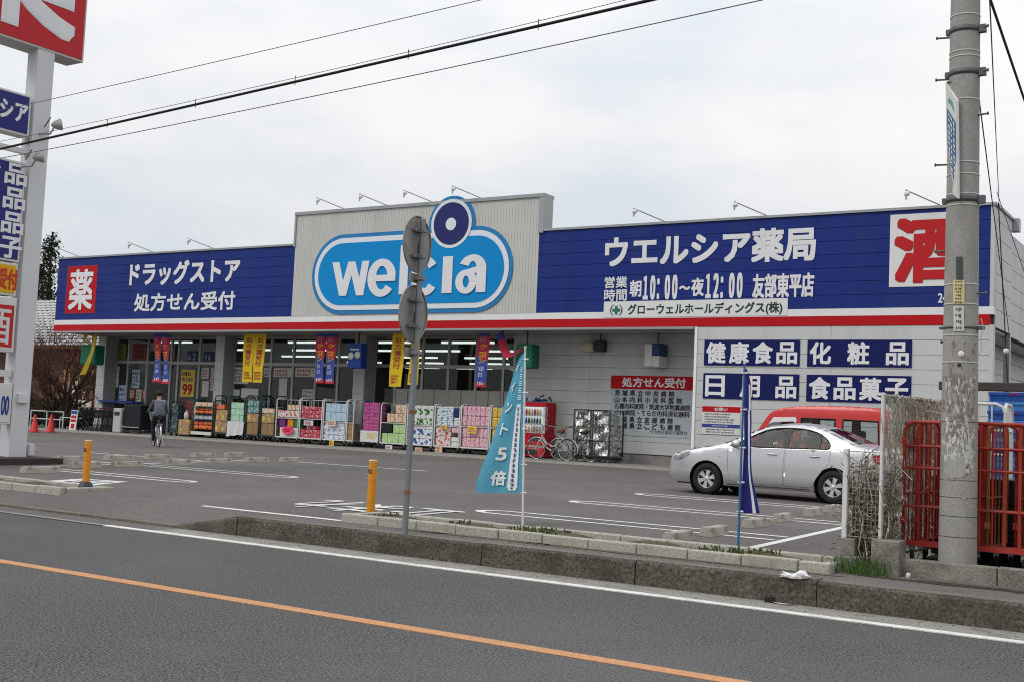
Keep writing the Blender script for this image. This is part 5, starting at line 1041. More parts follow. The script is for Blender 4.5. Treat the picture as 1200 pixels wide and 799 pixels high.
# ------------------------------------------------------------------ bollards, road sign, banners by the road
ORB = M('orange_bollard_paint', (.62, .24, .015), .5, var=.12, vs=6, stain=(.30, .12, .03), sa=.6, ss=5)
def bollard(x, y, h, lab, base=False):
    z = lotz(y); e = E('bollard', (x, y, z), lab, 'bollard', 'orange bollards at the car park entrance'); b = MB(); b.lathe([(.056, 0), (.056, h-.03), (.048, h-.008), (.02, h), (0, h)], (x, y, z-.02), (0, 0, 1), ORB, 20); b.build('post', e); b = MB(); b.lathe([(.058, 0), (.058, .012), (.05, .02), (.0, .022)], (x, y, z+h-.04), (0, 0, 1), M('pale_orange_cap', (.66, .42, .2), .5), 20); b.build('cap', e)
    b = MB(); b.ring((x, y-.057, z+h*.78), (0, 1, 0), .025, .007, DARKM, 12, 6); b.build('lock_ring', e)
    if base: b = MB(); b.box(x-.24, x+.24, y-.2, y+.2, z-.12, z+.03, PALE, .03); b.lathe([(.12, 0), (.09, .08), (.058, .10)], (x, y, z+.028), (.1, .05, 1), DARKM, 14); b.build('base_block', e, label='broken concrete base block')
p = G(100, 573); bollard(p.x, p.y, .80, 'scuffed orange bollard with a broken base at the left entrance kerb', True); p = G(434, 606); bollard(p.x, p.y, .79, 'orange bollard at the left end of the right kerb island')
GALV = M('galvanised_pole', (.22, .235, .245), .5, metal=.5, var=.15, vs=5, stretch=(1, 1, .3)); SBK = M('sign_back_grey', (.28, .27, .25), .55, metal=.3, var=.16, vs=5, stain=(.13, .11, .09), sa=.5, ss=6); RUST = M('rust', (.28, .10, .03), .85, var=.3, vs=20)
sy_ = -20.36; p0 = A(474, 628, sy_); p1 = A(496, 258, sy_); p0 = Vector((p0.x, sy_, -.22)); sg = E('traffic_sign', p0, 'grey roadside pole with two round traffic signs seen from behind', 'traffic sign')
b = MB(); b.tube([p0, p1], .036, GALV, 14); b.lathe([(.037, 0), (.03, .012), (0, .016)], p1, (p1-p0), GALV, 14); b.build('pole', sg); ad_ = (p1-p0).normalized()
nrm = Vector((-1, -.14, 0)).normalized(); si = nrm.cross(Vector((0, 0, 1))).normalized(); sup = Vector((ad_.x, ad_.y, ad_.z))
def at_py(py): 
    q = A(485, py, sy_); t = (q.z-p0.z)/(p1.z-p0.z); return p0+(p1-p0)*t
for py in (287, 368):
    c = at_py(py)+nrm*.065; b = MB(); n = 40; R0 = .335; ring = [c+(si*math.cos(2*math.pi*k/n)+sup*math.sin(2*math.pi*k/n))*R0 for k in range(n)]
    b.prism(ring, nrm*.006, SBK); b.tube([q-nrm*.006 for q in ring], .011, SBK, 6, closed=True); b.prism([c+nrm*.008+(si*math.cos(2*math.pi*k/n)+sup*math.sin(2*math.pi*k/n))*.33 for k in range(n)], nrm*.001, WHITE); o = b.build('sign_plate', sg)
    k_ = MB()
    for dz in (.155, -.155):
        k_.obox(c-nrm*.034+sup*dz-si*.15-sup*.014, si*.30, nrm*.028, sup*.028, GALV); k_.obox(c-nrm*.115+sup*(dz-.016)-si*.055, si*.11, nrm*.08, sup*.032, GALV)
        for s in (-1, 1): k_.obox(c-nrm*.05+si*s*.12+sup*(dz-.016)-si*.02, si*.04, nrm*.02, sup*.032, GALV)
    k_.build('bracket', o); q = MB(); q.obox(c-nrm*.0105+si*.03-sup*.10, si*.13, nrm*.001, sup*.12, PP); scrawl(q, MATS['pale_ink'], c-nrm*.012+si*.04-sup*.09, si, sup, .10, .10, 4, R_, .6) if False else None; q.build('sticker', o)
for py, nm in ((327, 'lower'), (413, 'lowest')):
    c = at_py(py)+nrm*.05; b = MB(); b.obox(c-si*.16-sup*.055, si*.32, nrm*.006, sup*.11, SBK); b.obox(c-nrm*.11-si*.06-sup*.02, si*.12, nrm*.105, sup*.04, GALV); b.build('plate', sg)
for py in (482, 500, 570, 577): b = MB(); c = at_py(py); b.tube([c-ad_*.02, c+ad_*.02], .0385, RUST, 14); b.build('rust_band', sg) if py in (482, 577) else None
def nobori(base, top, outline, cloth, lab, pole_m, writing=None, ysh=0.0):
    Y = base.y; e = E('banner_flag', base, lab, 'banner flag', 'banner flags planted along the car park edge'); b = MB(); b.tube([base, top], [.016, .011], pole_m, 10); b.tube([top, top+Vector((0, 0, .03))], .016, PP, 8); b.build('pole', e)
    n = len(outline); rows = []
    for (xl, xr, py) in outline: rows.append((A(xl, py, Y), A(xr, py, Y)))
    b = MB(); k = 10; ph = lambda u, i: .04*math.sin(u*7+i*.35)*min(1, (n-1-i)*.0+.3+i/n)*(1-u)+ysh*(1-u)
    R__ = [[a.lerp(c, j/k)+Vector((0, ph(j/k, i), 0)) for j in range(k+1)] for i, (a, c) in enumerate(rows)]
    for i in range(n-1):
        for j in range(k): b.add([R__[i][j], R__[i+1][j], R__[i+1][j+1], R__[i][j+1]], [(0, 1, 2, 3)], cloth(j/k, i/n), True)
    o = b.build('cloth', e); weld(o); 
    for i in range(1, n, 3): c = MB(); q = rows[i][1]; t = (q.z-base.z)/(top.z-base.z); pp = base+(top-base)*t; c.tube([pp+Vector((-.03, -.0, 0)), pp+Vector((.05, 0, .006))], .012, PP, 6); c.build('tie', e)
    if writing:
        q = MB(); 
        def Fm(u, v):    # u 0..1 across, v 0..1 from the top
            s = v*(n-1); i = min(int(s), n-2); t = s-i; u_ = u*k; j = min(int(u_), k-1); w = u_-j
            a = R__[i][j].lerp(R__[i][j+1], w); d = R__[i+1][j].lerp(R__[i+1][j+1], w); return a.lerp(d, t)+Vector((0, -.012, 0))
        writing(q, Fm); q.build('print', e)
CY = M('cyan_cloth', (.085, .32, .45), .8, var=.08, vs=3, stain=(.12, .38, .50), sa=.5, ss=2); INKW = M('white_cloth_print', (.72, .76, .78), .8)
base = G(612.5, 616); top = A(615.5, 408, base.y)
ol = [(613.5-(613.5-x)*1.0, xr, y) for x, xr, y in [(612, 614.8, 414), (607, 614.5, 421), (603, 614.2, 432), (598.5, 613.8, 446), (594, 613.5, 460), (589.5, 613.2, 474), (585, 612.8, 488), (580.5, 612.5, 502), (576, 612.2, 516), (571.5, 612, 530), (566.5, 611.7, 544), (562, 611.5, 558), (559, 611.3, 570), (560.5, 611.2, 577)]]
def wr1(q, Fm):
    cells = [(.30, .14, .30, .06, 'ポ'), (.32, .27, .28, .065, 'イ'), (.36, .40, .28, .07, 'ン'), (.38, .54, .26, .075, 'ト'), (.44, .70, .26, .085, '5'), (.46, .86, .34, .105, '倍')]
    for cx, cy, w, h, c in cells:
        t = MB(); text(t, c, INKW, (0, 0, 0), Xv, Zv, 1, 1, .06)
        q.add([Fm(cx+w*(v[0]-.5), cy+h*(.5-v[2]))+Vector((0, v[1], 0)) for v in t.v], t.f, INKW)
    for i in range(20):    # white capsule with a column of small print
        v0, v1 = .38+.60*i/20*.98, .38+.60*(i+1)/20*.98; wd = .115 if 0 < i < 19 else .09
        q.add([Fm(.80-wd, v0), Fm(.80-wd, v1), Fm(.80+wd, v1), Fm(.80+wd, v0)], [(0, 1, 2, 3)], INKW)
    t = MB(); scrawl(t, BLUEINK, (0, 0, 0), Xv, Zv, 1, 1, 16, random.Random(2), .7); f_ = lambda v: Fm(.73+.13*((v[0]*9) % 1), .40+.56*(1-v[2]))+Vector((0, -.006, 0))
    rr = random.Random(6)
    for r in range(17):
        v = .40+.56*r/17
        for k in range(4):
            u0 = .74+.10*rr.random()*.5; u1 = u0+.05+.03*rr.random(); vv = v+.026*k/4; q.add([Fm(u0, vv)+Vector((0, -.005, 0)), Fm(u0, vv+.0035)+Vector((0, -.005, 0)), Fm(u1, vv+.0035)+Vector((0, -.005, 0)), Fm(u1, vv)+Vector((0, -.005, 0))], [(0, 1, 2, 3)], MATS['navy_ink'])
        u0 = .78+.03*rr.random(); q.add([Fm(u0, v)+Vector((0, -.007, 0)), Fm(u0, v+.024)+Vector((0, -.007, 0)), Fm(u0+.02, v+.024)+Vector((0, -.007, 0)), Fm(u0+.02, v)+Vector((0, -.007, 0))], [(0, 1, 2, 3)], MATS['navy_ink'])
    for r in range(5):
        v = .14+.045*r
        for k in range(3): u0 = .70; q.add([Fm(u0, v+.012*k), Fm(u0, v+.006+.012*k), Fm(u0+.18, v+.006+.012*k), Fm(u0+.18, v+.012*k)], [(0, 1, 2, 3)], INKW)
nobori(base, top, ol, lambda u, v: CY, 'light blue banner flag with white lettering hanging from a white pole', M('white_pole', (.65, .65, .64), .4), wr1, 0)
NVC = M('navy_cloth', (.020, .022, .16), .75, var=.1, vs=4); WHC = M('white_cloth', (.66, .66, .70), .8)
base = G(865, 640); top = A(872.5, 426, base.y)
ol = [(868+dx, 868+dx+w, y) for dx, w, y in [(3, 3, 430), (1.5, 8, 437), (1, 11, 450), (.5, 12, 465), (0, 12.5, 480), (0, 12.8, 495), (.3, 12, 510), (0, 12.5, 525), (-.3, 12.5, 538), (-.6, 13.5, 552), (-1, 16, 566), (-1.4, 19.5, 580), (-1.8, 22.5, 592), (-2, 24.5, 601)]]
nobori(base, top, ol, lambda u, v: WHC if (.52 < u+.15*v-.12 < .72 and v > .08 and u < .95) else NVC, 'furled navy banner flag with a white stripe on a blue pole', M('blue_pole', (.04, .14, .27), .5), None, .08)
# ------------------------------------------------------------------ right: utility pole, fences, roll cages
PY = -19.0; POLEM = M('pole_concrete', (.31, .30, .28), .9, var=.12, vs=4, fine=.15, fs=60, bump=.3, bs=50, stain=(.25, .235, .205), sa=.8, ss=3.0, stretch=(1.5, 1.5, .6))
q0, q1 = A(1122, 655, PY), A(1131.5, 0, PY); pv = (q1-q0)/(q1.z-q0.z); pb = q0+pv*(-.12-q0.z); pt = q0+pv*(10.2-q0.z); pax = pv.normalized()
up_ = E('utility_pole', pb, 'weathered concrete utility pole with steel bands and climbing bolts beside the red roll cages', 'utility pole')
def prad(z): return .184-.0070*(z+.1)
b = MB(); ks = [k/30 for k in range(31)]; b.tube([pb.lerp(pt, k) for k in ks], [prad(pb.lerp(pt, k).z) for k in ks], POLEM, 32); b.build('shaft', up_)
def pz(py): return A(1126, py, PY).z
def pp(z): return q0+pv*(z-q0.z)
STEEL = M('band_steel', (.11, .12, .12), .55, metal=.6, var=.15); WBAND = M('white_band', (.50, .49, .46), .6)
FLAKE = M('flaked_coating', (.50, .49, .455), .9, var=.2, vs=6, bump=.6, bs=30); DKC = M('flaked_dark', (.20, .18, .155), .95, var=.3, vs=9)
for i, py in enumerate((38, 88, 236, 385, 388, 409)):
    c = pp(pz(py)); b = MB(); r = prad(c.z)+.006; h = .028 if i != 3 else .012; b.lathe([(r-.008, -h), (r, -h), (r, h), (r-.008, h)], c, pax, STEEL, 28); b.box(c.x+r*.8, c.x+r+.06, c.y-.05, c.y+.01, c.z-h*1.4, c.z+h*1.4, STEEL); b.box(c.x-r-.03, c.x-r*.85, c.y-.05, c.y+.01, c.z-h, c.z+h, STEEL); b.build('band', up_) if i not in (4, 5) else None
for py in (22, 64, 70, 120, 193, 207, 230, 243, 335, 358, 394, 425):
    c = pp(pz(py)); b = MB(); b.lathe([(prad(c.z)-.004, -.006), (prad(c.z)+.004, -.006), (prad(c.z)+.004, .006), (prad(c.z)-.004, .006)], c, pax, WBAND, 28); b.build('tie_band', up_)
for px, py, s in ((1099, 44, -1), (1098, 93, -1), (1097, 193, -1), (1097, 295, -1), (1104, 401, -1), (1160, 37, 1), (1160, 88, 1), (1160, 138, 1), (1158, 345, 1)):
    c = pp(pz(py)); b = MB(); r = prad(c.z); ln = abs(A(px, py, PY).x-c.x); b.tube([c+Vector((s*r*.7, -.02, 0)), c+Vector((s*ln, -.06, 0))], .010, STEEL, 8); b.tube([c+Vector((s*(ln-.012), -.06, 0)), c+Vector((s*ln, -.06, 0))], .018, STEEL, 8); b.build('climbing_bolt', up_)
# steel plate band and two narrow notices on the pole face
def onface(px, py, d=.004):
    p = A(px, py, PY); c = pp(p.z); r = prad(p.z); dx = max(-.98, min(.98, (p.x-c.x)/r)); view = Vector((CAM.x-c.x, CAM.y-c.y)).normalized(); s_ = Vector((-view.y, view.x)); a = dx
    pos = Vector((c.x, c.y))+(s_*a+view*math.sqrt(1-a*a))*(r+d); return Vector((pos.x, pos.y, p.z))
def wrap(px0, py0, px1, py1, m, name='plate', rows=6, ink=None, d=.004):
    b = MB(); n = 6; P = [[onface(px0+(px1-px0)*i/n, py0+(py1-py0)*j/4, d) for i in range(n+1)] for j in range(5)]
    for j in range(4):
        for i in range(n): b.add([P[j][i], P[j+1][i], P[j+1][i+1], P[j][i+1]], [(0, 1, 2, 3)], m, True)
    if ink:
        for k in range(rows):
            py = py0+(py1-py0)*(k+.3)/rows
            for x in range(3):
                a = px0+(px1-px0)*(.22+.2*x+R_.uniform(-.05, .05)); w = (px1-px0)*.12; h = (py1-py0)/rows*R_.uniform(.3, .65); b.add([onface(a, py, d+.003), onface(a, py+h, d+.003), onface(a+w, py+h, d+.003), onface(a+w, py, d+.003)], [(0, 1, 2, 3)], ink)
    b.build(name, up_)
wrap(1117.5, 331, 1130, 358.5, M('pale_yellow_plate', (.55, .49, .26), .6), 'notice_plate', 7, M('olive_ink', (.12, .09, .03), .7), .008); wrap(1118, 361, 1129.5, 390, M('pale_green_plate', (.52, .56, .50), .6), 'notice_plate', 4, MATS['olive_ink'], .008)
wrap(1121, 304, 1128, 330, M('dark_green_plate', (.05, .075, .065), .6), 'notice_plate', 4, STEEL, .010)
for py in (494, 562, 582, 604, 628): 
    c = pp(pz(py)); b = MB(); r = prad(c.z)+.0015; b.lathe([(r-.003, -.004), (r, -.003), (r, .003), (r-.003, .004)], c, pax, M('dark_seam', (.07, .065, .055), .95), 32); b.build('seam', up_)
rr = random.Random(12)
def blotch(px0, py0, px1, py1, m, d, amp=2.2, n=12):
    b = MB(); rows = []
    for j in range(n+1):
        y = py0+(py1-py0)*j/n; e_ = .5*(abs(2*j/n-1)**4)*(px1-px0)*.5; a, c_ = px0+rr.uniform(0, amp)+e_, px1-rr.uniform(0, amp)-e_; rows.append([onface(a+(c_-a)*i/6, y+rr.uniform(-.8, .8) if 0 < j < n else y+rr.uniform(-2, 2), d) for i in range(7)])
    for j in range(n):
        for i in range(6): b.add([rows[j][i], rows[j+1][i], rows[j+1][i+1], rows[j][i+1]], [(0, 1, 2, 3)], m, True)
    tag(b.build('coating_patch', up_), None)
blotch(1103, 440, 1142, 492, M('old_tape_residue', (.19, .17, .145), .95, var=.3, vs=10, stain=(.30, .28, .25), sa=.8, ss=9), .0010)
blotch(1102, 497, 1142, 560, M('bare_dark_patch', (.17, .155, .135), .95, var=.3, vs=9, stain=(.33, .32, .29), sa=.9, ss=8), .0010); blotch(1106, 530, 1133, 559, M('smooth_patch', (.34, .335, .315), .85, var=.08, vs=5), .0016, 3)
for (px0, py0, px1, py1, m, n) in ((1105, 395, 1143, 486, DKC, 45), (1107, 440, 1141, 492, FLAKE, 55), (1104, 497, 1141, 532, FLAKE, 90), (1130, 525, 1141, 550, FLAKE, 25), (1104, 555, 1128, 578, PALE, 40), (1107, 580, 1135, 592, PALE, 22)):
    b = MB()
    for k in range(n):
        x, y = rr.uniform(px0, px1), rr.uniform(py0, py1); w, h = rr.uniform(.5, 2.6), rr.uniform(2, 11)
        if m is PALE: w, h = rr.uniform(.6, 3), rr.uniform(.8, 3.5)
        q = [onface(x+rr.uniform(-.4, .4), y, .0022), onface(x-w*.3, y+h*.5, .0022), onface(x+w*.2, y+h, .0022), onface(x+w, y+h*.8, .0022), onface(x+w*1.1, y+h*.3, .0022)]; b.add(q, [(0, 1, 2, 3, 4)], m)
    tag(b.build('flaked_coating', up_), kind='stuff')
# the narrow advertising plate at the pole's left
W_ = [A(1108, 97, PY-.05), A(1121, 118, PY-.22), A(1122, 233, PY-.22), A(1110, 222, PY-.05)]; b = MB(); n_ = (W_[1]-W_[0]).cross(W_[3]-W_[0]).normalized(); n_ = -n_ if n_.dot(CAM-W_[0]) < 0 else n_; b.prism(W_, n_*-.025, PP); ef = W_
u_ = (W_[1]-W_[0]); v_ = (W_[3]-W_[0])
if n_.dot(CAM-W_[0]) < 0: n_ = -n_
at_ = lambda a, c, d=.003: W_[0]+u_*a+v_*c+n_*d
b.add([at_(.12, .22), at_(.12, .80), at_(.92, .80), at_(.92, .22)], [(0, 1, 2, 3)], M('plate_blue', (.05, .13, .28), .5)); ed = MB()
for k in range(11):
    for x in (.25, .45, .68):
        c0, h = .24+.052*k, R_.uniform(.018, .04); b.add([at_(x, c0, .006), at_(x, c0+h, .006), at_(x+.13, c0+h, .006), at_(x+.13, c0, .006)], [(0, 1, 2, 3)], PP)
b.add([at_(.35, .08), at_(.2, .15), at_(.5, .13), at_(.8, .15), at_(.65, .08)], [(0, 1, 2, 3, 4)], M('plate_green', (.12, .30, .20), .5)); b.add([at_(.2, .82), at_(.2, .89), at_(.6, .89), at_(.6, .82)], [(0, 1, 2, 3)], M('plate_pink', (.5, .30, .24), .5)); b.build('advert_plate', up_)
b = MB()
for k in (0, 3): c = pp(W_[k].z-.02); b.tube([W_[k]-n_*.03, c+Vector((-.1, -.1, 0)), c], .018, STEEL, 8)
b.build('bracket', up_); b = MB(); c = onface(1126, 416, .0); b.lathe([(0, .012), (.03, .012), (.035, 0)], c, (-.1, -1, 0), PP, 14); c = onface(1124, 428, 0); b.lathe([(0, .012), (.016, .012), (.02, 0)], c, (-.1, -1, 0), DARKM, 12); b.build('cable_outlet', up_)
b = MB(); P = [pp(pz(380))+Vector((prad(3)*.98, -.05, 0))+Vector((x, -.02, z)) for x, z in ((0, 0), (.05, .05), (.07, -.05), (.05, -.15), (.06, -.25), (.03, -.32), (0, -.28))]; b.tube(P, .004, ALU, 5); b.build('loose_wire', up_)
# low retaining wall with cast blocks
wy = -19.36; b = MB(); x = -3.2; rr = random.Random(9); ST = M('streaked_old_concrete', (.17, .155, .135), .95, var=.25, vs=4, fine=.3, fs=45, bump=.5, bs=30, stain=(.33, .31, .28), sa=.55, ss=5)
while x < 14: n = x+1.05; b.box(x+.004, n-.004, wy+rr.uniform(-.006, .006), wy+.14, -.40, A(1100, 658, wy).z+rr.uniform(-.006, .004), ST, .012); x = n
b.build('low_wall', label='low streaked concrete wall below the roll cages', cat='wall')
WPOST = M('white_fence_post', (.62, .62, .60), .5, var=.08, vs=4); NET = M('thin_fence_wire', (.38, .37, .34), .6); fy0 = wy
def fbox(px0, py0, px1, py1, y0, y1, m, b): a, c = A(px0, py1, y0), A(px1, py0, y0); b.box(a.x, c.x, y0, y1, a.z, c.z, m, .012)
f1 = E('fence', A(990, 632, wy), 'short white-posted wire fence panel on concrete blocks beside the grass tuft', 'fence'); b = MB(); fbox(976, 653, 1004, 677, wy-.12, wy+.14, ST, b); fbox(979.5, 631, 1001.5, 652.7, wy-.02, wy+.14, ST, b); b.build('footing', f1)
a, c = A(986.5, 632, wy+.05), A(995, 525, wy+.05); b = MB(); b.box(a.x, c.x, wy+.02, wy+.10, a.z, c.z, WPOST, .01); b.build('post', f1)
a2, c2 = A(1029.5, 636, wy+.05), A(1037, 459.5, wy+.05); zt1, zb1 = A(1000, 528, wy+.06).z, A(1000, 628, wy+.06).z; b = MB()
for k in range(15): z = zb1+(zt1-zb1)*k/14; b.tube([(c.x, wy+.06, z), (a2.x, wy+.06, z-.004)], .0022 if 0 < k < 14 else .006, NET, 5)
for k in range(9): x = c.x+(a2.x-c.x)*k/8; b.tube([(x, wy+.06, zb1), (x, wy+.06, zt1)], .0022, NET, 5)
b.build('mesh', f1)
f2 = E('fence', A(1033, 636, wy), 'tall white-posted wire fence overgrown with dry vines beside the red roll cages', 'fence'); b = MB(); fbox(1019.5, 634, 1054, 688, wy-.10, wy+.16, ST, b); b.build('footing', f2); b = MB(); b.box(a2.x, c2.x, wy+.02, wy+.10, a2.z, c2.z, WPOST, .01); b.build('post', f2)
fx = (a2.x+c2.x)/2; fe = Vector((fx+.24, -17.1)); fs_ = Vector((fx+.02, wy+.08)); zt2, zb2 = c2.z-.03, -.02; FP = lambda u, z: Vector((fs_.x+(fe.x-fs_.x)*u, fs_.y+(fe.y-fs_.y)*u, z)); b = MB()
for k in range(20): z = zb2+(zt2-zb2)*k/19; b.tube([FP(0, z), FP(1, z)], .003 if 0 < k < 19 else .012, NET, 5)
for k in range(61): b.tube([FP(k/60, zb2), FP(k/60, zt2)], .0025, NET, 4)
b.build('mesh', f2)
for u in (1.0,): b = MB(); q = FP(u, 0); b.box(q.x-.02, q.x+.02, q.y-.03, q.y+.03, -.1, zt2+.02, WPOST); b.build('post', f2)
VINE = M('dry_vine', (.42, .37, .30), .95, var=.4, vs=9, rnd=.1); VINE2 = M('pale_dry_vine', (.56, .52, .44), .95, var=.35, vs=9)
b = MB(); rr = random.Random(31)
for k in range(1900):
    u = .05+.95*rr.random()**1.3; sp = .42 if u < .27 else 1.0
    if rr.random() > sp: continue
    z = zb2+(zt2-zb2)*rr.random()**.8; q = FP(u, z); L_ = rr.uniform(.10, .45); d = Vector((rr.uniform(-.05, .05), rr.uniform(-1, 1)*.7, rr.uniform(-.35, 1))).normalized()
    p2 = q+d*L_; p2.z = min(p2.z, zt2+.02); mid = q.lerp(p2, .5)+Vector((rr.uniform(-.02, .02), rr.uniform(-.04, .04), rr.uniform(-.03, .03))); b.tube([q+Vector((rr.uniform(-.02, .02), 0, 0)), mid, p2], rr.uniform(.002, .006), VINE if rr.random() < .45 else VINE2, 3, cap=False)
for k in range(1800):
    u = .05+.95*rr.random(); 
    if u < .27 and rr.random() < .7: continue
    q = FP(u, zb2+(zt2-zb2)*(1-rr.random()**1.6)); s = rr.uniform(.010, .030); b.add([q+Vector((rr.uniform(-s, s)*.6, rr.uniform(-s, s), rr.uniform(-s, s))) for _ in range(4)], [(0, 1, 2, 3)], VINE2 if rr.random() < .6 else VINE)
v = b.build('dry_vines', label='dense dry brown vines climbing the tall wire fence', cat='vine'); 
b = MB()
for k in range(130):
    x = rr.uniform(c.x+.01, a2.x+.02); y = wy+rr.uniform(.08, .35); h = rr.uniform(.4, 1.02); P = [Vector((x, y, -.12))]
    for i in range(1, 5): P.append(P[-1]+Vector((rr.uniform(-.06, .06), rr.uniform(-.05, .05), h/4)))
    b.tube(P, [.008, .007, .006, .005, .002], M('dark_dead_stem', (.13, .095, .06), .95, var=.4, vs=9) if k % 3 else VINE2, 4, cap=False)
    for i in range(6):
        q = P[rr.randrange(1, 5)]; d = Vector((rr.uniform(-.2, .2), rr.uniform(-.15, .15), rr.uniform(-.12, .2))); b.tube([q, q+d*.5+Vector((0, 0, .02)), q+d], .0035, MATS['dark_dead_stem'] if k % 4 else VINE, 3, cap=False)
        for _ in range(2): s = .03; r_ = q+d*rr.random(); b.add([r_+Vector((rr.uniform(-s, s), rr.uniform(-s, s), rr.uniform(-s, s))) for _ in range(3)], [(0, 1, 2)], VINE if k % 3 else M('olive_dead_leaf', (.12, .12, .05), .9, var=.3, vs=9))
b.build('dead_shrub', label='dead brown shrub behind the short white-posted fence panel', cat='shrub')
GR = M('fresh_grass', (.075, .12, .028), .8, var=.3, vs=12); GR2 = M('dark_grass', (.03, .08, .015), .8, var=.3, vs=12)
def tuft(cx, cy, z, n, r, h, lab, cat='grass tuft'):
    b = MB()
    for k in range(n):
        a = rr.uniform(0, 6.28); d = r*rr.random()**.7; x, y = cx+d*math.cos(a), cy+d*math.sin(a)*.5; hh = h*rr.uniform(.4, 1); dx, dy = rr.uniform(-.9, .9)*hh, rr.uniform(-.5, .3)*hh; w = rr.uniform(.003, .006)
        b.add([(x-w, y, z), (x+w, y, z), (x+dx*.4+w*.7, y+dy*.4, z+hh*.7), (x+dx*.4-w*.7, y+dy*.4, z+hh*.7), (x+dx, y+dy, z+hh*.95)], [(0, 1, 2, 3), (3, 2, 4)], GR if rr.random() < .6 else GR2)
    return b.build('grass_tuft', label=lab, cat=cat)
p = A(1009, 678, wy-.14); tuft(p.x, wy-.2, -.2, 210, .30, .22, 'fresh green grass tuft between the two fence footings')
b = MB(); rr2 = random.Random(17)
for k in range(900):
    x = rr2.uniform(-9.7, -3.8); y = rr2.uniform(-19.72, -19.02)
    if math.sin(x*2.3)+math.sin(x*5.1+1) < .25: continue
    hh = rr2.uniform(.015, .05); w = .006; a = rr2.uniform(-.03, .03); z = -.2+.05; b.add([(x-w, y, z), (x+w, y, z), (x+a+w, y-.01, z+hh+.02), (x+a-w*1.5, y-.02, z+hh+.02)], [(0, 1, 2, 3)], M('weed_green', (.10, .13, .045), .85, var=.3, vs=9))
for k in range(260):
    x = rr2.uniform(-9.0, -1.5); y = rr2.uniform(-20.2, -19.9)
    if x > -3.4: y = rr2.uniform(-19.6, -19.4)
    hh = rr2.uniform(.01, .035); z = -.204; b.add([(x-.004, y, z), (x+.004, y, z), (x+.01, y, z+hh)], [(0, 1, 2)], MATS['weed_green'])
b.build('weeds', kind='stuff')
b = MB()
for k in range(420):
    x, y = rr2.uniform(-10, 3), rr2.uniform(-20.22, -19.9) if rr2.random() < .6 else rr2.uniform(-20.9, -20.5); z = -.203 if y > -20.3 else -.445; s = rr2.uniform(.004, .016); b.add([(x+rr2.uniform(-s, s), y+rr2.uniform(-s, s), z+(s*.8 if i == 3 else 0)) for i in range(4)], [(0, 1, 3), (1, 2, 3), (2, 0, 3)], MATS['soil_grit'] if 'soil_grit' in MATS else M('soil_grit', (.16, .14, .11), .95, var=.3, vs=30))
b.build('grit', kind='stuff')
def litter(px, py, y, n, s, m, lab, cat, name):
    p = G(px, py); p.z = -.2; b = MB()
    for k in range(n): q = p+Vector((R_.uniform(-s*1.6, s*1.6), R_.uniform(-s, s), R_.uniform(0, s*.5))); b.add([q+Vector((R_.uniform(-s, s), R_.uniform(-s, s), R_.uniform(-s*.4, s*.6))) for _ in range(4)], [(0, 1, 2, 3), (0, 3, 1)], m, True)
    b.build(name, label=lab, cat=cat)
p = G(931, 677); bm = bmesh.new(); bmesh.ops.create_icosphere(bm, subdivisions=3, radius=1)
for v in bm.verts: n_ = v.co.copy(); r = 1+.22*math.sin(n_.x*7+1)*math.cos(n_.y*6)+.15*math.sin(n_.z*11+n_.x*5); v.co = Vector((p.x+n_.x*r*.125+.03*n_.z, p.y+n_.y*r*.07, -.203+max(0, .022+n_.z*r*.035*(1.2+.8*math.sin(n_.x*4)))))
b = MB(); bm.verts.index_update(); b.add([v.co for v in bm.verts], [[v.index for v in f.verts] for f in bm.faces], M('white_plastic_film', (.75, .75, .74), .35), True); bm.free()
b.build('plastic_bag', label='crumpled white plastic bag lying on the footway behind the kerb', cat='plastic bag')
p = A(920, 703, -20.52); b = MB(); b.add([(p.x-.13, -20.5, -.437), (p.x+.12, -20.53, -.437), (p.x+.13, -20.56, -.425), (p.x-.02, -20.57, -.44), (p.x-.12, -20.55, -.43)], [(0, 1, 2, 3, 4)], M('dirty_paper', (.42, .42, .40), .9)); b.box(p.x-.20, p.x-.12, -20.53, -20.47, -.445, -.40, BLACK); b.build('scrap_paper', label='torn grey scrap of paper in the gutter below the white bag', cat='litter')
p = A(1065, 675, wy-.1); b = MB(); b.lathe([(0, 0), (.022, 0), (.022, .05), (.012, .06), (0, .06)], (p.x, wy-.14, -.2), (.15, 0, 1), M('cream_plastic', (.6, .55, .42), .6), 10); b.build('plastic_bottle', label='small cream plastic bottle top standing on the footway by the low wall', cat='litter')
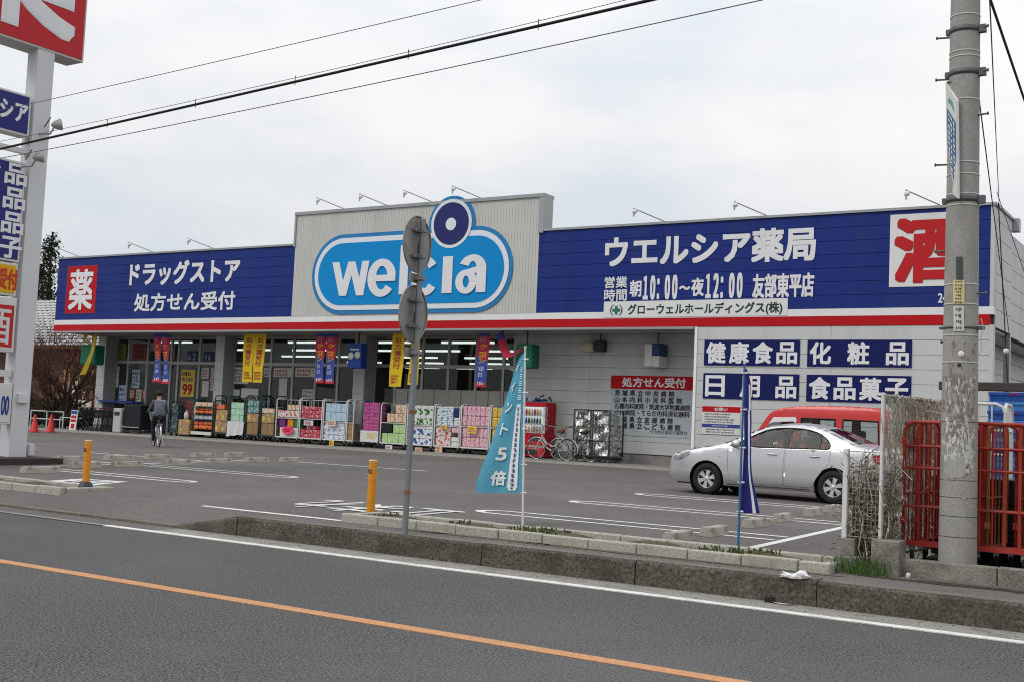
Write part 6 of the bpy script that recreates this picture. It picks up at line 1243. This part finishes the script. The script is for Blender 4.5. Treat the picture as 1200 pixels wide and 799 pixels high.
# red nested roll cages
RC = M('red_cage_paint', (.37, .028, .018), .5, var=.3, vs=7, spec=.35, stain=(.17, .06, .035), sa=.75, ss=7, rnd=.18); RCR = M('rusty_cage_paint', (.36, .13, .06), .8, var=.3, vs=9); CHRM = ALU
def rollcage(x0, w, y0, m, lab, h=1.46, d=.75, grp='red nested roll cages behind the low wall', nb=5, tilt=0):
    zg = -.09; e = E('roll_cage', (x0+w/2, y0+d/2, zg), lab, 'roll cage', grp); z0 = zg+.19; b = MB(); r = .019
    def hoop(p, q, bars, mids):
        a, c = Vector(p), Vector(q); u = (c-a); ln = u.length; u.normalize(); zt = zg+h
        b.tube([a+Vector((0, 0, z0)), a+Vector((0, 0, zt-.10)), a+u*.03+Vector((0, 0, zt-.03)), a+u*.10+Vector((0, 0, zt)), c-u*.10+Vector((0, 0, zt)), c-u*.03+Vector((0, 0, zt-.03)), c+Vector((0, 0, zt-.10)), c+Vector((0, 0, z0))], r, m, 10)
        for f in mids: b.tube([a+Vector((0, 0, z0+(zt-z0)*f)), c+Vector((0, 0, z0+(zt-z0)*f))], .013, m, 8)
        for k in range(1, bars+1): q_ = a+u*ln*k/(bars+1); b.tube([q_+Vector((0, 0, z0)), q_+Vector((0, 0, zt-.005))], .0105, m, 6)
    hoop((x0, y0, 0), (x0+w, y0, 0), nb, (0.0, .30, .62, .80)); hoop((x0, y0, 0), (x0+.05, y0+d, 0), 4, (0, .4, .8)); hoop((x0+w, y0, 0), (x0+w-.05, y0+d, 0), 4, (0, .4, .8))
    b.build('frame', e); c = MB(); c.box(x0-.01, x0+w+.01, y0-.015, y0+.03, z0-.03, z0+.02, m); c.box(x0, x0+w, y0+.031, y0+d, z0-.02, z0+.0, m); c.build('base', e)
    for s in (0, w):
        for zf in (.18, .84): c = MB(); zz_ = z0+(h-.19)*zf; c.box(x0+s-.028, x0+s+.028, y0-.03, y0-.005, zz_-.035, zz_+.035, m, .006); c.build('latch', e)
    for x in (x0+.08, x0+w-.08):
        for y in (y0+.06, y0+d-.06): c = MB(); c.lathe([(0, -.018), (.055, -.018), (.06, 0), (.055, .018), (0, .018)], (x, y, zg+.061), (1, .2, 0), BLACK, 14); c.box(x-.025, x+.025, y-.02, y+.02, zg+.09, z0-.031, ALU); c.build('wheel', e)
xs0 = A(1057.5, 600, -18.84).x; names = ['leftmost red roll cage, next to the vine-covered fence', 'second red roll cage, left of the concrete pole', 'red roll cage directly behind the concrete pole', 'red roll cage just right of the concrete pole', 'rusty-edged roll cage between red ones right of the pole', 'red roll cage, second from the right edge', 'rightmost red roll cage in the row']
for i in range(7): rollcage(xs0+(0, .10, .46, .62, .80, 1.05, 1.30)[i], .62, -18.80+.13*(i % 3)+(.03 if i > 2 else 0), RCR if i == 4 else RC, names[i], 1.44+.008*(i % 2), nb=3+i % 2)
for k in range(4):
    for j in range(3): b = MB(); x = xs0+.06+.52*k; b.box(x, x+.46, -17.85, -17.5, -.08+.29*j, .20+.29*j, M('dark_tote', (.022, .022, .024), .5), .02); b.box(x-.01, x+.47, -17.86, -17.49, .155+.29*j, .195+.29*j, MATS['dark_tote'], .008); b.build('tote', label=f'dark plastic tote, {["bottom", "middle", "top"][j]} of the {["first", "second", "third", "fourth"][k]} stack behind the red cages', cat='tote', group='dark totes behind the red cages')
rollcage(A(1086, 500, -17.2).x, .86, -17.2, WIRE, 'white roll cage standing behind the red cages', 1.70, .7, grp='white roll cage behind')
# dark beam of the trolley shelter and the blue crate stack
BM = M('dark_brown_beam', (.055, .048, .043), .6, var=.15); be = E('shelter_frame', (-1.5, -15.3, -.1), 'dark steel beam frame above the white roll cage and blue crates', 'shelter frame'); a, c = A(1101, 457, -15.3), A(1101, 450, -15.3); b = MB(); b.box(a.x, a.x+6.5, -15.36, -15.24, A(1150, 457.5, -15.3).z, A(1150, 447.5, -15.3).z, BM, .01); b.build('beam', be)
for x in (a.x+.25, a.x+6.3): b = MB(); b.box(x-.05, x+.05, -15.35, -15.25, -.1, A(1150, 457.5, -15.3).z-.001, BM); b.build('post', be)
CB = [M('blue_crate_dark', (.02, .08, .32), .4, var=.06), M('blue_crate_light', (.06, .20, .50), .4, var=.06)]; ca_ = A(1158.5, 480, -14.6); cz1 = A(1170, 459, -14.6).z; hcr = .125; nck = int((cz1+.06)/hcr); b = MB(); b.box(ca_.x-.02, ca_.x+.66, -14.62, -14.18, -.09, cz1-nck*hcr-.002, M('dolly_grey', (.2, .2, .2), .6)); b.build('dolly', label='grey dolly under the stack of blue crates', cat='dolly')
tops = ['topmost', 'second from the top', 'third from the top', 'fourth from the top', 'fifth from the top']
for k in range(nck):
    z1 = cz1-k*hcr; z0 = z1-hcr+.004; x0, x1, y0, y1 = ca_.x+R_.uniform(-.008, .008), ca_.x+.64, -14.6, -14.2; m = CB[k % 2]; b = MB()
    b.box(x0, x1, y0, y0+.02, z0, z1-.045, m); b.box(x0, x1, y1-.02, y1, z0, z1, m); b.box(x0, x0+.02, y0+.021, y1-.021, z0, z1, m); b.box(x1-.02, x1, y0+.021, y1-.021, z0, z1, m); b.box(x0-.012, x1+.012, y0-.014, y0+.02, z1-.044, z1, m, .004); b.box(x0+.02, x1-.02, y0+.02, y1-.02, z0, z0+.01, m)
    for q in range(6): xx = x0+.04+.11*q; b.box(xx, xx+.014, y0-.008, y0-.0005, z0+.008, z1-.05, m)
    if k in (0, 2): scrawl(b, M('crate_red', (.4, .02, .05), .6), (x0+.25, y0-.0165, z1-.038), Xv, Zv, .14, .03, 1, R_, .9)
    b.build('crate', label=f'blue plastic crate, {tops[k]} of the stack behind the red cages' if k < 5 else f'blue plastic crate low in the stack, hidden behind the red cages', cat='crate', group='blue crates stacked behind the red cages')
# ------------------------------------------------------------------ left: the pylon sign
PX_ = -22.6; pl = E('pylon_sign', (PX_, -15.9, -.15), 'tall white pylon sign with stacked red, blue and yellow boards', 'pylon sign'); WP = M('white_pylon_paint', (.60, .60, .61), .5, var=.05, vs=2, stain=(.50, .50, .51), sa=.4, ss=1)
PTOP = AX(98, 74, PX_+.2).z+.05
for y0 in (-16.02, -19.42): b = MB(); b.box(PX_-.18, PX_+.175, y0, y0+.42, -.16, PTOP, WP, .01); b.build('post', pl)
b = MB(); b.box(PX_-.45, PX_+.9, -17.9, -15.2, -.18, -.03, M('dark_plinth', (.05, .04, .035), .9, var=.3)); b.box(PX_-.45, PX_+.9, -20.0, -17.91, -.25, -.05, MATS['dark_plinth']); b.build('plinth', pl)
FXs = PX_+.20
def ppt(px, py): return AX(px, py, FXs)
def board(y0, y1, z0, z1, m, name='board', t=.34, rim=PP): 
    b = MB(); b.box(FXs-t, FXs-.012, y0, y1, z0, z1, rim, .01); b.box(FXs-.0115, FXs, y0+.05, y1-.05, z0+.05, z1-.05, m); return b.build(name, pl)
SR = M('pylon_red', (.48, .02, .025), .45, var=.04); SB = M('pylon_blue', (.022, .026, .17), .45, var=.05); SYL = M('pylon_yellow', (.66, .36, .015), .5)
yr = ppt(99, 60).y; zr = ppt(98, 74).z; board(yr-4.6, yr, zr, zr+4.6, SR, t=.6, rim=M('pylon_rim', (.5, .49, .47), .5))
def ptext(body, y0, y1, z0, z1, m, bold=.05, vertical=False): 
    b = MB(); text(b, body, m, (FXs+.003, y0, z0), (0, 1, 0), Zv, y1-y0, z1-z0, bold, vertical, .12 if vertical else 0); b.build('lettering', pl)
ptext('薬', yr-3.5, yr-.28, zr+.30, zr+3.4, LET, .045)
a, c = ppt(34, 161), ppt(34, 112); yb = a.y; board(yb-3.1, yb, a.z, c.z, SB); 
a1, c1 = ppt(-4, 152), ppt(32, 124); ptext('シア', ppt(-1, 140).y, ppt(32, 140).y, a.z+.27, c.z-.22, LET, .05)
b = MB(); b.box(FXs-.26, FXs-.1, yb-3.0, yb+.1, a.z-.35, a.z-.25, WP); b.build('cross_bar', pl)
b1, t1 = ppt(22, 308), ppt(33, 192); yv = ppt(27, 250).y; board(yv-3.1, yv, b1.z, t1.z, SB)
cw = ppt(29, 250).y-ppt(3, 250).y; ptext('品品品子', ppt(2, 250).y, ppt(28.5, 250).y, b1.z+.03, t1.z-.03, LET, .05, True); ptext('食日用菓', ppt(2, 250).y-cw*1.2, ppt(2, 250).y-cw*.2, b1.z+.03, t1.z-.03, LET, .05, True)
b2 = ppt(21, 348); board(yv-3.1, yv-.02, b2.z, b1.z-.03, SYL); ptext('受付', ppt(-4, 330).y, ppt(21, 330).y, b2.z+.12, b1.z-.16, M('orange_red_print', (.50, .06, .02), .5), .045)
b3 = ppt(18, 413); board(yv-3.1, yv+.02, b3.z, b2.z-.04, PP); y1 = ppt(15, 385).y; z0_, z1_ = ppt(10, 407).z, ppt(10, 358).z
b = MB(); b.box(FXs+.0005, FXs+.004, y1-(z1_-z0_), y1, z0_, z1_, SR); b.build('board_print', pl); ptext('酒', y1-(z1_-z0_)*.96, y1-.02, z0_+.03, z1_-.03, PP, .035) if False else None
b = MB(); text(b, '酒', PP, (FXs+.006, y1-(z1_-z0_)*1.0+.06, z0_+.06), (0, 1, 0), Zv, (z1_-z0_)-.12, (z1_-z0_)-.12, .015); b.build('lettering', pl)
zc_ = ppt(10, 437).z; b = MB(); b.box(FXs-.24, FXs-.08, yv-3.1, yv+.06, zc_-.07, zc_+.07, WP); b.build('cross_bar', pl)
b4, t4 = ppt(13, 497), ppt(15, 449); board(yv-3.2, ppt(14, 470).y, b4.z, t4.z, PP, t=.2); ptext('00', ppt(1, 475).y, ppt(10.5, 475).y, ppt(5, 486).z, ppt(5, 463).z, BLUEINK, .03)
for px, py in ((46, 152), (24, 190)):
    q = ppt(px, py); b = MB(); b.tube([q+Vector((-.1, .0, -.1)), q+Vector((.25, .1, -.1)), q+Vector((.35, .12, .05))], .02, ALU, 6); b.lathe([(.03, 0), (.08, .06), (.13, .2), (.12, .21), (0, .18)], q+Vector((.3, .08, .08)), (.5, .9, .25), ALU, 16); b.tube([q+Vector((.1, .05, .05)), q+Vector((.3, .05, .25))], .012, DARKM, 6); b.build('floodlight', pl)
b = MB(); q = ppt(20, 466); b.box(FXs-.05, FXs+.06, q.y, q.y+.25, q.z-.1, q.z+.1, WP, .01); q = ppt(36, 525); b.box(FXs-.2, FXs, q.y-.02, q.y+.1, q.z-.15, q.z+.1, WP, .01); b.build('switch_box', pl)
# ------------------------------------------------------------------ left background
cn = M('cone_red', (.50, .03, .03), .5)
for px, lab in ((59, 'red traffic cone nearer the slanted sign, in front of the white rail'), (40, 'red traffic cone beside the pylon post, in front of the white rail'), (8, 'red traffic cone left of the pylon post')):
    q = G(px, 506); b = MB(); b.lathe([(.17, .03), (.16, .04), (.03, .70), (.0, .71)], (q.x, q.y, q.z), (0, 0, 1), cn, 16); b.box(q.x-.19, q.x+.19, q.y-.19, q.y+.19, q.z, q.z+.035, cn, .01); b.build('traffic_cone', label=lab, cat='traffic cone', group='red traffic cones left of the shop')
q = A(84, 505, .3); e = E('slanted_sign', (q.x, .5, 0), 'leaning red and white sign board beside the shopping carts', 'sign board'); t = A(89, 480, .6); b = MB(); w = .42; sl_ = (t.x-q.x); P = [Vector((q.x-w/2, .3, .03)), Vector((q.x+w/2, .3, .03)), Vector((q.x+w/2+sl_, .55, t.z)), Vector((q.x-w/2+sl_, .55, t.z))]; b.prism(P, (0, .03, 0), PP); b.build('panel', e); nq = lambda u, v: P[0].lerp(P[1], u).lerp(P[3].lerp(P[2], u), v)+Vector((0, -.006, 0)); b = MB()
for u0, u1, v0, v1, m in ((.05, .95, .8, .97, BLUEINK), (.1, .9, .6, .74, RED), (.1, .9, .42, .55, RED), (.25, .8, .1, .34, RED)): b.add([nq(u0, v0), nq(u1, v0), nq(u1, v1), nq(u0, v1)], [(0, 1, 2, 3)], m)
b.build('print', e); b = MB(); b.tube([P[2]+Vector((0, .03, 0)), (P[1].x+.2, 1.0, .03)], .012, ALU, 6); b.tube([P[3]+Vector((0, .03, 0)), (P[0].x+.2, 1.0, .03)], .012, ALU, 6); b.build('strut', e)
re_ = E('railing', (-45.3, .9, 0), 'low white pipe railing in front of the bare tree', 'railing'); b = MB(); xa, xb = A(36, 490, .9).x, A(74, 490, .9).x
for z in (.35, .62): b.tube([(xa, .9, z*1.25), (xb, .9, z*1.25)], .025, PP, 8)
for x in (xa, (xa+xb)/2, xb): b.tube([(x, .9, 0), (x, .9, .80)], .03, PP, 8)
b.tube([(xb+.2, .6, .55), (xb+1.6, .6, .55)], .02, PP, 6); b.tube([(xb+.2, .6, 0), (xb+.2, .6, .55)], .02, PP, 6); b.build('pipes', re_)
# shopping carts nested in a row
CK = M('cart_dark_wire', (.02, .02, .021), .5)
def cart():
    e = E('shopping_cart', (0, 0, 0), 'x', 'shopping cart', 'shopping carts nested in a row by the shop corner'); b = MB()
    for s in (-1, 1):
        b.tube([(-.42, s*.22, .09), (.38, s*.25, .12), (.42, s*.25, .5), (.50, s*.25, .95)], .014, CK, 6); b.tube([(-.40, s*.22, .10), (-.30, s*.22, .55), (.42, s*.25, .60)], .011, CK, 6)
    for k in range(8): z = .56+.045*k; f = k/7; b.tube([(-.34-.08*f, -.19-.03*f, z), (.42, -.24, z), (.42, .24, z), (-.34-.08*f, .19+.03*f, z)], .011, CK, 4, closed=True)
    for k in range(9):
        x = -.36+.78*k/8
        for s in (-1, 1): b.tube([(x+.04, s*.21, .56), (x-.02, s*.23, .88)], .013, CK, 4)
    b.build('frame', e, local=True); b = MB(); b.tube([(.50, -.25, .96), (.50, .25, .96)], .018, M('cart_red_grip', (.35, .03, .03), .5), 8); b.build('handle', e, local=True)
    for x in (-.40, .36):
        for s in (-1, 1): b = MB(); b.lathe([(0, -.014), (.045, -.014), (.05, 0), (.045, .014), (0, .014)], (x, s*.23, .05), (0, 1, 0), BLACK, 12); b.build('wheel', e, local=True)
    return e
c0 = cart(); xc0, xc1 = A(92, 500, .8).x, A(137, 500, .8).x; ordc = ['first', 'second', 'third', 'fourth', 'fifth', 'sixth', 'seventh', 'eighth', 'ninth']
for i in range(9):
    lab = f'dark wire shopping cart, {ordc[i]} from left in the nested row by the slanted sign'; x = xc0+(xc1-xc0)*i/8
    if i == 0: c0.location = (x, .9, FLW); c0.rotation_euler = (0, 0, .12); c0['label'] = lab
    else: copy_tree(c0, (x, .9+.02*(i % 2), FLW), .12, lab)
p, q = A(131, 506, .6), A(142, 480, .6); b = MB(); b.box(p.x, q.x, .6, 1.1, FLW, 1.05, M('recycling_grey', (.42, .43, .42), .5), .04); b.box(p.x+.08, q.x-.08, .59, .5995, .75, .9, DARKM); b.build('recycling_bin', label='pale grey recycling bin between the carts and the dark basket rack', cat='bin')
p, q = A(143, 506, .7), A(165, 478, .7); e = E('basket_rack', ((p.x+q.x)/2, 1, FLW), 'dark rack of shopping baskets left of the shop door', 'basket rack'); b = MB(); b.box(p.x, q.x, .7, 1.3, .22, 1.22, M('dark_basket', (.012, .014, .018), .6), .05); b.build('baskets', e); b = MB(); b.tube([(p.x, .66, .3), (q.x, .66, .3)], .02, ALU, 6); b.box(p.x, q.x, .7, 1.3, .10, .15, DARKM); b.build('rail', e)
for x in (p.x+.1, q.x-.1): b = MB(); b.lathe([(0, -.02), (.05, -.02), (.05, .02), (0, .02)], (x, .8, FLW+.051), (1, 0, 0), BLACK, 12); b.build('wheel', e)
# neighbouring house with pale tiled roof, hedge, trees
hs = E('neighbour_shop', (-62, 14, 0), 'brown timber shop with pale tiled roof left of the drugstore', 'house'); HW = M('orange_brown_wall', (.13, .07, .045), .8, var=.2, vs=2); HY = 9.0
ha, hb = A(20, 440, HY), A(113, 440, HY); b = MB(); b.box(ha.x-6, hb.x+3, HY, HY+8, 0, 4.2, HW); b.build('wall', hs)
b = MB(); TL = M('pale_roof_tile', (.42, .42, .41), .6, var=.18, vs=3, stain=(.25, .25, .25), sa=.5, ss=2); zr0, zr1 = 4.15, A(50, 357, HY+3.5).z+.2
for r in range(16):
    f0, f1 = r/16, (r+1)/16
    for k in range(46): x = ha.x-6.5+k*.45; b.add([(x, HY-.8+4.3*f0, zr0+(zr1-zr0)*f0+.05), (x+.22, HY-.8+4.3*f0, zr0+(zr1-zr0)*f0+.10), (x+.43, HY-.8+4.3*f0, zr0+(zr1-zr0)*f0+.05), (x+.43, HY-.8+4.3*f1, zr0+(zr1-zr0)*f1), (x+.22, HY-.8+4.3*f1, zr0+(zr1-zr0)*f1+.05), (x, HY-.8+4.3*f1, zr0+(zr1-zr0)*f1)], [(0, 1, 4, 5), (1, 2, 3, 4), (0, 2, 1)], TL)
b.box(ha.x-6.5, ha.x+14, HY-.8, HY+8, zr0-.12, zr0-.02, WOOD); b.prism([(ha.x-6.4, HY+3.55, zr0), (ha.x-6.4, HY+3.55, zr1), (ha.x-6.4, HY+8, zr0)], (20.3, 0, 0), TL); b.build('roof', hs)
SIGNW = M('cream_board', (.60, .56, .46), .6); WTR = M('orange_wood_trim', (.45, .22, .08), .6, var=.15)
for px0, px1 in ((74, 84), (85, 96), (97, 111)):
    a, c = A(px0, 478, HY), A(px1, 432, HY); b = MB(); 
    for q in ((a.x, a.x+.1, a.z, c.z), (c.x-.1, c.x, a.z, c.z), (a.x+.1, c.x-.1, a.z, a.z+.1), (a.x+.1, c.x-.1, c.z-.1, c.z)): b.box(q[0], q[1], HY-.08, HY-.005, q[2], q[3], WTR)
    o = b.build('window', hs); b = MB(); b.box(a.x+.1, c.x-.1, HY-.04, HY-.01, a.z+.1, c.z-.1, M('dark_window_pane', (.05, .05, .05), .15)); b.build('pane', o)
a, c = A(86, 472, HY), A(93, 452, HY); b = MB(); b.box(a.x, c.x, HY-.12, HY-.085, a.z, c.z+.3, PP); a, c = A(98, 463, HY), A(103, 454, HY); b.box(a.x, c.x, HY-.12, HY-.085, a.z, c.z, PP); a, c = A(74, 476, HY), A(110, 469, HY); b.box(a.x, c.x, HY-.16, HY-.125, a.z-.2, c.z, SIGNW); b.build('board', hs)
a, c = A(100, 413, HY), A(113, 394, HY); b = MB(); b.box(a.x, c.x, HY-.10, HY-.02, a.z, c.z, SIGNW); a, c = A(74, 424, HY), A(96, 398, HY); b.box(a.x, c.x, HY-.10, HY-.02, a.z, c.z, M('faded_red_board', (.30, .12, .08), .7, var=.3, vs=3)); b.build('board', hs)
BARK = M('dark_bark', (.055, .038, .028), .95, var=.3, vs=8); TWIG = M('reddish_twig', (.10, .048, .036), .95, var=.3, vs=6)
tr = E('bare_tree', A(70, 503, 2.2), 'leafless reddish-brown tree between the pylon and the drugstore', 'tree'); tr.location.z = 0; WL[tr] = Vector(tr.location); tb = MB(); tw = MB(); rt_ = random.Random(21); base = Vector(tr.location)
def grow(p, d, ln, r, lv):
    q = p; P, Rr = [p], [r]
    for k in range(4): d = (d+Vector((rt_.uniform(-.22, .22), rt_.uniform(-.22, .22), rt_.uniform(-.06, .12)))).normalized(); q = q+d*ln/4; P.append(q); Rr.append(r*(1-.12*(k+1)))
    (tb if lv < 2 else tw).tube(P, Rr, BARK if lv < 2 else TWIG, 7 if lv < 2 else 4, cap=False)
    if lv >= 5: return
    for k in range(3 if lv < 3 else 3):
        f = rt_.uniform(.45, 1); i = min(int(f*4), 3); s = P[i].lerp(P[i+1], f*4-i); a = rt_.uniform(0, 6.28); t = d.orthogonal().normalized(); t = Matrix.Rotation(a, 3, d) @ t
        grow(s, (d*rt_.uniform(.5, 1)+t*rt_.uniform(.5, 1.0)+Vector((0, 0, .10))).normalized(), ln*rt_.uniform(.58, .82), max(r*.55, .007), lv+1)
for k in range(10): a = k*.63; grow(base+Vector((.15*math.cos(a), .15*math.sin(a), 0)), Vector((.55*math.cos(a), .4*math.sin(a), 1)).normalized(), rt_.uniform(1.75, 2.3), .10, 0)
tb.build('trunk', tr); tag(tw.build('crown', tr), None)
for px, py0, py1, lab, n in ((52, 500, 470, 'dark evergreen hedge behind the white railing', 2600), (95, 505, 478, 'low dark green hedge behind the slanted sign', 1200)):
    q = A(px, py0, 4.0); h = A(px, py1, 4.0).z; b = MB(); w = 2.2 if px == 52 else 1.3
    for k in range(n): c = Vector((q.x+rr.uniform(-w, w), 4+rr.uniform(-.5, .5), rr.uniform(.05, 1)**.8*h*(1+.12*math.sin(rr.random()*20)))); s = .10; b.add([c+Vector((rr.uniform(-s, s), rr.uniform(-s, s), rr.uniform(-s, s))) for _ in range(4)], [(0, 1, 2, 3)], M('hedge_leaf', (.025, .045, .02), .8, var=.4, vs=2))
    b.build('hedge', label=lab, cat='hedge')
def conifer(px, pyt, pyb, Y, wd, lab, seed):
    r = random.Random(seed); t = A(px, pyt, Y); x = t.x; H = t.z; e = E('conifer_tree', (x, Y, 0), lab, 'tree', 'conifers behind the neighbouring shop'); b = MB(); b.tube([(x, Y, 0), (x+.1, Y, H*.6), (x, Y, H)], [.3, .18, .03], BARK, 8); b.build('trunk', e); b = MB(); LM = [M('conifer_dark', (.018, .03, .016), .9, var=.5, vs=1.5), M('conifer_mid', (.03, .042, .022), .9, var=.5, vs=1.5)]
    nb = 95
    for k in range(nb):
        f = (k+.5)/nb; z = H*(.18+.81*f); R0 = wd*(1-f)**.75*r.uniform(.55, 1.15)+.25; a = r.uniform(0, 6.28); d = Vector((math.cos(a), math.sin(a), r.uniform(-.15, .30))); tip = Vector((x, Y, z))+d*R0; b.tube([(x, Y, z), tip], [.04, .01], BARK, 4, cap=False)
        for i in range(30):
            u = r.random()**.6; c = Vector((x, Y, z))+d*R0*u+Vector((r.gauss(0, .22), r.gauss(0, .22), r.gauss(0, .20))); s = r.uniform(.07, .2); b.add([c+Vector((r.uniform(-s, s), r.uniform(-s, s), r.uniform(-s, s*1.2))) for _ in range(4)], [(0, 1, 2, 3)], LM[r.random() < .4])
    b.build('crown', e)
conifer(61, 276, 400, 26, 2.3, 'tall ragged dark conifer rising above the roof left of the drugstore', 5); conifer(45, 308, 400, 30, 2.6, 'shorter dark conifer half hidden behind the pylon post', 9)
b = MB(); rr = random.Random(77)
for k in range(9000): x = rr.uniform(-190, -60); h = 3.5+2.5*math.sin(x*.11)+1.5*math.sin(x*.37); c = Vector((x, 60+rr.uniform(-3, 3), rr.random()*h)); s = .6; b.add([c+Vector((rr.uniform(-s, s), rr.uniform(-s, s), rr.uniform(-s, s))) for _ in range(4)], [(0, 1, 2, 3)], MATS['hedge_leaf'])
b.build('far_wood', kind='stuff')
# ------------------------------------------------------------------ overhead wires
CAB = M('black_cable', (.012, .012, .012), .6); CABG = M('grey_cable', (.11, .115, .12), .6)
def wire(pts, Y, r, lab, xa, xb, m=CAB, nm='power_cable', clips=0):
    P = [A(px, py, Y) for px, py in pts]; xs, zs = [p.x for p in P], [p.z for p in P]
    def q(x): return sum(zs[i]*math.prod((x-xs[j])/(xs[i]-xs[j]) for j in range(3) if j != i) for i in range(3))
    b = MB(); n = 60; b.tube([(xa+(xb-xa)*k/n, Y, q(xa+(xb-xa)*k/n)) for k in range(n+1)], r, m, 6)
    for k in range(clips): x = xa+(xb-xa)*(k+.5)/clips; b.tube([(x, Y, q(x)-.05), (x, Y, q(x)+.09)], .006, m, 5)
    b.build(nm, label=lab, cat='cable', group='overhead cables along the road')
xe = pp(8).x
wire([(0, 175), (382, 88), (765, 0)], PY, .020, 'thick black cable sweeping down from upper right to the pylon', -40, xe, clips=18); wire([(60, 154), (371, 86), (735, 0)], PY+.02, .0045, 'thin grey messenger wire just above the thick black cable', -40, xe, CABG)
wire([(36, 122), (300, 62), (565, 0)], PY+.6, .006, 'highest thin grey wire in the upper left sky', -42, xe, CABG); wire([(0, 186), (300, 127), (895, 0)], PY-.3, .0065, 'lowest thin wire under the thick black cable', -40, xe, CABG)
def drop(a, c, r, lab, sag=.1, m=CAB, ball=None):
    b = MB(); n = 16; P = [a.lerp(c, k/n)-Vector((0, 0, sag*4*(k/n)*(1-k/n))) for k in range(n+1)]; b.tube(P, r, m, 6)
    if ball: q = a.lerp(c, ball); b.lathe([(0, -.07), (.05, -.05), (.065, 0), (.05, .05), (0, .07)], q, (0, 0, 1), PP, 12)
    b.build('service_wire', label=lab, cat='cable', group='service wires near the concrete pole')
drop(A(1147, -40, PY), A(1225, 190, -12), .016, 'thick black service wire crossing the upper right corner', .0); corner = Vector((XR+.05, .4, ZT+.1))
drop(A(1158, -40, PY), A(1171, 244, .4), .008, 'thin wire dropping from the sky to the roof corner', 0); drop(A(1144, 90, PY), A(1183, 395, -6), .007, 'thin slanting wire from the pole past the roof corner', .0); drop(A(1170, 238, -2), A(1182, 470, -2), .014, 'hanging dark cable with white insulator by the roof corner', .0, CAB, .75)
drop(A(1168, 225, -4), A(1215, 362, -4), .008, 'thin wire slanting right from the roof corner', .0)
